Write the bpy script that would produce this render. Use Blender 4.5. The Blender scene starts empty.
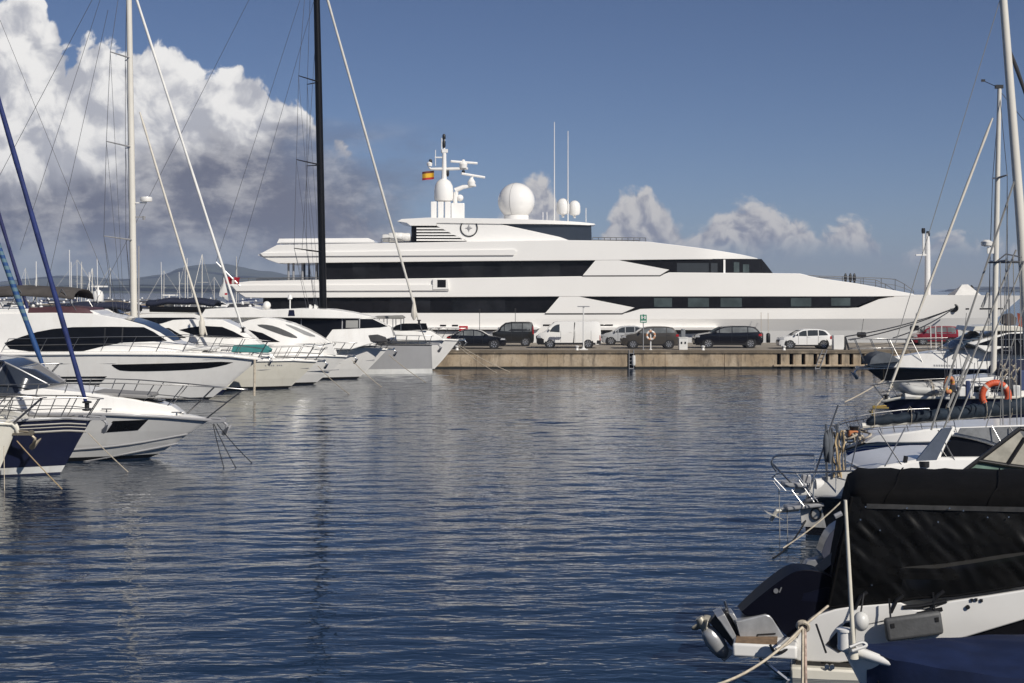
import bpy, math, random
import numpy as np
from math import sin, cos, pi, radians, sqrt
random.seed(7); RNG = np.random.RandomState(11)
SC = bpy.context.scene
COL = SC.collection
# ------------------------------------------------------------------ camera, sky, sun, exposure
F, CX, HZ, CH = 1500.0, 512.0, 289.0, 5.5       # focal length in px, picture centre, horizon row, camera height
cam = bpy.data.cameras.new('camera'); camo = bpy.data.objects.new('camera', cam); COL.objects.link(camo)
camo.location = (0, 0, CH); camo.rotation_euler = (radians(90), 0, 0)
cam.sensor_width = 36; cam.lens = F / 1024 * 36; cam.shift_y = (HZ - 341.5) / 1024
cam.clip_start = 0.5; cam.clip_end = 90000
SC.camera = camo
SUN_EL, SUN_AZ = radians(36), radians(142)       # azimuth from +Y towards +X: behind the camera, to the right
sd = (sin(SUN_AZ) * cos(SUN_EL), cos(SUN_AZ) * cos(SUN_EL), sin(SUN_EL))
sl = bpy.data.lights.new('sun', 'SUN'); slo = bpy.data.objects.new('sun', sl); COL.objects.link(slo)
sl.energy = 4.4; sl.angle = radians(0.5); sl.color = (1.0, 0.945, 0.86)
from mathutils import Vector
slo.rotation_euler = Vector(sd).to_track_quat('Z', 'Y').to_euler()
SC.view_settings.view_transform = 'Standard'; SC.view_settings.look = 'None'
SC.view_settings.exposure = 0.0; SC.view_settings.gamma = 1.0
SC.cycles.max_bounces = 6; SC.cycles.glossy_bounces = 3; SC.cycles.transmission_bounces = 4
SC.cycles.volume_bounces = 0; SC.cycles.caustics_reflective = False; SC.cycles.caustics_refractive = False
SC.cycles.sample_clamp_indirect = 4.0
SC.cycles.use_denoising = True

class E:
    """a node socket one can calculate with"""
    nt = None
    def __init__(s, k): s.k = k
    @staticmethod
    def m(op, *a, clamp=False):
        n = E.nt.nodes.new('ShaderNodeMath'); n.operation = op; n.use_clamp = clamp
        for i, v in enumerate(a):
            if isinstance(v, E): E.nt.links.new(v.k, n.inputs[i])
            else: n.inputs[i].default_value = v
        return E(n.outputs[0])
    def __add__(s, o): return E.m('ADD', s, o)
    def __radd__(s, o): return E.m('ADD', s, o)
    def __sub__(s, o): return E.m('SUBTRACT', s, o)
    def __rsub__(s, o): return E.m('SUBTRACT', o, s)
    def __mul__(s, o): return E.m('MULTIPLY', s, o)
    def __rmul__(s, o): return E.m('MULTIPLY', s, o)
    def __truediv__(s, o): return E.m('DIVIDE', s, o)
def emax(a, b): return E.m('MAXIMUM', a, b)
def emin(a, b): return E.m('MINIMUM', a, b)
def sstep(e, a, b, lo=0.0, hi=1.0):
    n = E.nt.nodes.new('ShaderNodeMapRange'); n.interpolation_type = 'SMOOTHSTEP'
    E.nt.links.new(e.k, n.inputs[0])
    n.inputs[1].default_value = a; n.inputs[2].default_value = b; n.inputs[3].default_value = lo; n.inputs[4].default_value = hi
    return E(n.outputs[0])
def vec(x, y, z=0.0):
    n = E.nt.nodes.new('ShaderNodeCombineXYZ')
    for i, v in enumerate((x, y, z)):
        if isinstance(v, E): E.nt.links.new(v.k, n.inputs[i])
        else: n.inputs[i].default_value = v
    return E(n.outputs[0])
FLAT = False
def noise(v, scale, detail=6, rough=0.55, dist=0.0):
    n = E.nt.nodes.new('ShaderNodeTexNoise'); n.noise_dimensions = '2D' if FLAT else '3D'; E.nt.links.new(v.k, n.inputs['Vector'])
    n.inputs['Scale'].default_value = scale; n.inputs['Detail'].default_value = detail
    n.inputs['Roughness'].default_value = rough; n.inputs['Distortion'].default_value = dist
    return E(n.outputs[0])
def puffs(v, scale, detail=3, rough=0.5):
    n = E.nt.nodes.new('ShaderNodeTexVoronoi'); n.feature = 'SMOOTH_F1'; n.voronoi_dimensions = '2D'; n.normalize = True
    E.nt.links.new(v.k, n.inputs['Vector'])
    n.inputs['Scale'].default_value = scale; n.inputs['Detail'].default_value = detail
    n.inputs['Roughness'].default_value = rough; n.inputs['Smoothness'].default_value = 0.35
    d = E(n.outputs['Distance']); return 1.0 - d * d * 1.6
def fcurve(e, pts, lo, hi):
    """curve through (x, y) points; y up to 4"""
    n = E.nt.nodes.new('ShaderNodeFloatCurve')
    c = n.mapping.curves[0]
    q = [((x - lo) / (hi - lo), y / 4.0) for x, y in pts]
    while len(c.points) < len(q): c.points.new(0.5, 0.5)
    for p, (x, y) in zip(c.points, q): p.location = (min(max(x, 0), 1), min(max(y, 0), 1)); p.handle_type = 'AUTO'
    n.mapping.update()
    E.nt.links.new(E.m('MULTIPLY_ADD', e, 1.0 / (hi - lo), -lo / (hi - lo), clamp=True).k, n.inputs['Value'])
    return E(n.outputs[0]) * 4.0
def mixc(f, a, b):
    n = E.nt.nodes.new('ShaderNodeMix'); n.data_type = 'RGBA'; n.clamp_factor = True
    if isinstance(f, E): E.nt.links.new(f.k, n.inputs[0])
    else: n.inputs[0].default_value = f
    for i, v in ((6, a), (7, b)):
        if isinstance(v, E): E.nt.links.new(v.k, n.inputs[i])
        else: n.inputs[i].default_value = (*v, 1) if len(v) == 3 else v
    return E(n.outputs[2])

def build_world():
    w = bpy.data.worlds.new('World'); SC.world = w; w.use_nodes = True
    nt = w.node_tree; nt.nodes.clear(); E.nt = nt
    out = nt.nodes.new('ShaderNodeOutputWorld')
    sky = nt.nodes.new('ShaderNodeTexSky'); sky.sky_type = 'NISHITA'; sky.sun_disc = False
    sky.sun_elevation = SUN_EL; sky.sun_rotation = SUN_AZ; sky.altitude = 0
    sky.air_density = 0.62; sky.dust_density = 0.12; sky.ozone_density = 4.5
    tc = nt.nodes.new('ShaderNodeTexCoord')
    sep = nt.nodes.new('ShaderNodeSeparateXYZ'); nt.links.new(tc.outputs['Generated'], sep.inputs[0])
    dx, dy, dz = (E(sep.outputs[i]) for i in range(3))
    az = E.m('ARCTAN2', dx, dy)                      # 0 straight ahead
    el = E.m('ARCTAN2', dz, E.m('SQRT', dx * dx + dy * dy))
    a = E.m('TANGENT', emax(emin(az, 1.2), -1.2)) * 15.0      # azimuth and elevation in units of about 3.8 degrees
    b = E.m('TANGENT', el) * 15.0
    ab = vec(a, b, 0.0)
    # warp + billows, sampled twice for relief towards the light
    wv = noise(ab, 1.3, 3, 0.5)
    wv2 = noise(vec(a + 31.0, b, 2.0), 1.3, 3, 0.5)
    a2 = a + (wv - 0.5) * 0.42; b2 = b + (wv2 - 0.5) * 0.42
    def bill(da, db):
        v = vec(a2 + da, b2 + db, 0.0)
        return puffs(v, 1.55, 3, 0.5) * 0.85 + noise(v, 5.0, 5, 0.55) * 0.30
    h0 = bill(0.0, 0.0); h1 = bill(0.13, 0.15)
    fine = noise(vec(a2 + 5.0, b2, 5.0), 9.0, 4, 0.65)
    P = lambda l: [((x - 512) / 100.0, max((289 - y) / 100.0, 0.0)) for x, y in l]
    streak = noise(vec(a * 0.7 + 13.0, b * 1.5, 3.0), 1.6, 6, 0.62, 0.0)
    env = fcurve(a, P([(-900, 230), (-700, 110), (-500, 60), (-300, 20), (-150, 60), (-60, 45), (0, 32), (30, 14), (55, 42), (75, 60), (95, 52), (120, 66), (150, 58), (185, 70), (210, 92), (228, 76), (243, 72), (262, 98), (290, 118), (325, 140), (355, 162), (385, 185), (415, 215), (450, 270), (480, 300), (1900, 300)]), -15, 14)
    dens = env + 0.16 - b + (h0 - 0.92) * 1.05 + (fine - 0.5) * 0.10
    big = sstep(dens, 0.0, 0.09) * sstep(-0.62 - a + (streak - 0.5) * 3.0 - 0.4 * emax(1.4 - b, 0.0), -1.0, 0.55)
    lit = sstep((h0 - h1) * 1.25 + (h0 - 0.92) * 0.35 + (fine - 0.5) * 0.10 + (b - 1.9) * 0.06, -0.24, 0.16)
    whiteline = fcurve(a, P([(-1000, 150), (-100, 120), (0, 178), (60, 185), (130, 172), (200, 150), (240, 130), (300, 124), (400, 130), (1900, 130)]), -15, 14)
    upper = sstep(b - whiteline + (wv - 0.5) * 0.9 + (h0 - 0.8) * 0.7, -0.34, 0.24)
    
    patch = sstep(streak + (fine - 0.5) * 0.12, 0.40, 0.72)
    dark = mixc(patch, (0.155, 0.165, 0.222), (0.46, 0.455, 0.475))
    whit = mixc(lit, (0.46, 0.47, 0.52), (0.92, 0.905, 0.885))
    ccol = mixc(upper, dark, whit)
    soft = sstep(dens, -0.25, 1.0); crisp = sstep(dens, 0.0, 0.09)
    big = (soft + (crisp - soft) * sstep(emax(upper, sstep(-2.3 - a, 0.0, 0.8)), 0.0, 0.55)) * sstep(-0.62 - a + (streak - 0.5) * 3.0 - 0.4 * emax(1.4 - b, 0.0), -1.0, 0.55)
    # soft grey deck reaching further right than the towers
    edge = (noise(vec(a * 0.6 + 47.0, b * 1.6, 9.0), 1.5, 4, 0.6) - 0.5)
    deck = sstep((-0.95 - a) * 0.5 + edge * 1.7, -0.3, 0.6) * sstep(b + edge * 0.5, 1.75, 1.45) * sstep(b + edge * 0.35, 0.05, 0.9)
    deck = deck * sstep(b, 0.0, 0.6, 0.55, 1.0)
    big = big * sstep(b, 0.05, 0.7, 0.35, 1.0)
    # low cumulus towers along the horizon
    def bill2(da, db):
        v = vec(a2 + da, b2 + db, 0.0); return puffs(v, 3.6, 2, 0.5) * 0.85 + noise(v, 9.0, 4, 0.55) * 0.30
    h2 = bill2(0.0, 0.0); h3 = bill2(0.06, 0.07)
    env2 = fcurve(a, P([(-900, 240), (-400, 255), (60, 260), (120, 238), (200, 262), (300, 225), (340, 218), (380, 232), (430, 262), (470, 245), (505, 216), (522, 188), (540, 174), (554, 186), (564, 250), (592, 250), (612, 206), (626, 192), (640, 188), (656, 194), (672, 218), (692, 240), (704, 222), (722, 212), (752, 204), (776, 210), (800, 222), (820, 240), (838, 226), (856, 222), (872, 230), (892, 265), (925, 240), (950, 236), (985, 250), (1030, 246), (1100, 220), (1200, 250), (1400, 200), (1600, 250), (1900, 235)]), -15, 14)
    d2 = env2 - b + (h2 - 0.80) * 0.42 + (fine - 0.5) * 0.2
    low = sstep(d2, -0.04, 0.12) * sstep(b + (wv - 0.5) * 0.3, 0.22, 0.52)
    lit2 = sstep((h2 - h3) * 0.9 + (b - env2 * 0.72) * 0.22 + (fine - 0.5) * 0.3, -0.2, 0.14)
    lcol = mixc(lit2, (0.27, 0.28, 0.345), (0.66, 0.635, 0.615))
    mm = nt.nodes.new('ShaderNodeMix'); mm.data_type = 'RGBA'; mm.blend_type = 'MULTIPLY'; mm.inputs[0].default_value = 1.0
    nt.links.new(sky.outputs[0], mm.inputs[6]); mm.inputs[7].default_value = (1.0, 0.91, 0.94, 1); sk = E(mm.outputs[2])
    def bg(c, st):
        n = nt.nodes.new('ShaderNodeBackground'); n.inputs[1].default_value = st
        nt.links.new(c.k, n.inputs[0]); return n.outputs[0]
    def mixs(f, s1, s2):
        n = nt.nodes.new('ShaderNodeMixShader'); nt.links.new(f.k, n.inputs[0]); nt.links.new(s1, n.inputs[1]); nt.links.new(s2, n.inputs[2]); return n.outputs[0]
    front = sstep(dy, 0.0, 0.12)
    c = mixs(deck * front * 0.62, bg(sk, 0.060), bg(dark, 1.0))
    c = mixs(low * front * 0.95, c, bg(lcol, 1.0))
    c = mixs(big * front, c, bg(ccol, 1.0))
    nt.links.new(c, out.inputs[0])
    w.cycles.sampling_method = 'MANUAL'; w.cycles.sample_map_resolution = 512
FLAT = True; build_world(); FLAT = False

# ------------------------------------------------------------------ helpers
def PT(px, py, Y): return ((px - CX) * Y / F, Y, CH - (py - HZ) * Y / F)

MATS = {}
def mat(name, col, rough=0.4, metal=0.0, var=0.06, vs=1.5, bump=0.0, bs=20.0, spec=0.5, coat=0.0, streak=0.0, alpha=1.0, trans=0.0, emit=None):
    if name in MATS: return MATS[name]
    m = bpy.data.materials.new(name); m.use_nodes = True; MATS[name] = m
    nt = m.node_tree; E.nt = nt
    p = nt.nodes['Principled BSDF']
    p.inputs['Roughness'].default_value = rough; p.inputs['Metallic'].default_value = metal
    p.inputs['Specular IOR Level'].default_value = spec; p.inputs['Coat Weight'].default_value = coat
    p.inputs['Alpha'].default_value = alpha; p.inputs['Transmission Weight'].default_value = trans
    tc = nt.nodes.new('ShaderNodeTexCoord'); ob = E(tc.outputs['Object'])
    n = noise(ob, vs, 5, 0.6)
    c = mixc(sstep(n, 0.3, 0.7), tuple(v * (1 - var) for v in col), tuple(min(v * (1 + var), 1) for v in col))
    if streak:
        sx = nt.nodes.new('ShaderNodeSeparateXYZ'); nt.links.new(ob.k, sx.inputs[0])
        s = noise(vec(E(sx.outputs[0]) * 3.0, E(sx.outputs[1]) * 3.0, E(sx.outputs[2]) * 0.35), 1.2, 5, 0.6)
        c = mixc(sstep(s, 0.5, 0.78) * streak, c, tuple(v * k for v, k in zip(col, (0.66, 0.6, 0.5))))
    nt.links.new(c.k, p.inputs['Base Color'])
    if bump:
        b = nt.nodes.new('ShaderNodeBump'); b.inputs['Strength'].default_value = bump; b.inputs['Distance'].default_value = 0.02
        nt.links.new(noise(ob, bs, 5, 0.6).k, b.inputs['Height']); nt.links.new(b.outputs[0], p.inputs['Normal'])
    if emit: p.inputs['Emission Color'].default_value = (*emit, 1); p.inputs['Emission Strength'].default_value = 1
    return m

M_white = lambda: mat('gelcoat_white', (0.80, 0.785, 0.75), 0.22, var=0.03, streak=0.16, coat=0.3)
M_cream = lambda: mat('gelcoat_cream', (0.72, 0.69, 0.60), 0.28, var=0.03, streak=0.22, coat=0.2)
M_yacht = lambda: mat('yacht_white', (0.83, 0.815, 0.785), 0.16, var=0.015, vs=0.2, coat=0.4)
M_glass = lambda: mat('smoked_glass', (0.006, 0.0065, 0.008), 0.06, var=0.2, spec=0.2)
M_band = lambda: mat('window_band', (0.010, 0.010, 0.012), 0.12, var=0.3, vs=0.6, spec=0.14)
M_grey = lambda: mat('grey_paint', (0.30, 0.30, 0.31), 0.3, var=0.05)
M_navy = lambda: mat('navy_gelcoat', (0.009, 0.012, 0.034), 0.42, var=0.1, spec=.2)
M_black = lambda: mat('black_plastic', (0.012, 0.012, 0.013), 0.45, var=0.15)
M_steel = lambda: mat('stainless', (0.55, 0.55, 0.55), 0.25, 1.0, var=0.05)
M_rail = lambda: mat('rail_steel', (0.30, 0.295, 0.29), 0.3, 0.9, var=0.05)
M_alu = lambda: mat('mast_cream', (0.70, 0.67, 0.60), 0.35, var=0.03)
M_wire = lambda: mat('rigging_wire', (0.16, 0.16, 0.17), 0.4, 0.6, var=0.05)
M_rope = lambda: mat('rope', (0.48, 0.42, 0.33), 0.85, var=0.2, vs=12)
M_bluecov = lambda: mat('blue_canvas', (0.012, 0.025, 0.12), 0.75, var=0.25, vs=3, bump=0.4, bs=14)
M_boot = lambda: mat('boot_white', (0.62, 0.62, 0.60), 0.4, var=0.1, streak=0.3)
M_anti = lambda: mat('bottom_paint', (0.018, 0.022, 0.05), 0.6, var=0.3)
M_rubber = lambda: mat('tyre_rubber', (0.014, 0.014, 0.014), 0.8, var=0.1)

class MB:
    def __init__(s): s.v = []; s.f = []; s.mi = []; s.m = 0
    def add(s, vs, fs):
        o = len(s.v); s.v += [tuple(map(float, p)) for p in vs]
        for f in fs: s.f.append([i + o for i in f]); s.mi.append(s.m)
        return s
    def box(s, c, d, rz=0, ry=0):
        x, y, z = (k / 2 for k in d); P = []
        for a in (-x, x):
            for b in (-y, y):
                for e in (-z, z):
                    q = (a * cos(ry) + e * sin(ry), b, -a * sin(ry) + e * cos(ry))
                    P.append((c[0] + q[0] * cos(rz) - q[1] * sin(rz), c[1] + q[0] * sin(rz) + q[1] * cos(rz), c[2] + q[2]))
        return s.add(P, [(0, 1, 3, 2), (4, 6, 7, 5), (0, 4, 5, 1), (2, 3, 7, 6), (0, 2, 6, 4), (1, 5, 7, 3)])
    def tube(s, pts, r, n=6):
        pts = [Vector(p) for p in pts]; k = len(pts)
        rr = [r] * k if not hasattr(r, '__len__') else (list(r) if len(r) == k else list(np.interp(np.linspace(0, 1, k), np.linspace(0, 1, len(r)), r)))
        V = []; up = None
        for i, p in enumerate(pts):
            d = (pts[min(i + 1, k - 1)] - pts[max(i - 1, 0)])
            if d.length < 1e-9: d = Vector((0, 0, 1))
            d.normalize()
            if up is None: up = Vector((0, 0, 1)) if abs(d.z) < 0.9 else Vector((1, 0, 0))
            a = d.cross(up)
            if a.length < 1e-4: a = d.cross(Vector((0.3, 1, 0.2)))
            a.normalize(); b = d.cross(a); up = -b if b.dot(up) < 0 else b
            for j in range(n):
                t = 2 * pi * j / n; V.append(p + (a * cos(t) + b * sin(t)) * rr[i])
        Fs = [(i * n + j, i * n + (j + 1) % n, (i + 1) * n + (j + 1) % n, (i + 1) * n + j) for i in range(k - 1) for j in range(n)]
        Fs += [tuple(range(n))[::-1], tuple((k - 1) * n + j for j in range(n))]
        return s.add(V, Fs)
    def lathe(s, prof, c=(0, 0, 0), n=20, axis='z', sx=1, sy=1, ring=False):
        V = []
        for r, h in prof:
            for j in range(n):
                t = 2 * pi * j / n; a, b = r * cos(t) * sx, r * sin(t) * sy
                q = (a, b, h) if axis == 'z' else ((a, h, b) if axis == 'y' else (h, a, b))
                V.append((c[0] + q[0], c[1] + q[1], c[2] + q[2]))
        k = len(prof)
        Fs = [(i * n + j, i * n + (j + 1) % n, (i + 1) * n + (j + 1) % n, (i + 1) * n + j) for i in range(k - 1) for j in range(n)]
        if ring: Fs += [((k - 1) * n + j, (k - 1) * n + (j + 1) % n, (j + 1) % n, j) for j in range(n)]
        else: Fs += [tuple(range(n))[::-1], tuple((k - 1) * n + j for j in range(n))]
        return s.add(V, Fs)
    def ball(s, c, r, n=16, m=10, sz=1.0, sx=1.0, sy=1.0):
        return s.lathe([(max(r * sin(pi * i / m), 1e-4), -r * sz * cos(pi * i / m)) for i in range(m + 1)], c, n, 'z', sx, sy)
    def grid(s, G, close=False):
        r, c = len(G), len(G[0]); V = [p for row in G for p in row]
        return s.add(V, [(i * c + j, i * c + j + 1, (i + 1) * c + j + 1, (i + 1) * c + j) for i in range(r - 1) for j in range(c - 1)])
    def band(s, poly, w, dx=0.6, nz=3, y0=None):
        """solid of x-monotone side outline poly (x,z), half width w(x,z); y0 centre line offset"""
        T, B = chains(poly); xs = stations(T, B, dx); R = []
        yc = 0.0 if y0 is None else y0
        for x in xs:
            zt, zb = np.interp(x, T[:, 0], T[:, 1]), np.interp(x, B[:, 0], B[:, 1])
            zz = [zb + (zt - zb) * k / nz for k in range(nz + 1)]
            R.append([(x, yc - w(x, z), z) for z in zz] + [(x, yc + w(x, z), z) for z in reversed(zz)])
        n = len(R[0]); V = [p for r in R for p in r]
        Fs = [(i * n + j, i * n + (j + 1) % n, (i + 1) * n + (j + 1) % n, (i + 1) * n + j) for i in range(len(R) - 1) for j in range(n)]
        for o, fl in ((0, 1), ((len(R) - 1) * n, 0)):
            for k in range(nz):
                q = (o + k, o + k + 1, o + n - 2 - k, o + n - 1 - k); Fs.append(q if fl else q[::-1])
        return s.add(V, Fs)
    def panel(s, poly, w, off=0.015, th=0.06, dx=0.5, nz=3, sides=(-1,)):
        T, B = chains(poly); xs = stations(T, B, dx)
        for sd_ in sides:
            G = []; H = []
            for x in xs:
                zt, zb = np.interp(x, T[:, 0], T[:, 1]), np.interp(x, B[:, 0], B[:, 1])
                zz = [zb + (zt - zb) * k / nz for k in range(nz + 1)]
                G.append([(x, sd_ * (w(x, z) + off), z) for z in zz]); H.append([(x, sd_ * (w(x, z) - th), z) for z in zz])
            s.grid(G)
            s.grid([[r[0] for r in G], [r[0] for r in H]]); s.grid([[r[-1] for r in G], [r[-1] for r in H]])
            s.grid([G[0], H[0]]); s.grid([G[-1], H[-1]])
        return s
    def build(s, name, m, parent=None, smooth=35, bevel=0, seg=2, loc=None, label=None):
        me = bpy.data.meshes.new(name); me.from_pydata(s.v, [], s.f)
        ms = m if isinstance(m, (list, tuple)) else [m]
        for k in ms: me.materials.append(k)
        if len(ms) > 1: me.polygons.foreach_set('material_index', s.mi)
        if smooth:
            me.polygons.foreach_set('use_smooth', [True] * len(me.polygons)); me.set_sharp_from_angle(angle=radians(smooth))
        import bmesh
        b = bmesh.new(); b.from_mesh(me); bmesh.ops.recalc_face_normals(b, faces=b.faces); b.to_mesh(me); b.free()
        me.update()
        o = bpy.data.objects.new(name, me); COL.objects.link(o)
        if parent is not None: o.parent = parent
        if loc: o.location = loc
        if bevel:
            md = o.modifiers.new('edge', 'BEVEL'); md.width = bevel; md.segments = seg; md.limit_method = 'ANGLE'; md.angle_limit = radians(40); md.harden_normals = False
        if label: o['label'] = label
        return o

def chains(poly):
    P = [(float(x), float(z)) for x, z in poly]; n = len(P)
    iL = min(range(n), key=lambda i: (P[i][0], P[i][1])); iR = max(range(n), key=lambda i: (P[i][0], -P[i][1]))
    a = []; i = iL
    while True:
        a.append(P[i])
        if i == iR: break
        i = (i + 1) % n
    b = []; i = iL
    while True:
        b.append(P[i])
        if i == iR: break
        i = (i - 1) % n
    def ev(c, x): return np.interp(x, [p[0] for p in c], [p[1] for p in c])
    xs = np.linspace(P[iL][0], P[iR][0], 23)[1:-1]
    if sum(ev(sorted(a), x) for x in xs) < sum(ev(sorted(b), x) for x in xs): a, b = b, a
    def clean(c, top):
        d = {}
        for x, z in c:
            k = round(x, 4)
            d[k] = z if k not in d else (max(d[k], z) if top else min(d[k], z))
        return np.array(sorted(d.items()))
    return clean(a, True), clean(b, False)
def stations(T, B, dx):
    base = sorted(set([round(float(v), 4) for v in T[:, 0]] + [round(float(v), 4) for v in B[:, 0]]))
    out = [base[0]]
    for a, b in zip(base, base[1:]):
        if b - a < 1e-4: continue
        k = max(1, int(math.ceil((b - a) / dx))); out += [a + (b - a) * j / k for j in range(1, k + 1)]
    return out
def rnd(poly, it=2):
    for _ in range(it):
        q = []
        for i in range(len(poly)):
            a, b = poly[i], poly[(i + 1) % len(poly)]
            q += [(a[0] * .75 + b[0] * .25, a[1] * .75 + b[1] * .25), (a[0] * .25 + b[0] * .75, a[1] * .25 + b[1] * .75)]
        poly = q
    return poly
def cat(pts, k=6):
    """smooth curve through 3D points"""
    P = [Vector(p) for p in pts]; P = [P[0] * 2 - P[1]] + P + [P[-1] * 2 - P[-2]]; out = []
    for i in range(1, len(P) - 2):
        for j in range(k):
            t = j / k; a, b, c, d = P[i - 1], P[i], P[i + 1], P[i + 2]
            out.append(0.5 * ((2 * b) + (c - a) * t + (2 * a - 5 * b + 4 * c - d) * t * t + (3 * b - a - 3 * c + d) * t ** 3))
    return out + [P[-2]]
def sag(a, b, s, k=10):
    a, b = Vector(a), Vector(b); return [a.lerp(b, i / k) - Vector((0, 0, s * 4 * (i / k) * (1 - i / k))) for i in range(k + 1)]

def split(o):
    """each loose piece of a mesh becomes a part of its own"""
    me = o.data; n = len(me.vertices); pa = list(range(n))
    def find(i):
        while pa[i] != i: pa[i] = pa[pa[i]]; i = pa[i]
        return i
    for e in me.edges:
        a, b = find(e.vertices[0]), find(e.vertices[1])
        if a != b: pa[a] = b
    groups = {}
    for p in me.polygons: groups.setdefault(find(p.vertices[0]), []).append(list(p.vertices))
    if len(groups) < 2: return o
    nm = o.name.split('.')[0]; par = o.parent; m = list(me.materials); co = [tuple(v.co) for v in me.vertices]
    bpy.data.objects.remove(o); out = None
    for fs in groups.values():
        ix = {}; b = MB()
        for f in fs:
            for i in f: ix.setdefault(i, len(ix))
        b.add([co[i] for i in ix], [[ix[i] for i in f] for f in fs]); out = b.build(nm, m[0], par, 60)
    return out
def tag(o, label=None, category=None, group=None, kind=None):
    if label: o['label'] = label
    if category: o['category'] = category
    if group: o['group'] = group
    if kind: o['kind'] = kind
    return o
def thing(name, label, category, loc=(0, 0, 0), rz=0, group=None):
    o = bpy.data.objects.new(name, None); COL.objects.link(o); o.empty_display_size = 0.3
    o.location = loc; o.rotation_euler = (0, 0, rz)
    return tag(o, label, category, group)
def copy_tree(o, parent=None):
    c = o.copy(); COL.objects.link(c); c.parent = parent
    for ch in list(o.children): copy_tree(ch, c)
    return c

# ------------------------------------------------------------------ setting: water, quay, hills
def water():
    def axis(lo, hi, st, a, b):
        c = list(np.arange(lo, hi, st)); s = st; x = lo; L = []
        while x > a: s *= 1.35; x -= s; L.append(max(x, a))
        s = st; x = c[-1]; R = []
        while x < b: s *= 1.35; x += s; R.append(min(x, b))
        return np.array(L[::-1] + c + R)
    xs = axis(-48, 44, 0.2, -30000, 30000); ys = axis(12, 105, 0.13, -3000, 60000)
    X, Y = np.meshgrid(xs, ys)
    Z = np.zeros_like(X)
    k = 96
    lam = np.exp(RNG.uniform(np.log(0.40), np.log(2.0), k)); th = RNG.normal(pi / 2 + 0.06, 0.38, k)
    ph = RNG.uniform(0, 2 * pi, k)
    for l, t, p in zip(lam, th, ph):
        amp = 0.00108 * l ** 0.80
        Z += amp * np.sin(2 * pi / l * (X * cos(t) + Y * sin(t)) + p)
    # calmer and rougher patches
    g = 0.85 + 0.22 * np.sin(X * 0.13 + 1.3 * np.sin(Y * 0.09)) * np.sin(Y * 0.16 + 0.8)
    fade = np.clip((48 - np.abs(X + 2)) / 6, 0, 1) * np.clip((104 - Y) / 6, 0.15, 1) * np.clip((Y - 12) / 2, 0, 1)
    fade[:, (xs < -47.9) | (xs > 43.7)] = 0; fade[(ys < 12) | (ys > 104.8), :] = 0
    Z = Z * g * fade
    V = np.stack([X, Y, Z], -1).reshape(-1, 3); nx = len(xs)
    idx = np.arange(len(V)).reshape(len(ys), nx)
    Fq = np.stack([idx[:-1, :-1], idx[:-1, 1:], idx[1:, 1:], idx[1:, :-1]], -1).reshape(-1, 4)
    me = bpy.data.meshes.new('water'); me.vertices.add(len(V)); me.vertices.foreach_set('co', V.ravel())
    me.loops.add(Fq.size); me.loops.foreach_set('vertex_index', Fq.ravel())
    me.polygons.add(len(Fq)); me.polygons.foreach_set('loop_start', np.arange(0, Fq.size, 4)); me.polygons.foreach_set('loop_total', np.full(len(Fq), 4))
    me.polygons.foreach_set('use_smooth', np.ones(len(Fq), bool)); me.update(); me.validate()
    m = bpy.data.materials.new('sea_water'); m.use_nodes = True; nt = m.node_tree; E.nt = nt
    p = nt.nodes['Principled BSDF']; p.inputs['Roughness'].default_value = 0.06; p.inputs['IOR'].default_value = 1.33
    tc = nt.nodes.new('ShaderNodeTexCoord'); sp = nt.nodes.new('ShaderNodeSeparateXYZ'); nt.links.new(tc.outputs['Object'], sp.inputs[0])
    x, y = E(sp.outputs[0]), E(sp.outputs[1])
    big = noise(vec(x * 0.05, y * 0.09, 0.0), 1.0, 3, 0.5)
    c = mixc(sstep(big, 0.35, 0.65), (0.006, 0.018, 0.040), (0.009, 0.024, 0.050))
    nt.links.new(c.k, p.inputs['Base Color'])
    global FLAT; FLAT = True
    n1 = noise(vec(x * 0.34, y, 0.0), 1.7, 2, 0.5, 0.2); n2 = noise(vec(x * 0.42 + 7.0, y, 7.0), 4.6, 2, 0.5, 0.3); FLAT = False
    hgt = n1 * 0.020 + n2 * 0.014 * sstep(big, 0.3, 0.62, 0.7, 1.25)
    b = nt.nodes.new('ShaderNodeBump'); b.inputs['Strength'].default_value = 1.0; b.inputs['Distance'].default_value = 1.0
    nt.links.new(hgt.k, b.inputs['Height']); nt.links.new(b.outputs[0], p.inputs['Normal'])
    me.materials.append(m)
    o = bpy.data.objects.new('water', me); COL.objects.link(o); o['kind'] = 'structure'
water()

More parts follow.
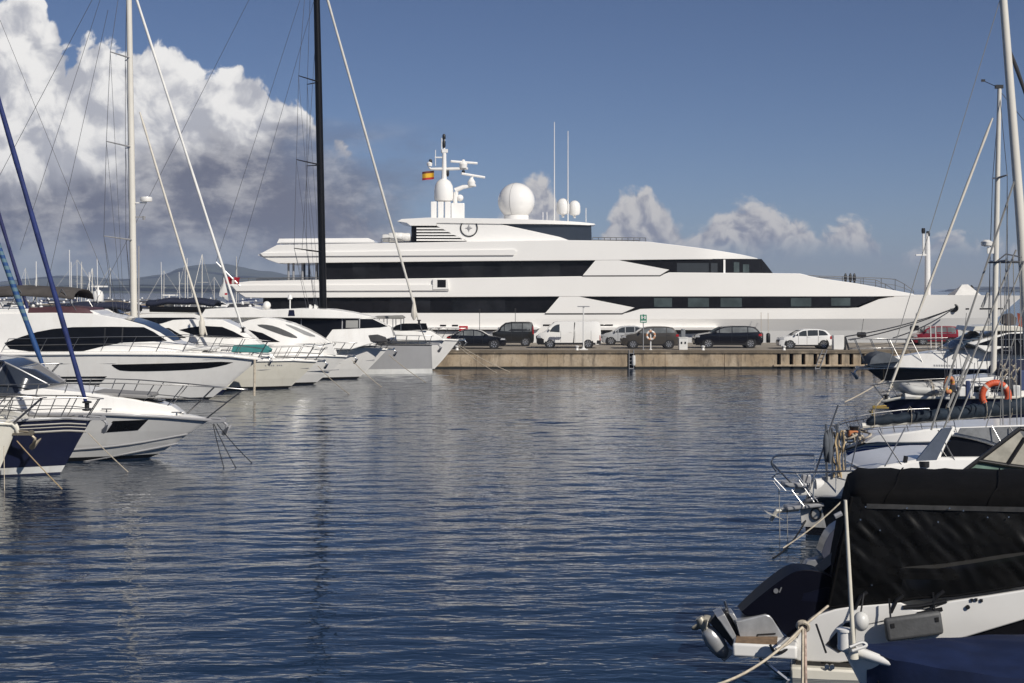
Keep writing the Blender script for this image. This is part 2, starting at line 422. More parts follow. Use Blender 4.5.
QY = 104.0; QZ = 1.25                              # quay: front edge and top
def quay():
    m = bpy.data.materials.new('quay_concrete'); m.use_nodes = True; nt = m.node_tree; E.nt = nt
    p = nt.nodes['Principled BSDF']; p.inputs['Roughness'].default_value = 0.85
    tc = nt.nodes.new('ShaderNodeTexCoord'); sp = nt.nodes.new('ShaderNodeSeparateXYZ'); nt.links.new(tc.outputs['Object'], sp.inputs[0])
    x, y, z = (E(sp.outputs[i]) for i in range(3))
    st = noise(vec(x * 1.2, y, z * 0.25), 1.3, 6, 0.65); bl = noise(vec(x, y, z), 0.45, 5, 0.6); fi = noise(vec(x, y, z), 7.0, 6, 0.7)
    base = mixc(sstep(bl, 0.35, 0.68), (0.36, 0.275, 0.18), (0.50, 0.41, 0.30))
    base = mixc(sstep(st, 0.46, 0.70) * 0.75, base, (0.15, 0.115, 0.08))
    base = mixc(sstep(fi, 0.48, 0.75) * 0.5, base, (0.20, 0.16, 0.115))
    st2 = noise(vec(x * 1.9 + 20.0, y, z * 0.6), 1.0, 6, 0.72)
    base = mixc(sstep(st2, 0.52, 0.66) * 0.55, base, (0.10, 0.08, 0.058))
    rust = noise(vec(x * 0.9 + 50.0, y, z * 0.3), 1.0, 4, 0.6)
    base = mixc(sstep(rust, 0.60, 0.74) * 0.6, base, (0.26, 0.13, 0.05))
    # weed and damp at the waterline, grime on the coping
    base = mixc(sstep(z + (st - 0.5) * 0.12, 0.16, 0.08), base, (0.012, 0.013, 0.010))
    base = mixc(sstep(z + (st - 0.5) * 0.75, 0.86, 1.10) * 0.78, base, (0.085, 0.07, 0.052))
    nt.links.new(base.k, p.inputs['Base Color'])
    bp = nt.nodes.new('ShaderNodeBump'); bp.inputs['Strength'].default_value = 0.5; bp.inputs['Distance'].default_value = 0.03
    nt.links.new(fi.k, bp.inputs['Height']); nt.links.new(bp.outputs[0], p.inputs['Normal'])
    top = mat('quay_paving', (0.27, 0.235, 0.19), 0.9, var=0.2, vs=0.5, bump=0.3, bs=6)
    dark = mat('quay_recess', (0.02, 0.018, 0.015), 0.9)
    b = MB()
    # front blocks with open joints, a niche for the ladder, and slots between piles at the right
    xs0 = -75.0; edges = []
    slots = [PT(px, 0, QY)[0] for px in (779, 791.5, 803.5, 815.5, 827.5, 840, 851.5, 863, 875, 888)]
    nx0, nx1 = PT(627.5, 0, QY)[0], PT(635, 0, QY)[0]
    joints = [PT(px, 0, QY)[0] for px in (476, 547, 665, 724.5, 741)]
    cuts = []
    for j in joints: cuts.append((j - 0.010, j + 0.010))
    for s_ in slots: cuts.append((s_ - 0.13, s_ + 0.13))
    cuts.append((nx0, nx1)); cuts.sort()
    x = xs0; zt = 1.02
    j = xs0 + 4
    for a, c in cuts + [(75.0, 75.0)]:
        b.box(((x + a) / 2, QY + 0.35, (zt - 1.5) / 2), (a - x, 0.6, zt + 1.5)); x = c
    b.box((0, QY + 0.42, (1.02 + QZ) / 2), (150, 0.9, QZ - 1.02))                       # coping, 20 mm proud
    b.box(((slots[0] + slots[-1]) / 2, QY + 0.02, 0.19), (slots[-1] - slots[0] + 0.8, 0.14, 0.14))
    q = b.build('quay', m, None, 30, 0.025); q['kind'] = 'structure'
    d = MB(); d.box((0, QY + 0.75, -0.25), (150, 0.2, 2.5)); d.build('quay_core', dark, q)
    t = MB(); t.box((0, QY + 0.87 + 7, QZ - 0.06), (150, 14, 0.12)); t.box((0, QY + 14.8, -0.2), (150, 0.3, 2.6)); t.build('paving', top, q)
quay()

def hills():
    m = mat('hill_scrub', (0.06, 0.07, 0.045), 0.95, var=0.35, vs=0.004)
    def ridge(name, prof, Y, depth):
        T = np.array([PT(px, py, Y) for px, py in prof]); xs = np.linspace(T[0, 0], T[-1, 0], 260)
        zt = np.interp(xs, T[:, 0], T[:, 2]); r = np.random.RandomState(3)
        nz = np.zeros_like(xs)
        for o in range(6): nz += np.interp(xs, np.linspace(xs[0], xs[-1], 14 * 2 ** o), r.normal(0, 1, 14 * 2 ** o)) * 0.028 / 1.7 ** o
        G = []
        for k in range(15):
            t = k / 14; h = sin(pi * min(t * 0.5, 0.5) / 0.5 * 0.5) ** 1.3 if t <= 1 else 0
            row = []
            for i, x in enumerate(xs):
                z = -3 + (zt[i] * (1 + nz[i]) + 3) * h * (1 + 0.05 * sin(x * 0.02 + k * 1.7) * (1 - t))
                row.append((x, Y - depth * (1 - t) + 60 * sin(x * 0.006 + k), z))
            G.append(row)
        for k in (1, 2, 3):
            G.append([(x, Y + depth * 0.4 * k, -3 + (zt[i] + 3) * (1 - k / 3)) for i, x in enumerate(xs)])
        b = MB(); b.grid(G); o = b.build(name, m, None, 80); o['kind'] = 'structure'
    ridge('hills', [(-420, 289), (-250, 276), (-100, 279), (0, 283), (40, 279), (75, 276), (110, 278.5), (150, 278), (170, 274), (182, 272.5), (190, 269.5), (198, 264.5), (206, 263), (216, 262), (226, 263), (238, 265.5), (250, 268), (262, 271), (275, 272), (290, 276), (305, 275), (325, 279), (350, 285), (380, 289.5)], 4200, 700)
    ridge('hills_low', [(-420, 289), (-300, 284), (-60, 285), (60, 286), (150, 284.5), (260, 285.5), (330, 287), (372, 289.5)], 2400, 300)
    ridge('hills_cape', [(955, 289.5), (975, 287.6), (990, 286.4), (1010, 287), (1040, 286), (1100, 284), (1200, 287), (1260, 289.5)], 3300, 200)
hills()

def haze():
    b = MB(); b.box((0, 2300, 52), (7600, 5000, 108)); m = bpy.data.materials.new('haze_air'); m.use_nodes = True
    nt = m.node_tree; nt.nodes.clear(); o = nt.nodes.new('ShaderNodeOutputMaterial'); v = nt.nodes.new('ShaderNodeVolumePrincipled')
    v.inputs['Color'].default_value = (0.62, 0.74, 1.0, 1); v.inputs['Density'].default_value = 0.00020; v.inputs['Anisotropy'].default_value = 0.1
    nt.links.new(v.outputs[0], o.inputs['Volume'])
    h = b.build('haze', m, None, 0); h['kind'] = 'stuff'
haze()

# ------------------------------------------------------------------ boats: frame, hull, fittings
class Frame:
    """a boat's own frame: bow towards +x, turned by pi when it points left; lengths are taken off the picture at its distance"""
    def __init__(s, name, label, category, Yc, hb, pxo, dirn=1, group=None, yaw=0.0):
        s.Yc, s.hb, s.dir = Yc, hb, dirn; s.x0 = (pxo - CX) * Yc / F
        s.root = thing(name, label, category, (s.x0, Yc, 0), (0 if dirn > 0 else pi) + yaw, group)
    def p(s, px, py, off=None):
        """off: metres of that point in front of the centre line"""
        Y = s.Yc - (s.hb if off is None else off)
        return (((px - CX) * Y / F - s.x0) * s.dir, CH - (py - HZ) * Y / F)
    def P(s, l, off=None): return [s.p(a, b, off) for a, b in l]
    def v(s, px, py, off=None):
        o = s.hb if off is None else off
        x, z = s.p(px, py, o); return (x, -o * s.dir, z)

class Hull:
    def __init__(s, fr, xs, sheer, xw, xb=None, draft=0.9, xm=0.45, e=2.3, fl=0.78, sn=0.12, k=1.0, sec=None, boot=0.13):
        s.fr, s.hb, s.xs, s.draft, s.e, s.fl, s.sn, s.k, s.sec, s.boot = fr, fr.hb, xs, draft, e, fl, sn, k, sec, boot
        sh = sorted(sheer); s.sx = np.array([q[0] for q in sh]); s.sz = np.array([q[1] for q in sh])
        s.xb = s.sx[-1] if xb is None else xb; s.xw = xw; s.xm = xs + (s.xb - xs) * xm
    def zs(s, x): return float(np.interp(x, s.sx, s.sz))
    def stem(s, z):
        zt = s.zs(s.xb)
        return s.xw + (s.xb - s.xw) * max(z / zt, 0) ** s.k if z >= 0 else s.xw + z * 1.2
    def y(s, x, z):
        xst = s.stem(z)
        if x <= s.xm: p = 1 - s.sn * ((s.xm - x) / (s.xm - s.xs)) ** 2
        else: p = 1 - min(max((x - s.xm) / max(xst - s.xm, 0.01), 0), 1) ** s.e
        if s.sec: c = s.sec(x, z)
        else:
            t = z / max(s.zs(x), 0.1)
            c = s.fl + (1 - s.fl) * min(max(t, 0), 1) ** 0.8 if z >= 0 else s.fl * max(1 + 0.75 * z / s.draft, 0.1)
        return s.hb * p * c
    def mesh(s, name, mats, bands, nst=40, label=None):
        """bands: [(height or None, fraction or None, material index of the strip above)] from the bottom up"""
        b = MB(); taus = [1 - (1 - i / nst) ** 1.5 for i in range(nst + 1)]
        R = []; zb = s.zs(s.xb)
        for zf, fr, _ in bands:
            row = []
            zstem = zf if zf is not None else s.boot + fr * (zb - s.boot)
            xe = s.stem(zstem)
            for t in taus:
                x = s.xs + t * (xe - s.xs)
                z = zf if zf is not None else s.boot + fr * (s.zs(x) - s.boot)
                row.append((x, s.y(x, z) if t < 1 else 0.015, z))
            R.append(row)
        for sgn in (-1, 1):
            for i in range(len(R) - 1):
                b.m = bands[i][2]; b.grid([[(x, sgn * y, z) for x, y, z in R[i]], [(x, sgn * y, z) for x, y, z in R[i + 1]]])
        for i in range(len(R) - 1):
            b.m = bands[i][2]; (x, y, z), (X, Y, Z) = R[i][0], R[i + 1][0]
            b.add([(x, -y, z), (x, y, z), (X, Y, Z), (X, -Y, Z)], [(0, 1, 2, 3)])
        return b.build(name, mats, s.fr.root, 40, label=label)
    def deck(s, m, camber=0.06, inset=0.03, drop=0.03, x1=None):
        b = MB(); G = []; xe = s.xb - 0.03 if x1 is None else x1
        for i in range(31):
            x = s.xs + (1 - (1 - i / 30) ** 1.4) * (xe - s.xs); w = max(s.y(x, s.zs(x)) - inset, 0.004); z = s.zs(x) - drop
            G.append([(x, w * j / 4, z + camber * w * (1 - (j / 4) ** 2)) for j in range(-4, 5)])
        b.grid(G); return b.build('deck', m, s.fr.root, 40)
    def edge(s, dz=0.0, out=0.01, x0=None, n=34):
        L = []
        a = s.xs if x0 is None else x0
        for i in range(n + 1):
            x = a + (1 - (1 - i / n) ** 1.5) * (s.xb - a); L.append((x, s.y(x, s.zs(x)) + out if i < n else 0.0, s.zs(x) + dz))
        return [(x, -y, z) for x, y, z in L] + [(x, y, z) for x, y, z in reversed(L[:-1])]
    def rub(s, m, r=0.045, dz=-0.06, name='rub_rail'):
        b = MB(); b.tube(s.edge(dz), r, 6); return b.build(name, m, s.fr.root, 60)
    def railing(s, m, x0, h=0.75, n=7, over=0.25, inset=0.14, rake=0.25, r=0.018, mids=(0.5,), taper=0.0, name='railing', x1=None):
        """guard rail round the bow: stanchions lean forward"""
        b = MB(); xe = s.xb - 0.15 if x1 is None else x1
        xs = [x0 + (xe - x0) * (i / n) ** 0.85 for i in range(n + 1)]
        def pt(x, f, sg):
            w = max(s.y(x, s.zs(x)) - inset, 0.0); hh = h * f * (1 - taper * (xe - x) / max(xe - x0, .1))
            return (x + rake * f + over * f * ((x - x0) / (xe - x0)) ** 3, sg * max(w, 0.10), s.zs(x) + hh)
        for sg in (-1, 1):
            for x in xs: b.tube([pt(x, 0, sg), pt(x, 1, sg)], r * 0.85, 5)
        for f in (1.0,) + tuple(mids):
            L = [pt(x, f, -1) for x in xs]; Rr = [pt(x, f, 1) for x in reversed(xs)]
            if f == 1.0 and x1 is None:
                q = L[-1]; b.tube(L + [(q[0] + 0.12, 0, q[2])] + Rr, r, 6)
            else: b.tube(L, r * (1 if f == 1.0 else 0.7), 5); b.tube(Rr, r * (1 if f == 1.0 else 0.7), 5)
        return b.build(name, m, s.fr.root, 60)
    def anchor(s, m, sc=1.0, dz=-0.05):
        x, z = s.xb, s.zs(s.xb) + dz; b = MB()
        b.box((x + 0.05 * sc, 0, z), (0.75 * sc, 0.16 * sc, 0.07 * sc))
        b.tube([(x - 0.25 * sc, 0, z + 0.1 * sc), (x + 0.30 * sc, 0, z + 0.07 * sc), (x + 0.52 * sc, 0, z - 0.14 * sc), (x + 0.46 * sc, 0, z - 0.34 * sc)], [0.035 * sc, 0.035 * sc, 0.05 * sc, 0.05 * sc], 6)
        b.tube([(x + 0.62 * sc, -0.24 * sc, z - 0.16 * sc), (x + 0.42 * sc, 0, z - 0.40 * sc), (x + 0.62 * sc, 0.24 * sc, z - 0.16 * sc)], [0.02 * sc, 0.09 * sc, 0.02 * sc], 6)
        b.lathe([(0.09 * sc, -0.06 * sc), (0.09 * sc, 0.06 * sc)], (x + 0.40 * sc, 0, z + 0.03 * sc), 10, 'y')
        return b.build('anchor', m, s.fr.root, 40)

STD = [(-0.7, None, 2), (0.0, None, 1), (0.13, None, 0), (None, .3, 0), (None, .6, 0), (None, .85, 0), (None, 1.0, 0)]
def mooring(name, label, a, b, sg=0.4, r=0.018, m=None, group=None):
    o = MB(); o.tube(sag(a, b, sg, 12), r, 5); q = o.build(name, m or M_rope(), None, 60)
    return tag(q, label, 'rope', group)

# ------------------------------------------------------------------ the long white yacht behind the quay
def yacht():
    fr = Frame('superyacht', 'long white superyacht with black window bands lying behind the quay', 'yacht', 126.5, 5.5, 620)
    R = fr.root; W = M_yacht(); K = M_band(); G = M_glass()
    xm = fr.p(690, 300)[0]; xb = fr.p(1023, 296, 0)[0]; xs = fr.p(232, 300)[0]
    def plan(x, z=0):
        if x < xm: return 5.5 * (1 - 0.10 * min(1, max(0, (fr.p(330, 0)[0] - x) / 9.0)) ** 2)
        return max(5.5 * (1 - ((x - xm) / (xb - xm)) ** 2.3), 0.02)
    zk = fr.p(0, 319)[1]
    def sec(x, z):
        if z >= zk: return 1.0
        t = min(max((x - fr.p(560, 0)[0]) / 22.0, 0), 1)
        return 1 - (0.02 + 0.26 * t) * ((zk - z) / zk) ** 0.8
    sheer = fr.P([(232, 313), (634, 313), (641, 308.6)]) + fr.P([(858, 308)], 4.6) + fr.P([(882, 298)], 4.2) + fr.P([(921, 294.8)], 3.0) + fr.P([(1023, 295.6)], 0)
    h = Hull(fr, xs, sheer, fr.p(955, 354, 0)[0], draft=2.5, xm=(xm - xs) / (xb - xs), e=2.3, sn=0.03, sec=sec, boot=0.35)
    zk_f = (zk - 0.35)
    h.mesh('hull', [W, mat('yacht_boot', (0.05, 0.05, 0.06), 0.4), M_anti()], [(-2.0, None, 2), (0.0, None, 1), (0.35, None, 0), (1.2, None, 0), (2.1, None, 0), (zk, None, 0), (None, 1.0, 0)], 70)
    h.deck(mat('teak_deck', (0.36, 0.25, 0.15), 0.7, var=0.15), 0.0, 0.2, 0.35)
    # lower window band, upper white band, upper window band
    def wl(x, z): return plan(x) - (0.35 if x < fr.p(600, 0)[0] else 0.35 - 0.30 * min(1, (x - fr.p(600, 0)[0]) / 2.0))
    MB().band(fr.P([(262, 297), (875, 296.8), (879.6, 296.9), (878, 299.6), (857, 307.3), (640, 308.5), (622, 313.2), (262, 313.2)]), wl, 1.0).build('lower_window_band', K, R)
    MB().band(fr.P([(228, 284.6), (236, 282.6), (250, 281), (330, 279.6), (583, 276.2), (660, 275.5), (669, 272.4), (782, 273.2), (801, 273.4), (806, 274.6), (812, 276.3), (822, 278.2), (860, 283.4), (900, 290.4), (920, 293.9), (923, 296.2), (879, 296.7), (559, 296.6), (262, 298), (245, 297.6), (236, 292)]), lambda x, z: plan(x) + 0.01, 0.8, 4).build('main_deck_band', W, R, bevel=0.07)
    MB().panel(fr.P([(231, 285.4), (448, 284.6), (449, 290.4), (236, 291)]), plan, 0.16, 0.1, 2.0, 2).build('fender_ledge', W, R, bevel=0.06)
    bx = MB(); bx.panel(fr.P([(433, 279), (447.5, 279), (449, 289), (433, 289.5)]), plan, 0.22, 0.1).build('vent_box', W, R, bevel=0.04)
    MB().panel(fr.P([(437.5, 279.8), (446, 279.8), (446, 287.4), (437.5, 287.4)]), plan, 0.235, 0.1).build('vent_grille', K, R)
    def front(px0, px1, k=0.75, ins=0.0):
        a, b = fr.p(px0, 0)[0], fr.p(px1, 0)[0]
        return lambda x, z: (plan(x) - ins) * (1 - k * min(max((x - a) / (b - a), 0), 1) ** 2.4)
    wu0 = front(700, 784, 0.75)
    def wu(x, z): return wu0(x, z) - (0.45 if x < fr.p(600, 0)[0] else 0.45 - 0.3 * min(1, (x - fr.p(600, 0)[0]) / 2.0))
    MB().band(fr.P([(318, 262), (600, 260), (767, 258.3), (771, 262), (783, 274), (669, 276), (582, 279.5), (318, 280)]), wu, 0.8).build('upper_window_band', K, R)
    wr = front(690, 770, 0.78, -0.02)
    MB().band(fr.P([(257.3, 255), (262, 252.4), (277, 244.8), (392, 243), (478, 241.4), (560, 240), (600, 240.6), (648, 241.6), (697, 247.6), (745, 254), (764, 257), (767.5, 258.8), (740, 259), (617, 260.2), (595, 260.4), (478, 261.2), (278, 263.4), (268, 260)]), wr, 0.8, 4).build('upper_deck_band', W, R, bevel=0.07)
    MB().panel(fr.P([(260, 253), (514, 249.6), (516.5, 252), (514, 255.2), (263, 256.2)]), wr, 0.14, 0.1, 2.0, 2).build('deck_ledge', W, R, bevel=0.06)
    pw = MB(); pw.panel(fr.P([(582.5, 275.6), (595.5, 260.2), (619, 260.2), (669.5, 269.8), (660, 275.4)]), plan, 0.0, 0.4, 0.8).build('upper_wing_panel', W, R, bevel=0.03)
    MB().panel(fr.P([(545, 313.4), (559.5, 296.6), (579, 296.6), (634.5, 307.6), (622, 313.4)]), plan, 0.0, 0.4, 0.8).build('lower_wing_panel', W, R, bevel=0.03)
    ln = MB()
    for L in ([(582, 276.0), (660, 275.8), (669.5, 270.2)], [(545, 313.8), (622, 313.8), (635, 308.2)]):
        L = [fr.p(*q) for q in L]; ln.tube([(x, -(plan(x) + 0.0), z) for x, z in L], 0.05, 5); ln.tube([(x, plan(x), z) for x, z in L], 0.05, 5)
    split(ln.build('panel_joint', M_black(), R))
    # panes in the bands
    def panes(l, w, off, nm, m):
        for x0, x1, y0, y1 in l: MB().panel(fr.P([(x0, y1), (x0, y0), (x1, y0), (x1, y1)]), w, off, 0.03, 1.0, 1).build(nm, m, R, 0)
    teal = mat('grey_green_pane', (0.05, 0.066, 0.068), 0.08, var=0.3, vs=.7, spec=0.4)
    panes([(654, 672, 298, 307), (688, 709, 298, 307), (720.6, 742, 298, 307), (791.6, 812.5, 298, 306.5), (833, 853, 298, 306)], wl, 0.03, 'window', teal)
    panes([(677, 709, 263, 272.2), (711, 718, 263, 272.2)], wu, 0.03, 'window', mat('pale_pane', (0.03, 0.034, 0.04), 0.06, spec=0.6))
    panes([(735, 741, 262, 272.4), (745, 752, 264, 272.4)], wu, 0.03, 'window', teal)
    panes([(724, 726, 259.5, 273)], wu, 0.08, 'window_post', W)
    panes([(462, 484, 263, 278), (500, 560, 263, 277.6), (352, 380, 264, 278.5)], wu, 0.03, 'window', mat('night_pane', (0.012, 0.012, 0.014), 0.04, var=.5, vs=.5, spec=0.25))
    panes([(452, 505, 299, 312), (372, 430, 299, 312), (280, 340, 299, 312)], wl, 0.03, 'window', MATS['night_pane'])
    # hull details
    for x0, x1, y0 in ((543, 556, 324.6), (598, 613, 324.6), (440, 446, 325), (452, 458, 325)):
        MB().panel(fr.P([(x0, y0 + 1.4), (x0, y0 - 0.2), (x1, y0 - 0.2), (x1, y0 + 1.4)]), h.y, 0.02, 0.05, 1, 1).build('hull_slot', K, R, 0)
    MB().panel(fr.P([(600, 329.8), (600, 327.2), (714, 327.2), (718, 328.4), (716, 329.8)]), h.y, 0.55, 0.1, 2, 1).build('side_shelf', W, R, bevel=0.05)
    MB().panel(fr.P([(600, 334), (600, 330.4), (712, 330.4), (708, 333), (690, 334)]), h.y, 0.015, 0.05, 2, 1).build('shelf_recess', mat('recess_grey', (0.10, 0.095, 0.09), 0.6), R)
    MB().panel(fr.P([(300, 329.4), (300, 327), (536, 327), (540, 328.2), (536, 329.4)]), h.y, 0.4, 0.1, 3, 1).build('side_shelf', W, R, bevel=0.05)
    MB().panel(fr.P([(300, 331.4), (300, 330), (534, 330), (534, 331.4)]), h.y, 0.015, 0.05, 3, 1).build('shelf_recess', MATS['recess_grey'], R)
    for x0, x1 in ((966, 970), (982, 1009)): MB().panel(fr.P([(x0, 309.6), (x0, 308.2), (x1, 308.2), (x1, 309.6)], 1.8), h.y, 0.02, 0.05, 1, 1).build('hull_slot', K, R, 0)
    fx, fz = fr.p(953.5, 308, 2.0); fy = h.y(fx, fz)
    f = MB(); f.lathe([(0.36, 0.06), (0.36, -0.06), (0.27, -0.08), (0.27, 0.06)], (fx, -fy - 0.02, fz), 24, 'y', ring=True); f.build('fairlead', M_black(), R)
    f = MB(); f.lathe([(0.27, 0.05), (0.27, 0.0)], (fx, -fy + 0.0, fz), 20, 'y'); f.build('fairlead_throat', G, R)
    # aft deck posts and rails
    for px in (287, 292, 301, 315): 
        for sg in (-1, 1):
            a = fr.p(px, 263); b2 = fr.p(px, 281); MB().tube([(a[0], sg * 4.7, a[1]), (b2[0], sg * 4.7, b2[1])], 0.09, 8).build('deck_post', M_grey(), R)
    def rail(pts, w, mid=0, m=None, nm='deck_rail', r=0.03):
        b = MB()
        for sg in (-1, 1):
            L = [(fr.p(a, c)[0], sg * (w(fr.p(a, c)[0], 0)), fr.p(a, c)[1], fr.p(a, d)[1]) for a, c, d in pts]
            b.tube([q[:3] for q in L], r, 5)
            for k in range(mid): b.tube([(q[0], q[1], q[2] + (q[3] - q[2]) * (k + 1) / (mid + 1)) for q in L], r * 0.6, 4)
            for q in L: b.tube([q[:3], (q[0], q[1], q[3])], r, 5)
        return split(b.build(nm, m or M_rail(), R))
    rail([(235 + i * 12, 278.2 - i * 0.1, 282) for i in range(8)], lambda x, z: plan(x) - 0.3, 1)
    rail([(594 + i * 6, 236.6 + i * 0.05, 241.5) for i in range(10)], lambda x, z: 3.4, 1)
    rail([(810, 275.2, 277), (822, 276, 279), (846, 276.4, 282), (868, 277.4, 285.4), (887, 278, 288.6), (902, 279.2, 291), (912, 284, 292.4), (922, 291, 294)], lambda x, z: plan(x) - 0.5, 1)
    for px in (853.5, 858.5, 862.6):
        x, z = fr.p(px, 284); MB().lathe([(0.07, 0), (0.08, 0.3), (0.13, 0.45), (0.13, 0.75), (0.07, 0.95), (0.04, 1.0)], (x, -2.6, z - 0.1), 10).build('deck_light', M_black(), R)
    # sun deck: pads, raft canisters, louvre, arch, wheelhouse
    MB().band(fr.P([(277, 243.2), (279, 238.6), (368, 238.0), (374, 240.6), (375, 243)], 3.6), lambda x, z: 3.6, 1).build('sun_awning', W, R, bevel=0.06)
    rail([(277 + i * 9.5, 242.5, 245.4) for i in range(12)], lambda x, z: 3.7, 0, M_grey(), r=0.05)
    rail([(380, 238.4, 243.6), (388, 237.4, 243.4), (397, 238.4, 243), (404, 240.5, 243)], lambda x, z: 4.4, 1)
    for k, (px, py) in enumerate(((390, 238.2), (396, 236.6), (403, 237))):
        x, z = fr.p(px, py, 4); 
        for sg in (-1, 1): MB().lathe([(0.01, -0.62), (0.28, -0.6), (0.33, -0.5), (0.33, -0.06), (0.35, -0.05), (0.35, 0.05), (0.33, 0.06), (0.33, 0.5), (0.28, 0.6), (0.01, 0.62)], (x, sg * (4.0 - 0.02 * k), z), 14, 'x').build('raft_canister', mat('canister_white', (0.7, 0.69, 0.66), 0.4), R)
    wa = lambda x, z: 4.4
    MB().band(fr.P([(411, 242), (411, 226), (470, 226), (470, 242)], 4.4), lambda x, z: 4.0, 2).build('louvre_recess', K, R)
    for i in range(5):
        y = 228.4 + i * 2.9; xr = 440 + i * 6.0
        MB().panel(fr.P([(416.5, y + 0.75), (416.5, y - 0.75), (xr, y - 0.75), (xr + 3.0, y + 0.75)], 4.4), wa, 0.0, 0.5, 4, 1).build('louvre_slat', W, R, 0)
    MB().band(fr.P([(436.5, 226), (436.5, 221), (500, 220), (500.5, 224.2), (530, 230.4), (560, 237), (573, 241.6), (467.5, 241.9)], 4.4), wa, 1.5).build('arch_side', W, R, bevel=0.04)
    wroof = (lambda a, b: (lambda x, z: 4.45 * (1 - 0.72 * min(max((x - a) / (b - a), 0), 1) ** 2.6)))(fr.p(520, 0)[0], fr.p(602, 0)[0])
    MB().band(fr.P([(397.6, 221.6), (402, 219.3), (429, 217.8), (500, 218.8), (580, 221.4), (596, 222.4), (597, 223.6), (590, 224.4), (500, 224.2), (437, 223.2), (436.6, 226), (411, 226), (407, 223)], 4.0), lambda x, z: wroof(x, z) + 0.06, 0.8, 3).build('sun_deck_roof', W, R, bevel=0.05)
    MB().band(fr.P([(500, 224), (592.5, 224.2), (593, 241.5), (500, 241.5)], 3.6), lambda x, z: wroof(x, z) - 0.28, 0.8).build('wheelhouse_glass', mat('bridge_glass', (0.022, 0.028, 0.04), 0.08, spec=0.6), R)
    ex, ez = fr.p(469, 228, 4.4); em = MB()
    em.lathe([(0.72, 0.0), (0.72, 0.05), (0.63, 0.05), (0.63, 0.0)], (ex, -4.46, ez), 40, 'y', ring=True)
    em.build('emblem_ring', M_black(), R)
    st = MB()
    for k in range(8):
        t = k * pi / 4; L = 0.36 if k % 2 == 0 else 0.2; w = 0.07
        st.add([(ex + L * sin(t), -4.45, ez + L * cos(t)), (ex + w * sin(t + pi / 4), -4.45, ez + w * cos(t + pi / 4)), (ex, -4.47, ez), (ex + w * sin(t - pi / 4), -4.45, ez + w * cos(t - pi / 4))], [(0, 1, 2), (0, 2, 3)])
    st.build('emblem_star', M_grey(), R, 0)
    # domes and aerials
    x, z = fr.p(516.5, 201.3, 0.5); d = MB(); d.ball((x, -0.5, z), 1.56, 32, 20); d.lathe([(1.05, -1.55), (1.05, -1.2)], (x, -0.5, z), 24); o = d.build('radome', W, R)
    q = MB(); q.lathe([(1.575, -0.012), (1.575, 0.012)], (x, -0.5, z), 40, 'x'); q.m = 0
    q.build('seam', M_grey(), o).rotation_euler = (0, 0, 0); 
    o.children[0].matrix_local = __import__('mathutils').Matrix.Translation((x, -0.5, z)) @ __import__('mathutils').Matrix.Rotation(radians(-22), 4, 'Z') @ __import__('mathutils').Matrix.Translation((-x, 0.5, -z))
    for px, py, r, yy in ((563, 206.5, 0.54, 1.4), (574.5, 208, 0.5, 0.4)):
        x, z = fr.p(px, py, yy); dm = MB(); dm.lathe([(0.02, r * 1.28), (r * .5, r * 1.16), (r * .86, r * .8), (r, r * .3), (r, -r * .75), (r * .8, -r * 1.15), (r * .25, -r * 1.3), (r * .2, -r * 1.7)], (x, -yy, z), 20); dm.build('radome', W, R)
    for px, yt in ((554.4, 122), (568, 131)):
        a, c = fr.p(px, 222, 1.8), fr.p(px, yt, 1.8); MB().tube([(a[0], -1.8, a[1]), (c[0], -1.8, c[1])], [0.055, 0.03], 5).build('whip_aerial', W, R)
    for px, yt in ((543, 212), (547, 212), (586, 208)):
        a, c = fr.p(px, 222, 2), fr.p(px, yt, 2); MB().tube([(a[0], -2, a[1]), (c[0], -2, c[1])], 0.035, 5).build('short_aerial', W, R)
    # radar mast
    V = lambda px, py, o=0.0: fr.v(px, py, o)
    b = MB()
    for px in (434, 441, 448): 
        a, c = V(px, 202), V(px, 219.5); b.box(((a[0] + c[0]) / 2, 0, (a[2] + c[2]) / 2), (0.48, 1.4, a[2] - c[2]))
    b.box((V(458, 0)[0], 0.2, V(0, 211)[2]), (1.1, 1.2, 1.3)); b.build('mast_foot', W, R, bevel=0.05)
    x, z = fr.p(443.8, 190, 0.0); dm = MB(); dm.lathe([(0.03, 0.98), (0.3, 0.92), (0.58, 0.7), (0.76, 0.35), (0.81, 0.0), (0.81, -0.7), (0.74, -0.9), (0.5, -1.0)], (x, 0, z), 24); dm.build('radome', W, R)
    b = MB(); b.tube([V(444, 182), V(444.3, 153)], [0.24, 0.17], 10); b.tube([V(444.3, 153), V(444.4, 137.5)], 0.07, 8); b.tube([V(441.6, 153), V(441.8, 138)], 0.05, 6); b.box(V(445, 151), (0.5, 0.3, 0.3)); b.build('mast_pole', W, R)
    b = MB(); b.tube([V(428.5, 167), V(431, 169), V(444, 169), V(468, 168.6)], [0.07, 0.1, 0.15, 0.1], 8); b.tube([V(435, 157.5), V(445, 157.5)], 0.07, 6); b.tube([V(435.5, 166), V(435.5, 150)], 0.035, 5)
    b.tube([V(455, 190.5), V(463, 187), V(476, 185.4)], [0.22, 0.18, 0.1], 8); b.tube([V(456, 192), V(455, 203)], 0.2, 8); b.build('mast_arm', W, R)
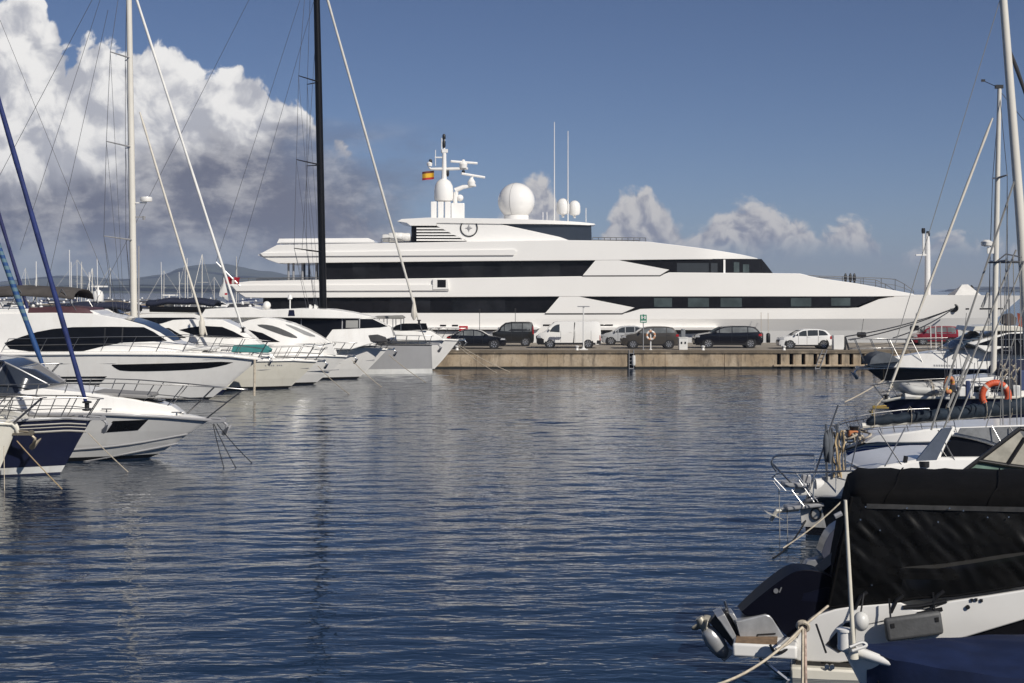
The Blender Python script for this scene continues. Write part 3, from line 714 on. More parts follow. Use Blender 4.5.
    for (cx, cy, x0, y0, x1, y1) in ((463.4, 164.6, 451, 161.8, 477, 162.8), (471.5, 182.4, 461.5, 174, 484.5, 177)):
        b = MB(); c = V(cx, cy); b.lathe([(0.3, -0.3), (0.34, 0.05), (0.2, 0.25), (0.1, 0.42)], c, 14); o = b.build('radar', W, R)
        a, d2 = V(x0, y0), V(x1, y1); m_ = MB(); m_.tube([(a[0], -0.5, a[2]), (d2[0], 0.5, d2[2])], 0.11, 6); m_.build('radar_bar', W, o)
        if cy > 180: MB().tube([(c[0], 0, c[2]), ((a[0] + d2[0]) / 2, 0, (a[2] + d2[2]) / 2)], 0.07, 6).build('radar_post', W, o)
    MB().ball(V(460, 198), 0.3, 14, 8).build('radome', W, R)
    for px, py, hgt in ((444, 137, 0.5), (444, 144, 0.7), (447.5, 173, 0.6), (463.4, 172, 0.3), (430.5, 161.6, 0.4)):
        MB().lathe([(0.08, -hgt / 2), (0.14, -hgt / 4), (0.14, hgt / 4), (0.08, hgt / 2)], V(px, py), 10).build('nav_light', M_black(), R)
    MB().lathe([(0.2, -.15), (0.24, 0.1), (0.12, 0.22)], V(429.6, 164.4), 12).build('searchlight', W, R)
    # bow mast, tented foredeck gear
    x = fr.p(927.5, 300, 0)[0]; z0, z1 = fr.p(0, 296, 0)[1], fr.p(0, 233, 0)[1]
    MB().tube([(x, 0, z0), (x, 0, z1 - 1.0), (x, 0, z1)], [0.27, 0.22, 0.14], 10).build('bow_mast', W, R)
    b = MB(); b.box((x - 0.55, 0, fr.p(0, 255, 0)[1]), (0.9, 0.35, 0.12)); b.tube([(x - 0.35, 0, fr.p(0, 255, 0)[1]), (x - 0.35, 0, fr.p(0, 232, 0)[1])], 0.1, 8); b.build('mast_bracket', W, R)
    for dx_, py in ((-0.35, 231), (0.05, 234)): MB().lathe([(0.14, -0.2), (0.17, 0), (0.14, 0.24)], (x + dx_, 0, fr.p(0, py, 0)[1]), 10).build('nav_light', M_black(), R)
    b = MB(); xa, za = fr.p(965, 284.6, 0); xl, zl = fr.p(950, 296, 0); xr, _ = fr.p(978, 296, 0)
    b.add([(xl, -1.2, zl), (xr, -1.2, zl), (xr, 1.2, zl), (xl, 1.2, zl), (xa - 0.25, 0, za), (xa + 0.25, 0, za + 0.02)], [(0, 1, 5, 4), (2, 3, 4, 5), (0, 4, 3), (1, 2, 5)]); b.build('deck_cover', mat('canvas_white', (0.72, 0.70, 0.66), 0.8, bump=0.4, bs=5), R, 0)
    MB().tube([V(972.5, 296), V(972.5, 287), V(971, 285.5)], 0.09, 6).build('deck_light', M_black(), R)
    # flags
    def flag(nm, px, py, w, hgt, cols, lab):
        c = V(px, py); m = MB()
        n = len(cols); G = []
        for i in range(9):
            t = i / 8; G.append([(c[0] - w * t, 0.12 * sin(t * 7), c[2] - hgt * k / (2 * n) - 0.12 * t) for k in range(2 * n + 1)])
        m = MB()
        for k in range(n): m.m = k; m.grid([[g[2 * k], g[2 * k + 1], g[2 * k + 2]] for g in G])
        return m.build(nm, cols, R, 60, label=lab)
    fl = flag('flag', 434, 170.5, 1.0, 0.72, [mat('flag_dark_red', (0.12, 0.03, 0.02), 0.8), mat('flag_yellow', (0.62, 0.36, 0.02), 0.8), mat('flag_yellow_low', (0.62, 0.36, 0.02), 0.8), mat('flag_red', (0.36, 0.02, 0.02), 0.8)], 'small red and yellow flag flying below the radar mast')
    return fr, h
YF, YH = yacht()

# things beside the yacht
def fender(px, py, hgt, r, lab, grp, Y=120.35):
    x, y, z = PT(px, py, Y); b = MB()
    b.lathe([(0.02, hgt / 2), (r * .7, hgt * .46), (r, hgt * .34), (r, -hgt * .34), (r * .7, -hgt * .46), (0.02, -hgt / 2)], (0, 0, 0), 14)
    o = b.build('fender', M_black(), None, 50, loc=(x, y, z)); tag(o, lab, 'fender', grp)
    b = MB(); b.tube([(0, 0, hgt / 2), (0, 0.05, hgt / 2 + 1.6)], 0.02, 4); b.build('lanyard', M_rope(), o)
fender(761.2, 337.6, 0.85, 0.17, 'black fender on the white yacht side nearest the black estate car', 'black hull fenders')
fender(768.2, 338.2, 0.85, 0.17, 'black fender on the white yacht side a step right of its twin', 'black hull fenders')

# ------------------------------------------------------------------ cars on the quay
PROF = {
 'hatch': [(0, .30), (.004, .52), (.03, .66), (.07, .80), (.13, .94), (.24, .995), (.42, 1.0), (.56, .965), (.64, .88), (.77, .665), (.90, .585), (.97, .49), (1, .36), (.995, .20), (.97, .14), (.03, .14), (.005, .2)],
 'suv':   [(0, .34), (.004, .56), (.03, .68), (.07, .84), (.11, .95), (.2, .99), (.42, 1.0), (.56, .97), (.64, .89), (.75, .69), (.90, .62), (.97, .53), (1, .38), (.995, .24), (.97, .18), (.03, .18), (.005, .24)],
 'mpv':   [(0, .3), (0, .6), (.015, .85), (.04, .97), (.1, 1.0), (.5, 1.0), (.64, .96), (.74, .82), (.81, .64), (.93, .57), (.98, .47), (1, .34), (.995, .2), (.97, .14), (.03, .14), (.005, .2)],
 'van':   [(0, .18), (0, .6), (.01, .93), (.04, .985), (.1, 1.0), (.66, 1.0), (.72, .97), (.80, .80), (.86, .62), (.95, .54), (.985, .44), (1, .30), (.995, .18), (.97, .14), (.03, .14)],
 'saloon':[(0, .38), (.01, .60), (.05, .67), (.12, .72), (.22, .90), (.31, .985), (.42, 1.0), (.52, .975), (.60, .89), (.71, .69), (.90, .58), (.97, .49), (1, .36), (.995, .2), (.97, .14), (.03, .14), (.005, .22)]}
WIN = {
 'hatch': ([(.085, .70), (.15, .905), (.25, .955), (.42, .955), (.55, .92), (.62, .845), (.725, .67), (.5, .655)], (.27, .48, .64)),
 'suv':   ([(.07, .73), (.13, .91), (.22, .945), (.42, .95), (.55, .925), (.62, .86), (.715, .705), (.5, .69)], (.22, .45, .635)),
 'mpv':   ([(.05, .62), (.06, .92), (.1, .945), (.5, .945), (.62, .91), (.71, .79), (.76, .645), (.5, .61)], (.26, .50, .66)),
 'van':   ([(.635, .60), (.635, .90), (.70, .885), (.76, .77), (.80, .63)], ()),
 'saloon':([(.16, .715), (.235, .88), (.31, .94), (.42, .955), (.51, .925), (.585, .85), (.675, .69), (.5, .68)], (.29, .46, .60))}
WHEELS = {'hatch': (.175, .80), 'suv': (.18, .80), 'mpv': (.19, .80), 'van': (.20, .79), 'saloon': (.20, .80)}
M_rim = lambda: mat('alloy_rim', (0.42, 0.42, 0.43), 0.3, 0.7, var=0.05)
M_red = lambda: mat('tail_lens', (0.30, 0.008, 0.01), 0.15, var=0.1)
M_lens = lambda: mat('head_lens', (0.45, 0.46, 0.48), 0.08, var=0.1)
def wheel_proto():
    t = MB(); t.lathe([(0.20, -0.10), (0.30, -0.11), (0.335, -0.07), (0.335, 0.07), (0.30, 0.11), (0.20, 0.10)], (0, 0, 0), 22, 'y')
    r = MB()
    r.lathe([(0.205, -0.112), (0.22, -0.112), (0.22, -0.06), (0.205, -0.06)], (0, 0, 0), 22, 'y', ring=True)
    for k in range(7):
        a = 2 * pi * k / 7; r.add([(0.04 * cos(a + 1.2), -0.095, 0.04 * sin(a + 1.2)), (0.21 * cos(a + .13), -0.108, 0.21 * sin(a + .13)), (0.21 * cos(a - .13), -0.108, 0.21 * sin(a - .13)), (0.04 * cos(a - 1.2), -0.095, 0.04 * sin(a - 1.2))], [(0, 1, 2, 3)])
    r.lathe([(0.06, -0.11), (0.06, -0.09)], (0, 0, 0), 10, 'y')
    return t, r
def car(name, label, px0, px1, Y, style, paint, H, dirn=-1, W=1.8, rr=1.0, trim=None):
    """px0, px1: where its ends stand in the picture"""
    xa, xb_ = (px0 - CX) * Y / F, (px1 - CX) * Y / F; L = xb_ - xa
    root = thing(name, label, 'van' if style == 'van' else 'car', ((xa + xb_) / 2, Y + W / 2, QZ), 0 if dirn > 0 else pi)
    S = lambda l: [((x - .5) * L, z * H) for x, z in l]
    belt = 0.66 * H
    def w(x, z):
        t = abs(x) / (L / 2)
        return W / 2 * (1 - 0.17 * max(0, (t - 0.62) / 0.38) ** 2.5) - max(0, z - belt) * (0.10 if style == 'van' else 0.27) - max(0, 0.42 * H - z) * 0.08
    MB().band(S(PROF[style]), w, 0.25, 5).build('body', paint, root, 50, 0.05, 2)
    poly, cuts = WIN[style]; gl = mat('car_glass', (0.04, 0.045, 0.048), 0.05, spec=0.6) if style in ('hatch', 'van') else mat('car_glass_painted_view', (0.17, 0.18, 0.18), 0.05, var=.4, vs=.9, spec=0.6)  # pale variant: bright hull seen through the windows, painted into opaque glass
    T, Bt = chains(S(poly)); lo, hi = T[0][0], T[-1][0]
    cx = [lo] + [(c - .5) * L for c in cuts if lo < (c - .5) * L < hi] + [hi]
    for sd_ in (-1, 1):
        for a, b in zip(cx, cx[1:]):
            a2, b2 = a + 0.03, b - 0.03; n = 5; xs = np.linspace(a2, b2, n)
            pl = [(x, np.interp(x, Bt[:, 0], Bt[:, 1])) for x in xs] + [(x, np.interp(x, T[:, 0], T[:, 1])) for x in xs[::-1]]
            pl = [p for i, p in enumerate(pl) if i == 0 or abs(p[0] - pl[i - 1][0]) + abs(p[1] - pl[i - 1][1]) > 0.01]
            MB().panel(pl, w, 0.008, 0.03, 0.5, 2, (sd_,)).build('window', gl, root, 0)
    # windscreen and rear window follow the outline
    pr = S(PROF[style]); top = chains(pr)[0]
    def slope(x0, x1, nm, dz=0.008):
        xs = np.linspace((x0 - .5) * L, (x1 - .5) * L, 6); b = MB()
        b.grid([[(x, k * (w(x, np.interp(x, top[:, 0], top[:, 1])) - 0.08), np.interp(x, top[:, 0], top[:, 1]) + dz + 0.012) for k in (-1, -.5, 0, .5, 1)] for x in xs]); b.build(nm, gl, root)
    wsx = {'hatch': (.60, .755), 'suv': (.60, .74), 'mpv': (.66, .80), 'van': (.735, .85), 'saloon': (.56, .70)}[style]; slope(*wsx, 'windscreen')
    if style == 'saloon': slope(.13, .27, 'rear_window')
    r0 = 0.335 * rr
    tp, rp = wheel_proto.cache if hasattr(wheel_proto, 'cache') else (None, None)
    for f in WHEELS[style]:
        for sd_ in (-1, 1):
            x = (f - .5) * L; yy = sd_ * (w(x, 0.4) - 0.09)
            a = MB(); a.lathe([(r0 + 0.055, -0.03), (r0 + 0.055, 0.1)], (x, sd_ * (w(x, 0.4) - 0.018) - (0.0 if sd_ < 0 else 0.08), r0 + 0.02), 20, 'y'); a.build('wheel_arch', M_black(), root)
            t, rm = wheel_proto()
            o = t.build('wheel', M_rubber(), root, 40, loc=(x, yy, r0)); o.scale = (rr, 1, rr)
            if sd_ > 0: o.rotation_euler = (0, 0, pi)
            rm.build('rim', M_rim() if trim is None else trim, o, 40)
    hl = {'hatch': (.91, .985, .47, .56), 'suv': (.92, .988, .50, .58), 'mpv': (.92, .985, .44, .54), 'van': (.93, .99, .38, .48), 'saloon': (.91, .985, .47, .55)}[style]
    tl = {'hatch': (.005, .05, .50, .66), 'suv': (.005, .06, .55, .66), 'mpv': (.003, .03, .50, .84), 'van': (.002, .02, .30, .50), 'saloon': (.01, .08, .56, .64)}[style]
    for sd_ in (-1, 1):
        for q, nm, m_ in ((hl, 'headlight', M_lens()), (tl, 'tail_light', M_red())):
            MB().panel(S([(q[0], q[2]), (q[0] + .008, q[3]), (q[1], q[3] - .02), (q[1], q[2])]), w, 0.012, 0.06, 0.1, 2, (sd_,)).build(nm, m_, root, 40, 0.008, 1)
        m_ = MB(); mx = (wsx[1] - .05 - .5) * L; m_.ball((mx, sd_ * (w(mx, belt) + 0.09), belt + 0.09), 0.1, 10, 6, 0.8, 0.7, 1.2); m_.build('wing_mirror', paint, root)
        sk = MB(); sk.panel(S([(.02, .14), (.02, .215), (.98, .215), (.98, .14)]), w, 0.006, 0.05, 0.4, 1, (sd_,)); sk.build('sill_trim', M_black(), root, 0)
        hn = MB()
        for c in cuts[:2] if len(cuts) > 1 else (.5,):
            hn.box(((c - .03 - .5) * L, sd_ * (w((c - .5) * L, belt * .9) + 0.012), belt * .93), (0.2, 0.025, 0.03))
        hn.build('door_handle', paint, root)
        sm = MB()
        for c in (cuts if style != 'van' else (.40, .62, .15)):
            x = (c - .5) * L + 0.02; sm.panel([(x - .008, .24 * H), (x - .008, .66 * H), (x + .008, .66 * H), (x + .008, .24 * H)], w, 0.004, 0.02, 1, 3, (sd_,))
        split(sm.build('door_seam', M_black(), root, 0))
    g = MB(); g.box((L / 2 - 0.03, 0, .40 * H), (0.1, W * .5, .10 * H)); g.build('grille', M_black(), root, bevel=0.01)
    pl = MB(); pl.box((-L / 2 - 0.0, 0, .42 * H), (0.06, 0.5, 0.11)); pl.build('plate', M_boot(), root)
    return root, w, L
pt = lambda n, c, r=0.22: mat('paint_' + n, c, r, var=0.02, coat=0.25, spec=.35)
car('parked_car', 'black saloon parked at the left end of the quay row, facing right', 446, 506, 106.2, 'saloon', pt('black', (0.006, 0.006, 0.008)), 1.38, 1)
car('parked_car', 'dark grey boxy people carrier seen behind the black saloon', 489, 534, 111, 'mpv', pt('olive_grey', (0.018, 0.018, 0.0175)), 1.80, -1, 1.8)
vr, vw, vL = car('parked_van', 'white panel van parked beside the lamp post', 536.5, 601, 107.2, 'van', pt('white_van', (0.78, 0.77, 0.74)), 1.92, -1, 1.9)
MB().panel([(-.08 * vL, .2 * 1.92), (-.10 * vL, .97 * 1.92), (-.085 * vL, .97 * 1.92), (-.065 * vL, .2 * 1.92)], vw, 0.006, 0.03, 1, 4, (1,)).build('door_gap', M_black(), vr, 0)
for q in ([(.885, .15), (.885, .34), (.93, .40), (.992, .40), (.995, .2), (.97, .15)], [(.0, .17), (.0, .30), (.06, .30), (.07, .17)]):
    for sg in (-1, 1): MB().panel([((x - .5) * vL, z * 1.92) for x, z in q], vw, .012, .05, .1, 2, (sg,)).build('bumper', M_black(), vr, 40)
car('parked_car', 'silver hatchback parked right of the white van', 602, 647, 113.2, 'hatch', pt('silver', (0.40, 0.41, 0.42), 0.3), 1.46, -1, 1.75)
car('parked_car', 'brown grey crossover parked behind the green sign', 621.5, 679.5, 106.6, 'suv', pt('bronze', (0.055, 0.049, 0.042), 0.3), 1.58, -1)
car('parked_car', 'black estate car parked alone right of the white pedestal', 694.5, 763, 107.4, 'suv', pt('blue_black', (0.006, 0.006, 0.009)), 1.60, -1, 1.9, 1.06)
car('parked_car', 'white hatchback parked above the slotted quay wall', 779.5, 833, 106.2, 'hatch', pt('white_car', (0.78, 0.775, 0.76)), 1.40, -1, 1.7)
car('parked_car', 'red hatchback parked furthest right, behind the boat rails', 914, 959, 113, 'mpv', pt('red', (0.17, 0.008, 0.018)), 1.44, -1, 1.7, 0.9)

# ------------------------------------------------------------------ quay furniture
def furniture():
    wpaint = mat('white_paint', (0.74, 0.73, 0.70), 0.45, var=0.05, streak=0.2)
    def at(px, Y): return ((px - CX) * Y / F, Y, QZ)
    o = thing('street_lamp', 'slim white lamp post with a flat T head beside the white van', 'street lamp', at(583.5, 104.7))
    b = MB(); b.lathe([(0.20, 0), (0.20, 0.06), (0.07, 0.16), (0.05, 0.3), (0.045, 3.0)], n=10); b.box((0, 0, 0.03), (0.6, 0.4, 0.06)); b.build('post', wpaint, o)
    b = MB(); b.box((-0.22, 0, 3.03), (0.4, 0.16, 0.07)); b.box((0.22, 0, 3.03), (0.4, 0.16, 0.07)); b.box((0, 0, 3.0), (0.12, 0.1, 0.12)); b.build('lamp_head', M_grey(), o, bevel=0.01)
    o = thing('parking_sign', 'square green sign with white bars on a thin post at the quay edge', 'sign', at(643.3, 104.6))
    b = MB(); b.lathe([(0.1, 0), (0.1, 0.03), (0.035, 0.04), (0.035, 2.5)], n=8); b.build('post', M_grey(), o)
    p = MB(); p.box((0, -0.05, 2.18), (0.46, 0.03, 0.56)); p = p.build('panel', mat('sign_green', (0.02, 0.20, 0.12), 0.4), o, bevel=0.008)
    b = MB(); b.box((-0.10, -0.068, 2.27), (0.09, 0.008, 0.26)); b.box((-0.02, -0.068, 2.27), (0.08, 0.008, 0.06)); b.box((0.11, -0.068, 2.27), (0.10, 0.008, 0.24)); b.box((0, -0.068, 2.0), (0.36, 0.008, 0.08)); b.build('marking', wpaint, p)
    o = thing('lifebuoy_stand', 'pale orange and white lifebuoy hung on a white post at the quay edge', 'lifebuoy stand', at(650.6, 104.65))
    b = MB(); b.lathe([(0.12, 0), (0.12, 0.04), (0.05, 0.06), (0.05, 1.45)], n=8); b.box((0, -0.03, 1.2), (0.5, 0.03, 0.05)); b.build('post', wpaint, o)
    b = MB(); n = 28
    for i in range(n):
        t = 2 * pi * i / n; b.m = 1 if (i // 3) % 2 else 0
        b.tube([(0.28 * cos(t), -0.12, 1.02 + 0.28 * sin(t)), (0.28 * cos(t + 2 * pi / n), -0.12, 1.02 + 0.28 * sin(t + 2 * pi / n))], 0.075, 8)
    b.build('lifebuoy', [mat('buoy_faded', (0.60, 0.30, 0.16), 0.6), wpaint], o)
    o = thing('power_pedestal', 'white service cabinet with a meter head at the quay edge', 'pedestal', at(683, 104.9))
    b = MB(); b.box((0, 0, 0.42), (0.6, 0.42, 0.84)); b.box((0, 0, 0.86), (0.68, 0.48, 0.06)); b.build('cabinet', wpaint, o, bevel=0.02)
    b = MB(); b.box((0, 0, 1.13), (0.3, 0.26, 0.48)); b.lathe([(0.17, 1.36), (0.12, 1.46)], n=10); b.build('meter_head', mat('pedestal_grey', (0.2, 0.21, 0.22), 0.5), o, bevel=0.03)
    for dx in (-0.12, 0.14):
        b = MB(); b.box((dx, -0.225, 0.5), (0.1, 0.05, 0.14)); b.build('socket', M_black(), o, bevel=0.01)
    for px, lab in ((457, 'white mooring bollard on the quay edge by the black saloon'), (577, 'white mooring bollard on the quay edge at the foot of the lamp post'), (703, 'white mooring bollard under the nose of the black estate car'), (784, 'white mooring bollard under the nose of the white hatchback')):
        b = MB(); b.lathe([(0.13, 0), (0.11, 0.05), (0.09, 0.16), (0.15, 0.22), (0.15, 0.28), (0.05, 0.32)], n=14); q = b.build('bollard', wpaint, None, 50, loc=at(px, 104.35)); tag(q, lab, 'bollard', 'bollards along the quay edge')
    o = thing('deck_lamp', 'small black lamp on a thin rod above the black saloon', 'lamp', at(479.6, 119)); MB().tube([(0, 0, 0), (0, 0, 2.35)], 0.025, 5).build('rod', M_wire(), o); MB().box((0, 0, 2.5), (0.13, 0.13, 0.32)).build('head', M_black(), o, bevel=0.02)
    o = thing('deck_lamp', 'small black lamp on a thin rod above the grey people carrier', 'lamp', at(515.3, 119)); MB().tube([(0, 0, 0), (0, 0, 2.4)], 0.025, 5).build('rod', M_wire(), o); MB().box((0, 0, 2.55), (0.13, 0.13, 0.32)).build('head', M_black(), o, bevel=0.02)
    o = thing('notice_board', 'small red board on two legs behind the black saloon', 'notice board', at(463.4, 112)); b = MB()
    b.box((0, 0, 1.32), (0.66, 0.06, 0.34)); b.build('panel', mat('board_red', (0.42, 0.015, 0.025), 0.5), o, bevel=0.01)
    for dx in (-0.25, 0.25): MB().tube([(dx, 0, 0), (dx, 0, 1.2)], 0.03, 6).build('leg', M_grey(), o)
    b = MB(); b.box((0, -0.034, 1.32), (0.4, 0.006, 0.07)); b.build('marking', wpaint, o)
    # ladders
    for px, lab in ((631.3, 'rusty ladder in the dark niche of the quay wall'), (822, 'grey steel ladder leaning on the slotted quay wall')):
        x = (px - CX) * QY / F; b = MB()
        lean = 0.45 if px > 700 else 0.0
        o = thing('ladder', lab, 'ladder', (x, QY - 0.06, 0))
        for s_ in (-0.16, 0.16): MB().tube([(s_ - lean, 0.0, -0.3), (s_ + lean * 0.4, 0.0, 1.28)], 0.028, 6).build('stile', M_grey(), o)
        for k in range(5): z = 0.0 + k * 0.26; t = (z + .3) / 1.58; MB().tube([(-0.16 - lean + t * 1.4 * lean, 0, z), (0.16 - lean + t * 1.4 * lean, 0, z)], 0.02, 5).build('rung', M_grey(), o)
    b = MB(); b.lathe([(0.1, 0.35), (0.13, 0.25), (0.13, -0.25), (0.1, -0.35)], n=10); q = b.build('fender', M_boot(), None, 50, loc=((633.6 - CX) * QY / F, QY - 0.05, 0.55)); tag(q, 'small white fender hanging in the dark ladder niche', 'fender')
    o = thing('mooring_post', 'white box bollard with dark chocks at the right end of the quay', 'bollard', at(838, 105.2)); b = MB(); b.box((0, 0, 0.5), (0.75, 0.6, 1.0)); b.build('cabinet', wpaint, o, bevel=0.03)
    b = MB(); b.tube([(0.42, -0.3, 0), (0.5, 0, 0.9)], 0.09, 6); b.tube([(0.7, -0.3, 0), (0.5, 0, 0.9)], 0.07, 6); b.build('chock', M_black(), o)
    # mooring lines of the yacht with their black rat guards
    A = Vector(PT(953.5, 308.5, 123.3))
    ends = [(846, 336.5, 105.4), (850, 340, 105.6), (893, 338, 106.5)]
    labs = ['upper dark mooring line from the yacht fairlead to the quay box', 'lower dark mooring line from the yacht fairlead to the quay box', 'short dark mooring line from the yacht fairlead behind the bow rail']
    for e, l in zip(ends, labs): mooring('mooring_line', l, A, PT(*e), 0.25, 0.045, M_black(), 'yacht mooring lines')
    for (px, py, Y), l in (((861.5, 334.6, 117), 'black chafe sleeve at the left end of the yacht mooring lines'), ((914.5, 328, 119), 'black chafe sleeve between its two twins under the yacht bow'), ((965, 328, 121), 'black chafe sleeve right of the red car under the yacht bow')):
        x, y, z = PT(px, py, Y); b = MB(); b.lathe([(0.1, -0.36), (0.2, -0.3), (0.2, 0.3), (0.1, 0.36)], n=12, axis='x'); b.tube([(0, 0, 0.1), (0.3, 0.6, 1.2)], 0.02, 4)
        q = b.build('chafe_sleeve', M_black(), None, 50, loc=(x, y, z)); tag(q, l, 'line sleeve', 'black sleeves under the yacht bow')
furniture()

# ------------------------------------------------------------------ sail rig
def rig(fr, px, Yoff, ytop, ybase, r, m, spreaders=(), stays=(), sweep=0.5, lean=0.0, wires=True, chain=1.6, chz=1.6, ell=1.0):
    """mast with swept spreaders, cap shrouds, and stays [(x, z) local end points]"""
    x, zb = fr.p(px, ybase, 0); _, zt = fr.p(px, ytop, 0)
    b = MB(); xt = x + lean
    b.tube([(x, 0, zb), (x + lean * .5, 0, (zb + zt) / 2), (xt, 0, zt)], [r, r * 0.97, r * 0.72], 14)
    mast = b.build('mast', m, fr.root, 60)
    tips = []
    for ys, hs in spreaders:
        z = fr.p(px, ys, 0)[1]; f = (z - zb) / (zt - zb); xx = x + lean * f
        for sg in (-1, 1):
            q = MB(); q.tube([(xx, sg * r * .5, z), (xx - sweep * hs, sg * hs, z + 0.06 * hs)], [0.05, 0.03], 6); q.build('spreader', M_grey() if m is not MATS.get('mast_black') else m, mast)
        tips.append((xx - sweep * hs, hs, z + 0.06 * hs))
    if wires:
        w = MB()
        for sg in (-1, 1):
            L = [(x - 0.35, sg * chain, chz)] + [(a, sg * b_, c) for a, b_, c in sorted(tips, key=lambda t: t[2])] + [(xt, 0, zt - 0.2)]
            w.tube(L, 0.014, 4); 
            for a, b_, c in tips: w.tube([(x - 0.1, sg * chain * .8, chz), (a, sg * b_, c)], 0.010, 4)
        for e in stays: w.tube([(xt, 0, zt - 0.1), e], 0.014, 4)
        w.build('rigging', M_wire(), fr.root, 60)
    return mast, (x, zb), (xt, zt)
def furled(fr, a, b, r, m, name='furled_headsail', drum=True, ends=0.6):
    a, b = Vector(a), Vector(b); n = 16; q = MB()
    q.tube([a.lerp(b, i / n) for i in range(n + 1)], [r * (ends if i in (0, n) else 1.0 + 0.10 * sin(i * 2.1)) for i in range(n + 1)], 10)
    o = q.build(name, m, fr.root, 60)
    if drum:
        d = MB(); d.lathe([(0.06, -0.15), (0.14, -0.13), (0.14, -0.09), (0.07, -0.08), (0.07, 0.08), (0.14, 0.09), (0.14, 0.13), (0.06, 0.15)], b, 12); d.build('furler_drum', M_black(), o)
    return o
def wcab(hb, ztum, z0, xs=None, k=0.0, x1=None):
    """half width of a cabin: leans in with height, narrows towards the bow"""
    def w(x, z):
        v = hb - ztum * (z - z0)
        if x1 is not None and x > xs: v *= max(1 - k * min((x - xs) / (x1 - xs), 1.0) ** 2.0, 0.05)
        return max(v, 0.05)
    return w

# ------------------------------------------------------------------ left row: white yacht with long black windows
def sleek_yacht():
    fr = Frame('motor_yacht', 'large white motor yacht with a long swept black side window and brown bimini', 'motor yacht', 74.6, 2.4, 160); R = fr.root; W = M_white()
    xs = fr.p(-130, 0)[0]
    sheer = fr.P([(-150, 354), (0, 352), (100, 351.4), (168, 352.2)]) + fr.P([(225, 354.2)], 1.5) + fr.P([(262, 357)], 0)
    h = Hull(fr, xs, sheer, fr.p(208, 402, 0)[0], xm=0.42, e=2.0, fl=0.72, k=0.85, sn=0.08, boot=0.12)
    h.mesh('hull', [W, M_black(), M_anti()], STD); h.deck(W, 0.05)
    h.rub(W, 0.06, -0.12); cr = MB()
    L = [(x, -h.y(x, z) - 0.0, z) for x, z in [fr.p(a, b) for a, b in ((-140, 365), (0, 365.5), (60, 364), (109, 364), (200, 361), (236, 361))]]; cr.tube(L, 0.02, 4); cr.build('crease', M_grey(), R)
    G = M_glass()
    MB().panel(rnd(fr.P([(108, 364.8), (116, 365), (170, 364.2), (229, 363.2), (216, 367.6), (196, 371), (150, 372.4), (118, 371.8), (113, 369)]), 1), h.y, 0.012, 0.05, 0.4, 3).build('hull_window', G, R)
    for i in range(4):
        y = 377 + i * 3.2; MB().panel(fr.P([(34 + i, y + 2.2), (34 + i, y), (104 - i * 2.6, y), (101 - i * 2.6, y + 2.2)]), h.y, 0.012, 0.05, 0.6, 2).build('hull_louvre', G, R)
    z0 = fr.p(0, 352)[1]
    cw = wcab(2.0, 0.16, z0, fr.p(80, 0)[0], 0.62, fr.p(180, 0)[0])
    MB().band(fr.P([(-140, 354), (-140, 330), (-60, 318), (0, 313.4), (50, 312.8), (91, 313.6), (120, 319), (141, 325.2), (156, 333), (170, 343), (200, 350), (196, 353.5)], 2.0), cw, 0.5, 5).build('cabin', W, R, 40, 0.04)
    MB().panel(fr.P([(4, 343), (20, 337), (36, 332), (52, 329), (72, 327.2), (110, 326.8), (141, 327.4), (150, 332), (163, 341.4), (120, 342.8), (100, 347), (84, 351), (66, 352), (30, 351.4), (10, 349)], 2.0), cw, 0.012, 0.05, 0.4, 4).build('side_window', G, R)
    for a in (103, 120): MB().panel(fr.P([(a, 343), (a + .3, 327.4), (a + 1.6, 327.4), (a + 1.3, 343)], 2.0), cw, 0.02, 0.05, 0.4, 3).build('window_post', M_black(), R)
    b = MB(); xs2 = [fr.p(a, c, 2.0) for a, c in ((121, 319.5), (131, 322.4), (141, 325.6), (155, 333.2), (168, 342))]
    b.grid([[(x + 0.02, k * (cw(x, z) - 0.12), z + 0.03) for k in (-1, -.5, 0, .5, 1)] for x, z in xs2]); b.build('windscreen', G, R)
    # flybridge
    fw = wcab(1.6, 0.1, fr.p(0, 314)[1], fr.p(60, 0)[0], 0.5, fr.p(110, 0)[0])
    MB().band(fr.P([(-120, 318), (-120, 309), (20, 309), (60, 308.6), (90, 310.4), (100, 315)], 1.6), fw, 0.5).build('flybridge', W, R, bevel=0.04)
    MB().band(fr.P([(28, 313), (29, 307.6), (60, 306.2), (86, 308.4), (92, 313.2)], 1.6), lambda x, z: fw(x, z) + 0.03, 0.5).build('flybridge_cushion', mat('maroon_vinyl', (0.075, 0.03, 0.035), 0.5, var=0.15), R, bevel=0.05)
    br = mat('brown_bimini', (0.062, 0.055, 0.05), 0.85, var=0.2, bump=0.4, bs=8)
    bb = MB(); G_ = []
    for i in range(15):
        t = i / 14; x = fr.p(-110 + 194 * t, 0, 0)[0]; zc = fr.p(0, 286 + 1.0 * sin(t * pi * 5) + (3 if i in (0, 14) else 0), 0)[1]
        G_.append([(x, 1.75 * k, zc - 0.34 * abs(k) ** 3 - (0.16 if abs(k) == 1 else 0)) for k in (-1, -.9, -.5, 0, .5, .9, 1)])
    bb.grid(G_); o = bb.build('bimini', br, R, 60); sd_ = o.modifiers.new('thick', 'SOLIDIFY'); sd_.thickness = 0.05
    f = MB()
    for px in (-100, -20, 30, 72):
        for sg in (-1, 1):
            a = fr.p(px, 289, 0); c = fr.p(px - 12, 311, 0); f.tube([(a[0], sg * 1.7, a[1]), (c[0], sg * 1.55, c[1])], 0.025, 5); c = fr.p(px + 14, 311, 0); f.tube([(a[0], sg * 1.7, a[1]), (c[0], sg * 1.55, c[1])], 0.02, 5)
    split(f.build('bimini_strut', M_rail(), R))
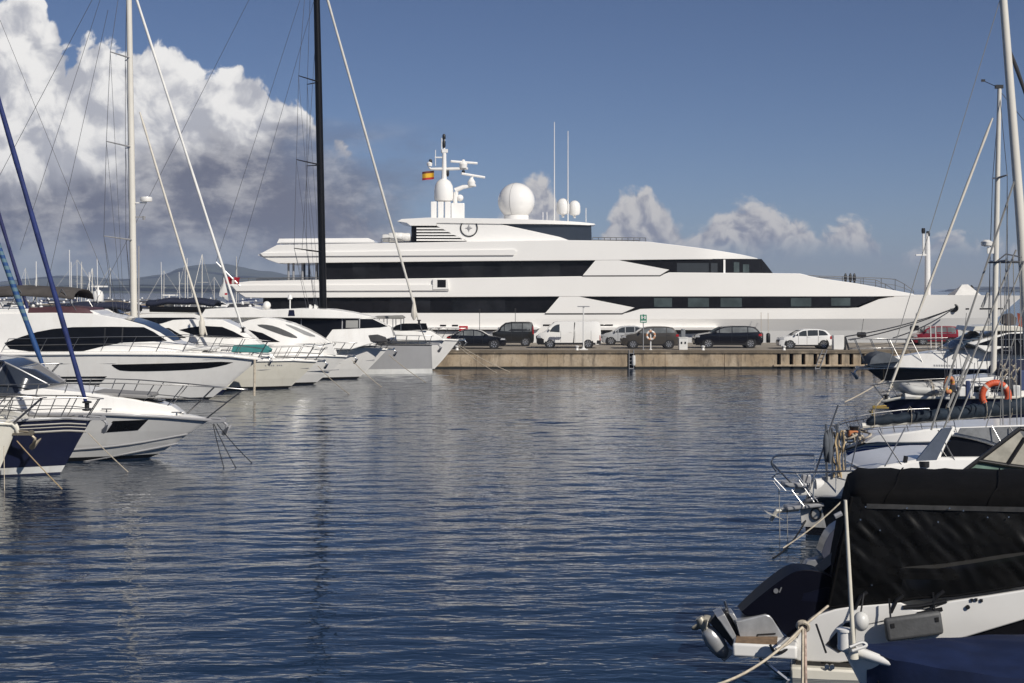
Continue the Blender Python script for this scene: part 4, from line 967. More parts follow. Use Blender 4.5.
    pr = MB(); x, z = fr.p(40, 314, 0); pr.tube([(x, -.6, z), (x, -.6, z + 2.6)], 0.02, 5); x2, _ = fr.p(68, 0, 0); pr.tube([(x2, .4, z), (x2 - .05, .4, z + 3.2)], 0.02, 5); pr.build('whip_aerial', W, R)
    ho = MB(); a = fr.p(104, 322, 1.2); ho.add([(a[0], -1.0, a[1] + 0.14), (a[0] + 1.1, -.8, a[1] - 0.13), (a[0] + 1.1, .8, a[1] - .13), (a[0], 1.0, a[1] + .14)], [(0, 1, 2, 3)]); ho.build('roof_hatch', M_grey(), R, 0)
    h.railing(M_rail(), fr.p(0, 0)[0], 0.78, 9, 0.1, 0.2, 0.35, 0.02, (0.5,), 0.2)
    pad = MB(); pad.box((fr.p(187, 0)[0], 0, h.zs(fr.p(187, 0)[0]) + 0.16), (1.9, 1.7, 0.16)); pad.build('sun_pad', mat('pad_white', (0.7, 0.69, 0.66), 0.7, bump=0.2), R, bevel=0.05)
    h.anchor(M_steel(), 0.8)
    fb = MB(); x, z = fr.p(247, 0)[0], 1.0; fb.tube([(x, -h.y(x, 2.1) - 0.1, 2.0), (x - .02, -h.y(x, 2.1) - .12, 0.2)], 0.06, 8); fb.build('bow_line', M_rope(), R)
sleek_yacht()

# ------------------------------------------------------------------ left row: sports yacht with a slanted dark hull window
def sports_yacht():
    fr = Frame('motor_yacht', 'white sports yacht with one slanted dark hull window and a long bow rail', 'motor yacht', 48.9, 2.1, 110); R = fr.root; W = M_white()
    sheer = fr.P([(-230, 417), (-60, 414.5), (0, 413.5), (60, 413.6), (101, 415)]) + fr.P([(160, 417)], 1.3) + fr.P([(211, 419)], 0)
    h = Hull(fr, fr.p(-230, 0)[0], sheer, fr.p(149, 466, 0)[0], xm=0.45, e=2.0, fl=0.74, k=0.8, sn=0.06, boot=0.10)
    h.mesh('hull', [mat('gelcoat_silver', (0.62, 0.615, 0.60), 0.2, var=0.03, streak=0.2, coat=0.3), M_black(), M_anti()], STD)
    h.deck(W, 0.16, 0.02, 0.0)
    h.rub(M_grey(), 0.05, -0.03)
    cr = MB()
    for L in (((-100, 452), (0, 455), (76, 449.5), (130, 444), (188, 434)), ((-100, 466), (0, 468), (66, 464), (140, 451), (178, 443.5))):
        pts = []
        for a, c in L:
            for off in (2.1,):
                x, z = fr.p(a, c, off); y = h.y(x, z); x, z = fr.p(a, c, y); y = h.y(x, z); pts.append((x, -y - 0.01, z))
        cr.tube(cat(pts, 4), 0.03, 5)
    cr.build('chine', M_grey(), R)
    MB().panel(fr.P([(94.5, 435), (107, 423), (140, 422.6), (129, 433.6)], 2.0), h.y, 0.012, 0.05, 0.3, 3).build('hull_window', M_glass(), R)
    z0 = 1.6
    cw = wcab(1.65, 0.25, z0, fr.p(0, 0)[0], 0.85, fr.p(165, 0)[0])
    MB().band(fr.P([(-150, 414), (-150, 402), (-20, 397), (10, 392), (44, 388), (90, 393), (130, 400), (165, 408), (176, 416), (150, 416)], 1.2), cw, 0.4, 4).build('coachroof', W, R, 60, 0.05)
    cw2 = wcab(1.6, 0.5, fr.p(0, 390, 1.4)[1], fr.p(-10, 0)[0], 0.6, fr.p(44, 0)[0])
    MB().band(fr.P([(-100, 396), (-95, 372), (-70, 362), (-30, 358), (0, 361.5), (14, 368), (44, 386), (40, 391), (0, 396)], 1.4), cw2, 0.25, 4).build('windscreen', mat('screen_glass', (0.028, 0.034, 0.045), 0.05, spec=0.8), R, 60)
    fr_ = MB()
    L = [fr.p(a, c, 1.4) for a, c in ((-70, 362), (-30, 358), (0, 361.5), (14, 368), (44, 386))]
    fr_.tube([(x, -cw2(x, z) - .01, z) for x, z in L], 0.03, 6); fr_.tube([(x, cw2(x, z) + .01, z) for x, z in L], 0.03, 6)
    a, c = fr.p(3, 363, 1.4), fr.p(-14, 394, 1.4); fr_.tube([(a[0], -cw2(*a) - .01, a[1]), (c[0], -cw2(*c) - .01, c[1])], 0.03, 6)
    fr_.build('screen_frame', M_grey(), R)
    pd = MB(); pd.box((fr.p(105, 0)[0], 0, fr.p(0, 393.5, 0)[1]), (2.0, 1.6, 0.12), 0, 0.06); pd.build('sun_pad', mat('pad_grey', (0.24, 0.235, 0.23), 0.8), R, bevel=0.04)
    ht = MB(); ht.box((fr.p(140, 0)[0], -0.2, fr.p(0, 399.5, 0)[1]), (0.6, 0.6, 0.06), 0, 0.1); ht.build('deck_hatch', M_glass(), R, bevel=0.02)
    h.railing(M_rail(), fr.p(-40, 0)[0], 0.95, 9, 1.0, 0.5, 0.22, 0.02, (0.55,), 0.1)
    h.anchor(M_grey(), 1.0, -0.06)
    cl = MB()
    for px in (20, 100, 165): x = fr.p(px, 0)[0]; y = h.y(x, h.zs(x)) - .12; cl.tube([(x - .16, -y, h.zs(x) + .12), (x + .16, -y, h.zs(x) + .12)], 0.025, 5); cl.tube([(x, -y, h.zs(x)), (x, -y, h.zs(x) + .12)], 0.025, 5)
    cl.build('cleats', M_steel(), R)
    for (x0, y0, x1, y1, Y0, Y1), l in (((213, 424, 224, 468, 48.9, 46.5), 'black bow line of the sports yacht entering the water first'), ((214, 424, 236, 468, 48.9, 46.2), 'black bow line of the sports yacht in the middle of three'), ((217, 424, 252, 463, 48.9, 47.2), 'black bow line of the sports yacht reaching furthest out')):
        mooring('mooring_line', l, PT(x0, y0, Y0), PT(x1, y1, 5.5 * F / (y1 - HZ) + 0.0), 0.05, 0.014, M_black(), 'bow lines of the sports yacht')
sports_yacht()

def sail_hull(fr, hull_m, stripe_m, xs_px, sheer, xw, boot=0.2, fl=0.72, k=0.9, deck_m=None, xm=0.4, e=2.1, bands=None, label=None):
    h = Hull(fr, fr.p(xs_px, 0)[0], sheer, xw, xm=xm, e=e, fl=fl, k=k, sn=0.2, boot=boot)
    h.mesh('hull', [hull_m, stripe_m, M_anti()], bands or [(-0.7, None, 2), (0.0, None, 1), (boot, None, 0), (None, .3, 0), (None, .6, 0), (None, .85, 0), (None, 1.0, 0)], label=label)
    h.deck(deck_m or M_cream(), 0.05); return h

def navy_sailboat():
    fr = Frame('sailing_yacht', 'navy blue sailing yacht with a furled blue headsail running up out of view', 'sailboat', 44.6, 1.7, 40); R = fr.root
    sheer = fr.P([(-260, 428), (-100, 424), (0, 421.5), (60, 420.5)], 1.0) + fr.P([(91, 420)], 0)
    h = sail_hull(fr, M_navy(), M_boot(), -260, sheer, fr.p(60, 471, 0)[0], 0.0, k=1.0,
                  bands=[(-0.7, None, 2), (-0.02, None, 2), (0.06, None, 1), (0.26, None, 0), (0.6, None, 0), (None, .6, 0), (None, .85, 0), (None, 1.0, 0)])
    st = MB()
    for dz, r in ((-0.14, 0.022), (-0.24, 0.016), (-0.36, 0.03)):
        L = [(x, y, z) for x, y, z in h.edge(dz, 0.0)][:33]; st.tube([(x, -h.y(min(x, h.stem(z) - 0.02), z) - 0.004, z) for x, y, z in L], r, 5)
    st.build('cove_stripe', mat('gold_grey_stripe', (0.42, 0.40, 0.36), 0.4), R); h.rub(M_grey(), 0.045, 0.02, 'toe_rail')
    cabin = MB(); cabin.band(fr.P([(-200, 423), (-190, 411), (-60, 411), (-20, 413.5), (10, 418), (14, 422)], 0.8), wcab(1.0, .1, 1.6, fr.p(-60, 0)[0], .5, fr.p(14, 0)[0]), .5).build('coachroof', M_cream(), R, 40, .05)
    h.railing(M_rail(), fr.p(-120, 0)[0], 0.62, 7, 0.25, 0.1, 0.15, 0.02, (0.5,))
    h.anchor(M_grey(), 0.9, 0.03)
    bow = (h.xb - 0.12, 0, h.zs(h.xb) + 0.42)
    top = Vector(fr.v(0, 105, 0)); d = (top - Vector(bow)); top2 = Vector(bow) + d * 1.45
    furled(fr, top2, bow, 0.075, M_bluecov())
    x, zt = top2.x, top2.z
    rigm = MB(); rigm.tube([(x - .1, 0, 1.6), (x - .1, 0, zt + .4)], [0.13, 0.09], 12); rigm.build('mast', M_alu(), R)
    mooring('mooring_line', 'pale rope from the navy sailing yacht running down to the water', PT(88, 433, 44), PT(128, 472, 45.0), 0.02, 0.016, M_rope())
navy_sailboat()

def corner_bow():
    fr = Frame('sailing_yacht', 'white bow tip poking in at the far left edge beside the navy hull', 'sailboat', 43.2, 1.5, -40); R = fr.root
    sheer = fr.P([(-330, 428), (-100, 425), (-20, 423.5), (5, 427)], 0.9) + fr.P([(18, 434)], 0)
    h = sail_hull(fr, M_cream(), mat('tan_stripe', (0.35, 0.27, 0.17), 0.5), -330, sheer, fr.p(-6, 480, 0)[0], 0.12)
    h.rub(M_cream(), 0.05, 0); h.railing(M_rail(), fr.p(-140, 0)[0], 0.75, 5, 0.55, 0.1, 0.3, 0.02, (0.5,)); h.anchor(mat('bronze_anchor', (0.28, 0.24, 0.18), 0.4, 0.6), 0.95, 0.0)
    t = Vector(fr.v(-120, -200, 0)); rigm = MB(); rigm.tube([(t.x, 0, 1.2), (t.x, 0, t.z)], [0.12, .09], 10); rigm.build('mast', M_alu(), R)
    mooring('mooring_line', 'ochre rope from the corner bow crossing the navy hull', PT(17, 441, 42.8), PT(62, 489, 41.0), 0.02, 0.016, mat('ochre_rope', (0.42, 0.31, 0.17), 0.9))
    mooring('mooring_line', 'thin rope hanging straight down from the corner bow', PT(4, 446, 42.6), PT(4.5, 492, 41), 0.0, 0.012, M_rope())
corner_bow()

def hidden_sailboats():
    tl = bpy.data.materials.new('teal_blue_banded'); tl.use_nodes = True; nt = tl.node_tree; E.nt = nt
    p = nt.nodes['Principled BSDF']; p.inputs['Roughness'].default_value = 0.7
    tc = nt.nodes.new('ShaderNodeTexCoord'); sp = nt.nodes.new('ShaderNodeSeparateXYZ'); nt.links.new(tc.outputs['Object'], sp.inputs[0])
    z = E(sp.outputs[2]); f = E.m('FRACT', z * 3.6)
    c = mixc(sstep(f, 0.45, 0.5) * sstep(z, 4.1, 4.3), (0.012, 0.06, 0.19), (0.09, 0.17, 0.22)); nt.links.new(c.k, p.inputs['Base Color'])
    fr = Frame('sailing_yacht', 'sailing yacht hidden behind the sports yacht, teal banded furled headsail', 'sailboat', 57.5, 1.7, 20); R = fr.root
    h = sail_hull(fr, M_cream(), M_navy(), -240, fr.P([(-240, 388), (-60, 384), (20, 381)], 1) + fr.P([(50, 379)], 0), fr.p(30, 432, 0)[0]); h.railing(M_rail(), fr.p(-90, 0)[0], 0.6, 6, 0.3, 0.1, .2, .02)
    bow = (h.xb - 0.2, 0, h.zs(h.xb) + 0.3); t = Vector(fr.v(0, 250, 0)); d = t - Vector(bow); top = Vector(bow) + d * 3.2; furled(fr, top, bow, 0.105, tl)
    h.anchor(M_grey(), .8, .05); MB().tube([(top.x, 0, 1.6), (top.x, 0, top.z + .4)], [.14, .1], 10).build('mast', M_alu(), R)
    for px, py, s_ in ((62, 386, 0.32),):
        pass
    fr = Frame('sailing_yacht', 'sailing yacht hidden behind the black-windowed yacht, dark blue furled headsail', 'sailboat', 83.2, 1.5, 0); R = fr.root
    h = sail_hull(fr, M_cream(), M_navy(), -190, fr.P([(-190, 360), (-60, 358), (10, 357)], 1) + fr.P([(44, 356)], 0), fr.p(30, 388, 0)[0]); h.railing(M_rail(), fr.p(-60, 0)[0], 0.6, 6, 0.3, 0.1, .2, .02)
    bow = (h.xb - 0.2, 0, h.zs(h.xb) + 0.3); t = Vector(fr.v(0, 218, 0)); d = t - Vector(bow); top = Vector(bow) + d * 2.6; furled(fr, top, bow, 0.10, mat('dark_blue_canvas', (0.015, 0.02, 0.09), .8))
    MB().tube([(top.x, 0, 1.6), (top.x, 0, top.z + .4)], [.14, .1], 10).build('mast', M_alu(), R)
hidden_sailboats()

def white_mast_yacht():
    fr = Frame('sailing_yacht', 'sailing yacht with a tall cream mast, a white radar and furled white headsails', 'sailboat', 79.2, 1.7, 150); R = fr.root
    h = sail_hull(fr, M_cream(), M_navy(), -100, fr.P([(-100, 366), (60, 362), (180, 359.4)], 1) + fr.P([(252, 358)], 0), fr.p(222, 393, 0)[0])
    h.railing(M_rail(), fr.p(140, 0)[0], 0.62, 7, 0.3, 0.1, .2, .02)
    MB().band(fr.P([(-40, 361), (-30, 350), (110, 349), (150, 352), (190, 359)], 1.1), wcab(1.2, .15, 1.6, fr.p(100, 0)[0], .6, fr.p(190, 0)[0]), .5).build('coachroof', M_cream(), R, 40, .05)
    mast, base, top = rig(fr, 134.5, 0, -70, 352, 0.18, M_alu(), [(58, 1.5), (147, 1.9), (240, 2.2)], [(fr.p(-95, 360, 0)[0], 0, 2.0)], 0.42, 0.0 - 0.35, chain=1.6, chz=1.7)
    # the mast stands straight: a slight aft lean
    z = fr.p(0, 199, 0)[1]; x = base[0]; rd = MB(); rd.lathe([(0.1, -.14), (0.3, -.13), (0.33, 0), (0.3, .1), (0.1, .15)], (x + 0.62, 0, z), 16); rd.box((x + 0.35, 0, z - .2), (0.6, 0.16, 0.06)); rd.build('radar', M_white(), mast)
    b = MB(); b.box((x + 0.3, 0, fr.p(0, 217, 0)[1]), (0.5, .1, .06)); b.tube([(x + .22, 0, fr.p(0, 322, 0)[1]), (x + .22, 0, fr.p(0, 246, 0)[1])], 0.05, 8); b.lathe([(.07, -.1), (.09, .1)], (x + .5, 0, fr.p(0, 218, 0)[1]), 8); b.build('deck_light', M_grey(), mast)
    zt = fr.p(0, 112, 0)[1]
    furled(fr, (x + 0.28, 0, zt), fr.v(207, 336, 0), 0.06, mat('sail_cream', (0.66, 0.62, 0.54), .8, bump=.3), 'staysail', False)
    furled(fr, (x + (fr.p(141, 0, 0)[0] - x) - 0.9, 0, fr.p(0, -40, 0)[1]), fr.v(243, 330, 0), 0.07, mat('sail_white', (0.78, 0.77, 0.73), .8, bump=.3), 'headsail', True)
    b = MB(); b.lathe([(.02, .3), (.16, 0), (.16, -.5), (.08, -.8)], fr.v(202, 322, 0), 8); b.build('sail_clew', MATS['sail_cream'], R)
    bo = MB(); a, c = fr.p(128, 322, 0), fr.p(-40, 318, 0); bo.tube([(a[0], 0, a[1]), (c[0], 0, c[1])], 0.28, 10); bo.build('boom_cover', M_navy(), R)
    w = MB()
    for a, b2 in (((0, 20), (108, 285)), ((100, 0), (20, 250)), ((108, 10), (44, 300))): w.tube([fr.v(*a, 0), fr.v(*b2, 0)], 0.012, 4)
    w.build('backstays', M_wire(), R)
    tc = MB(); tc.band(fr.P([(231, 352), (233, 345.5), (262, 345), (269, 350), (268, 353)], .6), lambda x, z: 0.55, .4).build('deck_cover', mat('teal_canvas', (0.05, 0.24, 0.23), .8, bump=.4, bs=6), R, 40, .08)
    # club pennant and ensign on the forestay
    pn = MB(); G = [[fr.v(222 + 5 * t - 2.0 * (1 - t) * k + 1.0, 262 + 38 * t + 0.0 * k, 0.0) for k in (0, 1)] for t in np.linspace(0, 1, 8)]
    P0 = [fr.v(223, 270, .3), fr.v(219.5, 296, .1), fr.v(228.5, 301, .2)]; 
    g = [[tuple(Vector(P0[0]).lerp(Vector(P0[1]).lerp(Vector(P0[2]), k / 4), t) + Vector((0, 0.12 * sin(5 * t + k), 0))) for k in range(5)] for t in np.linspace(0, 1, 9)]
    pn.grid(g); o = pn.build('pennant', mat('flag_white', (.75, .74, .71), .8), R, 60, label='white triangular pennant with a small red mark')
    rb = MB(); c = fr.v(226, 294, .36); rb.box(c, (.14, .02, .1)); rb.build('mark', mat('flag_crimson', (.40, .012, .03), .8), o)
white_mast_yacht()
def ensign():
    o = thing('ensign', 'red and white flag on a slanted white staff at the yacht stern', 'flag', PT(240, 296, 118))
    P = lambda px, py: tuple(Vector(PT(px, py, 118)) - Vector(PT(240, 296, 118)))
    MB().tube([P(240, 286), P(216, 262)], [.07, .05], 6).build('staff', M_white(), o)
    for nm, x0, x1, c in (('cloth', 226, 232.4, 'flag_crimson'), ('cloth', 232.4, 234.6, 'flag_white'), ('cloth', 234.6, 239.5, 'flag_crimson')):
        g = [[tuple(Vector(P(x, 276.6 + 7 * k / 4 + (x - 226) * .06)) + Vector((0, .25 * sin(x * .9 + k), 0))) for k in range(5)] for x in np.linspace(x0, x1, 5)]
        MB().grid(g).build(nm, MATS[c], o, 60)
ensign()

def cruiser(name_label, Yc, hb, pxo, xs, sheer, tip, xw, wl, hullm, e=2.1, fl=.74, k=.85, boot=.1, rail0=None, rb=None):
    fr = Frame('motor_yacht', name_label, 'motor yacht', Yc, hb, pxo)
    h = Hull(fr, fr.p(xs, 0)[0], fr.P(sheer, hb * .8) + fr.P([tip], 0), fr.p(xw, wl, 0)[0], xm=.42, e=e, fl=fl, k=k, sn=.06, boot=boot)
    h.mesh('hull', [hullm, M_black(), M_anti()], STD); h.deck(M_white(), .08); h.rub(rb or M_white(), .05, -.05)
    if rail0 is not None: h.railing(M_rail(), fr.p(rail0, 0)[0], .72, 8, .25, .2, .3, .02, (.5,), .15)
    h.anchor(M_steel(), .9); return fr, h

def row():
    G = M_glass(); W = M_white(); gg = mat('grey_screen', (.09, .09, .088), .15, var=.15)
    # low hardtop cruiser in cream
    fr, h = cruiser('cream hulled cruiser with a low white hardtop and two dark side windows', 83.2, 1.9, 240, 60, [(60, 362), (230, 360.4), (290, 360)], (318, 360.4), 288, 387, M_cream(), rail0=215)
    w = wcab(1.55, .3, 2.0, fr.p(205, 0)[0], .7, fr.p(262, 0)[0])
    MB().band(fr.P([(100, 361), (120, 332), (161, 323.4), (171, 320.2), (200, 319.4), (221, 320), (236, 327), (250, 338), (262, 348), (270, 360)], 1.4), w, .4, 4).build('cabin', W, fr.root, 50, .05)
    MB().panel(fr.P([(178, 330), (190, 327.4), (203, 326), (221, 327), (232, 331.5), (243, 337.5), (228, 338.5), (200, 337)], 1.4), w, .012, .05, .4, 3).build('side_window', G, fr.root)
    MB().panel(fr.P([(120, 338), (140, 329), (168, 328), (186, 338)], 1.4), w, .012, .05, .4, 3).build('side_window', G, fr.root)
    tx = MB()
    for i in range(9):
        if i in (1, 5): continue
        x0 = 263 + i * 1.9; tx.panel(fr.P([(x0, 367), (x0, 365.6), (x0 + 1.2, 365.6), (x0 + 1.2, 367)], 1.7), h.y, .006, .03, 1, 1)
    tx.build('registration_mark', M_grey(), fr.root, 0)
    L = [fr.p(a, b, 1.6) for a, b in ((200, 371), (260, 370.4), (305, 369.4))]; MB().tube([(x, -h.y(x, z) - .005, z) for x, z in L], .025, 5).build('crease', M_grey(), fr.root)
    # sport hardtop with swept grey glass
    fr, h = cruiser('white sport cruiser with swept silver grey windows behind the cream hull', 86.6, 1.85, 280, 110, [(110, 357.6), (280, 355.8), (322, 355.4)], (348, 355.6), 313, 386, M_white(), rail0=262)
    w = wcab(1.5, .35, 2.0, fr.p(262, 0)[0], .7, fr.p(318, 0)[0])
    MB().band(fr.P([(170, 357), (200, 336), (248, 320), (262, 317.8), (276, 319.4), (291, 323.8), (306, 330), (318, 336.4), (330, 344), (334, 356)], 1.3), w, .4, 4).build('cabin', W, fr.root, 50, .05)
    MB().panel(rnd(fr.P([(254, 325), (263, 324.4), (274, 326.2), (288, 332), (299, 338.6), (288, 337.5), (270, 331)], 1.3), 1), w, .012, .05, .3, 3).build('side_window', gg, fr.root)
    MB().panel(rnd(fr.P([(282, 323.6), (292, 326), (305, 331.6), (316, 337.4), (306, 336.4), (294, 330)], 1.3), 1), w, .012, .05, .3, 3).build('side_window', mat('pale_screen', (.26, .26, .255), .2), fr.root)
    MB().panel(fr.P([(190, 343), (215, 333), (240, 328), (262, 333), (280, 342)], 1.3), w, .012, .05, .3, 3).build('side_window', G, fr.root)
    L = [fr.p(a, b, 1.5) for a, b in ((270, 373), (310, 372), (336, 371))]; MB().tube([(x, -h.y(min(x, h.stem(z) - .05), z) - .005, z) for x, z in L], .025, 5).build('crease', M_grey(), fr.root)
    # flybridge yacht with tarpaulin
    fr, h = cruiser('white flybridge yacht with black saloon windows and a grey tarpaulin on its foredeck', 92.0, 2.2, 320, 130, [(130, 351), (320, 349.6), (362, 348.4)], (388, 348.6), 357, 378, M_white(), rail0=330)
    R = fr.root; w = wcab(1.9, .22, 2.0, fr.p(315, 0)[0], .7, fr.p(392, 0)[0])
    MB().band(fr.P([(200, 350), (205, 318), (273, 317), (371, 318.6), (389, 328), (392, 338), (360, 347), (350, 350)], 1.9), w, .5, 4).build('cabin', W, R, 40, .05)
    MB().panel(fr.P([(275, 337.6), (276, 318.2), (371, 319.2), (386, 326.8), (378, 328), (332, 329.6), (326, 337.8)], 1.9), w, .012, .05, .5, 4).build('side_window', G, R)
    for a in (300, 341, 358): MB().panel(fr.P([(a, 329), (a, 318.6), (a + 1.0, 318.6), (a + 1.0, 329)], 1.9), w, .02, .05, .5, 3).build('window_post', M_grey(), R)
    MB().panel(fr.P([(345, 328), (345, 320.6), (357, 320.6), (357, 328)], 1.9), w, .016, .05, .5, 3).build('window_blind', mat('blind_grey', (.22, .22, .21), .4), R)
    w2 = wcab(2.05, .1, 3.6, fr.p(310, 0)[0], .72, fr.p(374, 0)[0])
    MB().band(fr.P([(200, 318), (205, 309), (250, 307), (262, 310), (300, 308.5), (330, 309.6), (352, 313), (374, 318.2), (360, 318.9), (273, 317.6)], 2.0), w2, .5, 3).build('flybridge', W, R, 40, .06)
    d = MB(); d.panel(fr.P([(288, 316), (289, 310), (294, 310), (295, 316)], 2.0), w2, .012, .05).build('flybridge_vent', M_navy(), R)
    st = MB()
    for px in (308, 313): st.band(fr.P([(px, 309), (px + .6, 304.5), (px + 3.4, 306.4), (px + 3.6, 309)], .6), lambda x, z: .25, .3)
    st.build('helm_seats', W, R, 40, .03)
    b = MB(); x, z = fr.p(290, 311, 0); b.tube([(x, 0, z), (x, 0, z + .7)], .05, 6); b.lathe([(.08, .7), (.16, .75), (.1, 1.0)], (x, 0, z), 10); x2 = fr.p(260, 0)[0]; b.ball((x2, .3, z + .35), .25, 12, 8); b.tube([(x2 - .3, .3, z), (x2, .3, z + .3)], .12, 6); split(b.build('deck_fitting', W, R))
    tp = MB(); tp.band(fr.P([(340, 341.6), (346, 336.5), (354, 333.6), (368, 335), (378, 334.2), (386, 337), (388, 341.8)], .7), lambda x, z: 1.2, .35).build('tarpaulin', mat('tarpaulin', (.055, .055, .058), .8, var=.2, bump=.6, bs=5), R, 60, .12)
    pp = MB()
    for px, t in ((361, 328.5), (369.5, 326), (373, 331)): pp.tube([fr.v(px, 337, 0), fr.v(px, t, 0)], .05, 5)
    pp.build('tarpaulin_poles', W, R)
    L = [fr.p(a, b, 1.8) for a, b in ((280, 366), (330, 365), (372, 361))]; MB().tube([(x, -h.y(min(x, h.stem(z) - .05), z) - .005, z) for x, z in L], .025, 5).build('crease', M_grey(), R)
    # big grey sloop with the black mast
    fr = Frame('sailing_yacht', 'grey plumb-bowed sailing yacht with a tall black mast and furled headsail', 'sailboat', 97.4, 2.2, 380); R = fr.root
    h = sail_hull(fr, mat('satin_grey_hull', (.30, .30, .305), .3, var=.03, streak=.1), M_boot(), 70, fr.P([(70, 350), (250, 347), (380, 345.4)], 1.8) + fr.P([(431.5, 345.2)], 0), fr.p(432.5, 373, 0)[0], .33, fl=.86, k=1, deck_m=M_cream(), xm=.3, e=1.9)
    h.rub(M_black(), .05, .02, 'toe_rail'); h.anchor(M_grey(), 1.1, .05)
    h.railing(M_rail(), fr.p(330, 0)[0], .6, 7, .1, .1, .05, .02)
    MB().band(fr.P([(140, 346), (150, 338), (330, 337), (360, 342), (380, 346)], 1.3), wcab(1.5, .1, 2, fr.p(330, 0)[0], .5, fr.p(380, 0)[0]), .6).build('coachroof', W, R, 40, .06)
    mb = mat('mast_black', (.006, .006, .007), .35, var=.1, spec=.2)
    mast, base, top = rig(fr, 324, 0, -130, 344, .24, mb, [(82, 2.0), (165, 2.4), (252, 2.8)], [(fr.p(75, 346, 0)[0], 0, 2)], .5, -.65, chain=2.0, chz=1.9)
    furled(fr, fr.v(322, -20, 0), fr.v(419, 322, 0), .08, mat('sail_grey_white', (.60, .58, .53), .8, bump=.3), 'headsail')
    b = MB(); b.lathe([(.02, 0.9), (.17, 0.1), (.2, -.3), (.05, -.6)], fr.v(414, 311, 0), 8); b.build('sail_clew', MATS['sail_cream'], R)
    fs = MB(); fs.tube([fr.v(419, 322, 0), fr.v(427, 345, 0)], .03, 5); fs.build('forestay_wire', M_wire(), R)
    bo = MB(); a, c = fr.p(318, 312, 0), fr.p(150, 309, 0); bo.tube([(a[0], 0, a[1]), (c[0], 0, c[1])], .2, 10); bo.build('boom', mb, R)
    w = MB()
    for a, b2 in (((300, 0), (216, 262)), ((320, -20), (236, 270)), ((318, 0), (302, 250))): w.tube([fr.v(*a, 0), fr.v(*b2, 0)], .013, 4)
    w.build('backstays', M_wire(), R)
    # last white cruiser against the quay
    fr, h = cruiser('white cruiser nearest the quay with a black windscreen and grey bimini', 100.9, 1.9, 400, 220, [(220, 343), (390, 340.6), (430, 338.8)], (459, 339.4), 432, 365, M_white(), rail0=385)
    R = fr.root; w = wcab(1.6, .2, 2, fr.p(390, 0)[0], .6, fr.p(440, 0)[0])
    MB().band(fr.P([(250, 342), (260, 326), (380, 328), (392, 331), (430, 331), (440, 337), (444, 341)], 1.3), w, .5, 3).build('cabin', W, R, 40, .05)
    MB().panel(fr.P([(390, 330), (396, 325.4), (402, 323.6), (426, 323.4), (428, 329.4), (410, 330.4)], 1.3), wcab(1.3, 0, 0), .0, .5, .4, 2).build('windscreen', M_glass(), R)
    MB().band(fr.P([(372, 318.6), (374, 316.4), (400, 315.8), (403, 317.8), (402, 319)], 1.2), lambda x, z: 1.4, .5).build('bimini', mat('bimini_grey', (.22, .215, .2), .8), R, 60, .06)
    f = MB()
    for px in (376, 384, 393, 401):
        for sg in (-1, 1): a, c = fr.p(px, 318, 1.2), fr.p(px, 331, 1.2); f.tube([(a[0], sg * 1.3, a[1]), (c[0], sg * 1.3, c[1])], .03, 5)
    split(f.build('bimini_strut', M_rail(), R))
    for (a, b2), l in ((((459, 345, 100.9), (510, 372, 99.5)), 'pale bow rope of the cruiser nearest the quay, running furthest right'), (((458, 346, 100.9), (497, 373, 98)), 'pale bow rope of the cruiser nearest the quay, running less far right'), (((389, 355, 92), (432, 386, 88)), 'pale bow rope of the flybridge yacht crossing the grey hull'), (((318, 366, 83), (352, 396, 78)), 'pale bow rope of the cream hulled cruiser going into the water'), (((352, 360, 86.6), (386, 390, 84)), 'pale bow rope of the sport cruiser going into the water')):
        mooring('mooring_line', l, PT(*a), PT(*b2), .1, .022, M_rope(), 'pale bow ropes of the left row')
row()

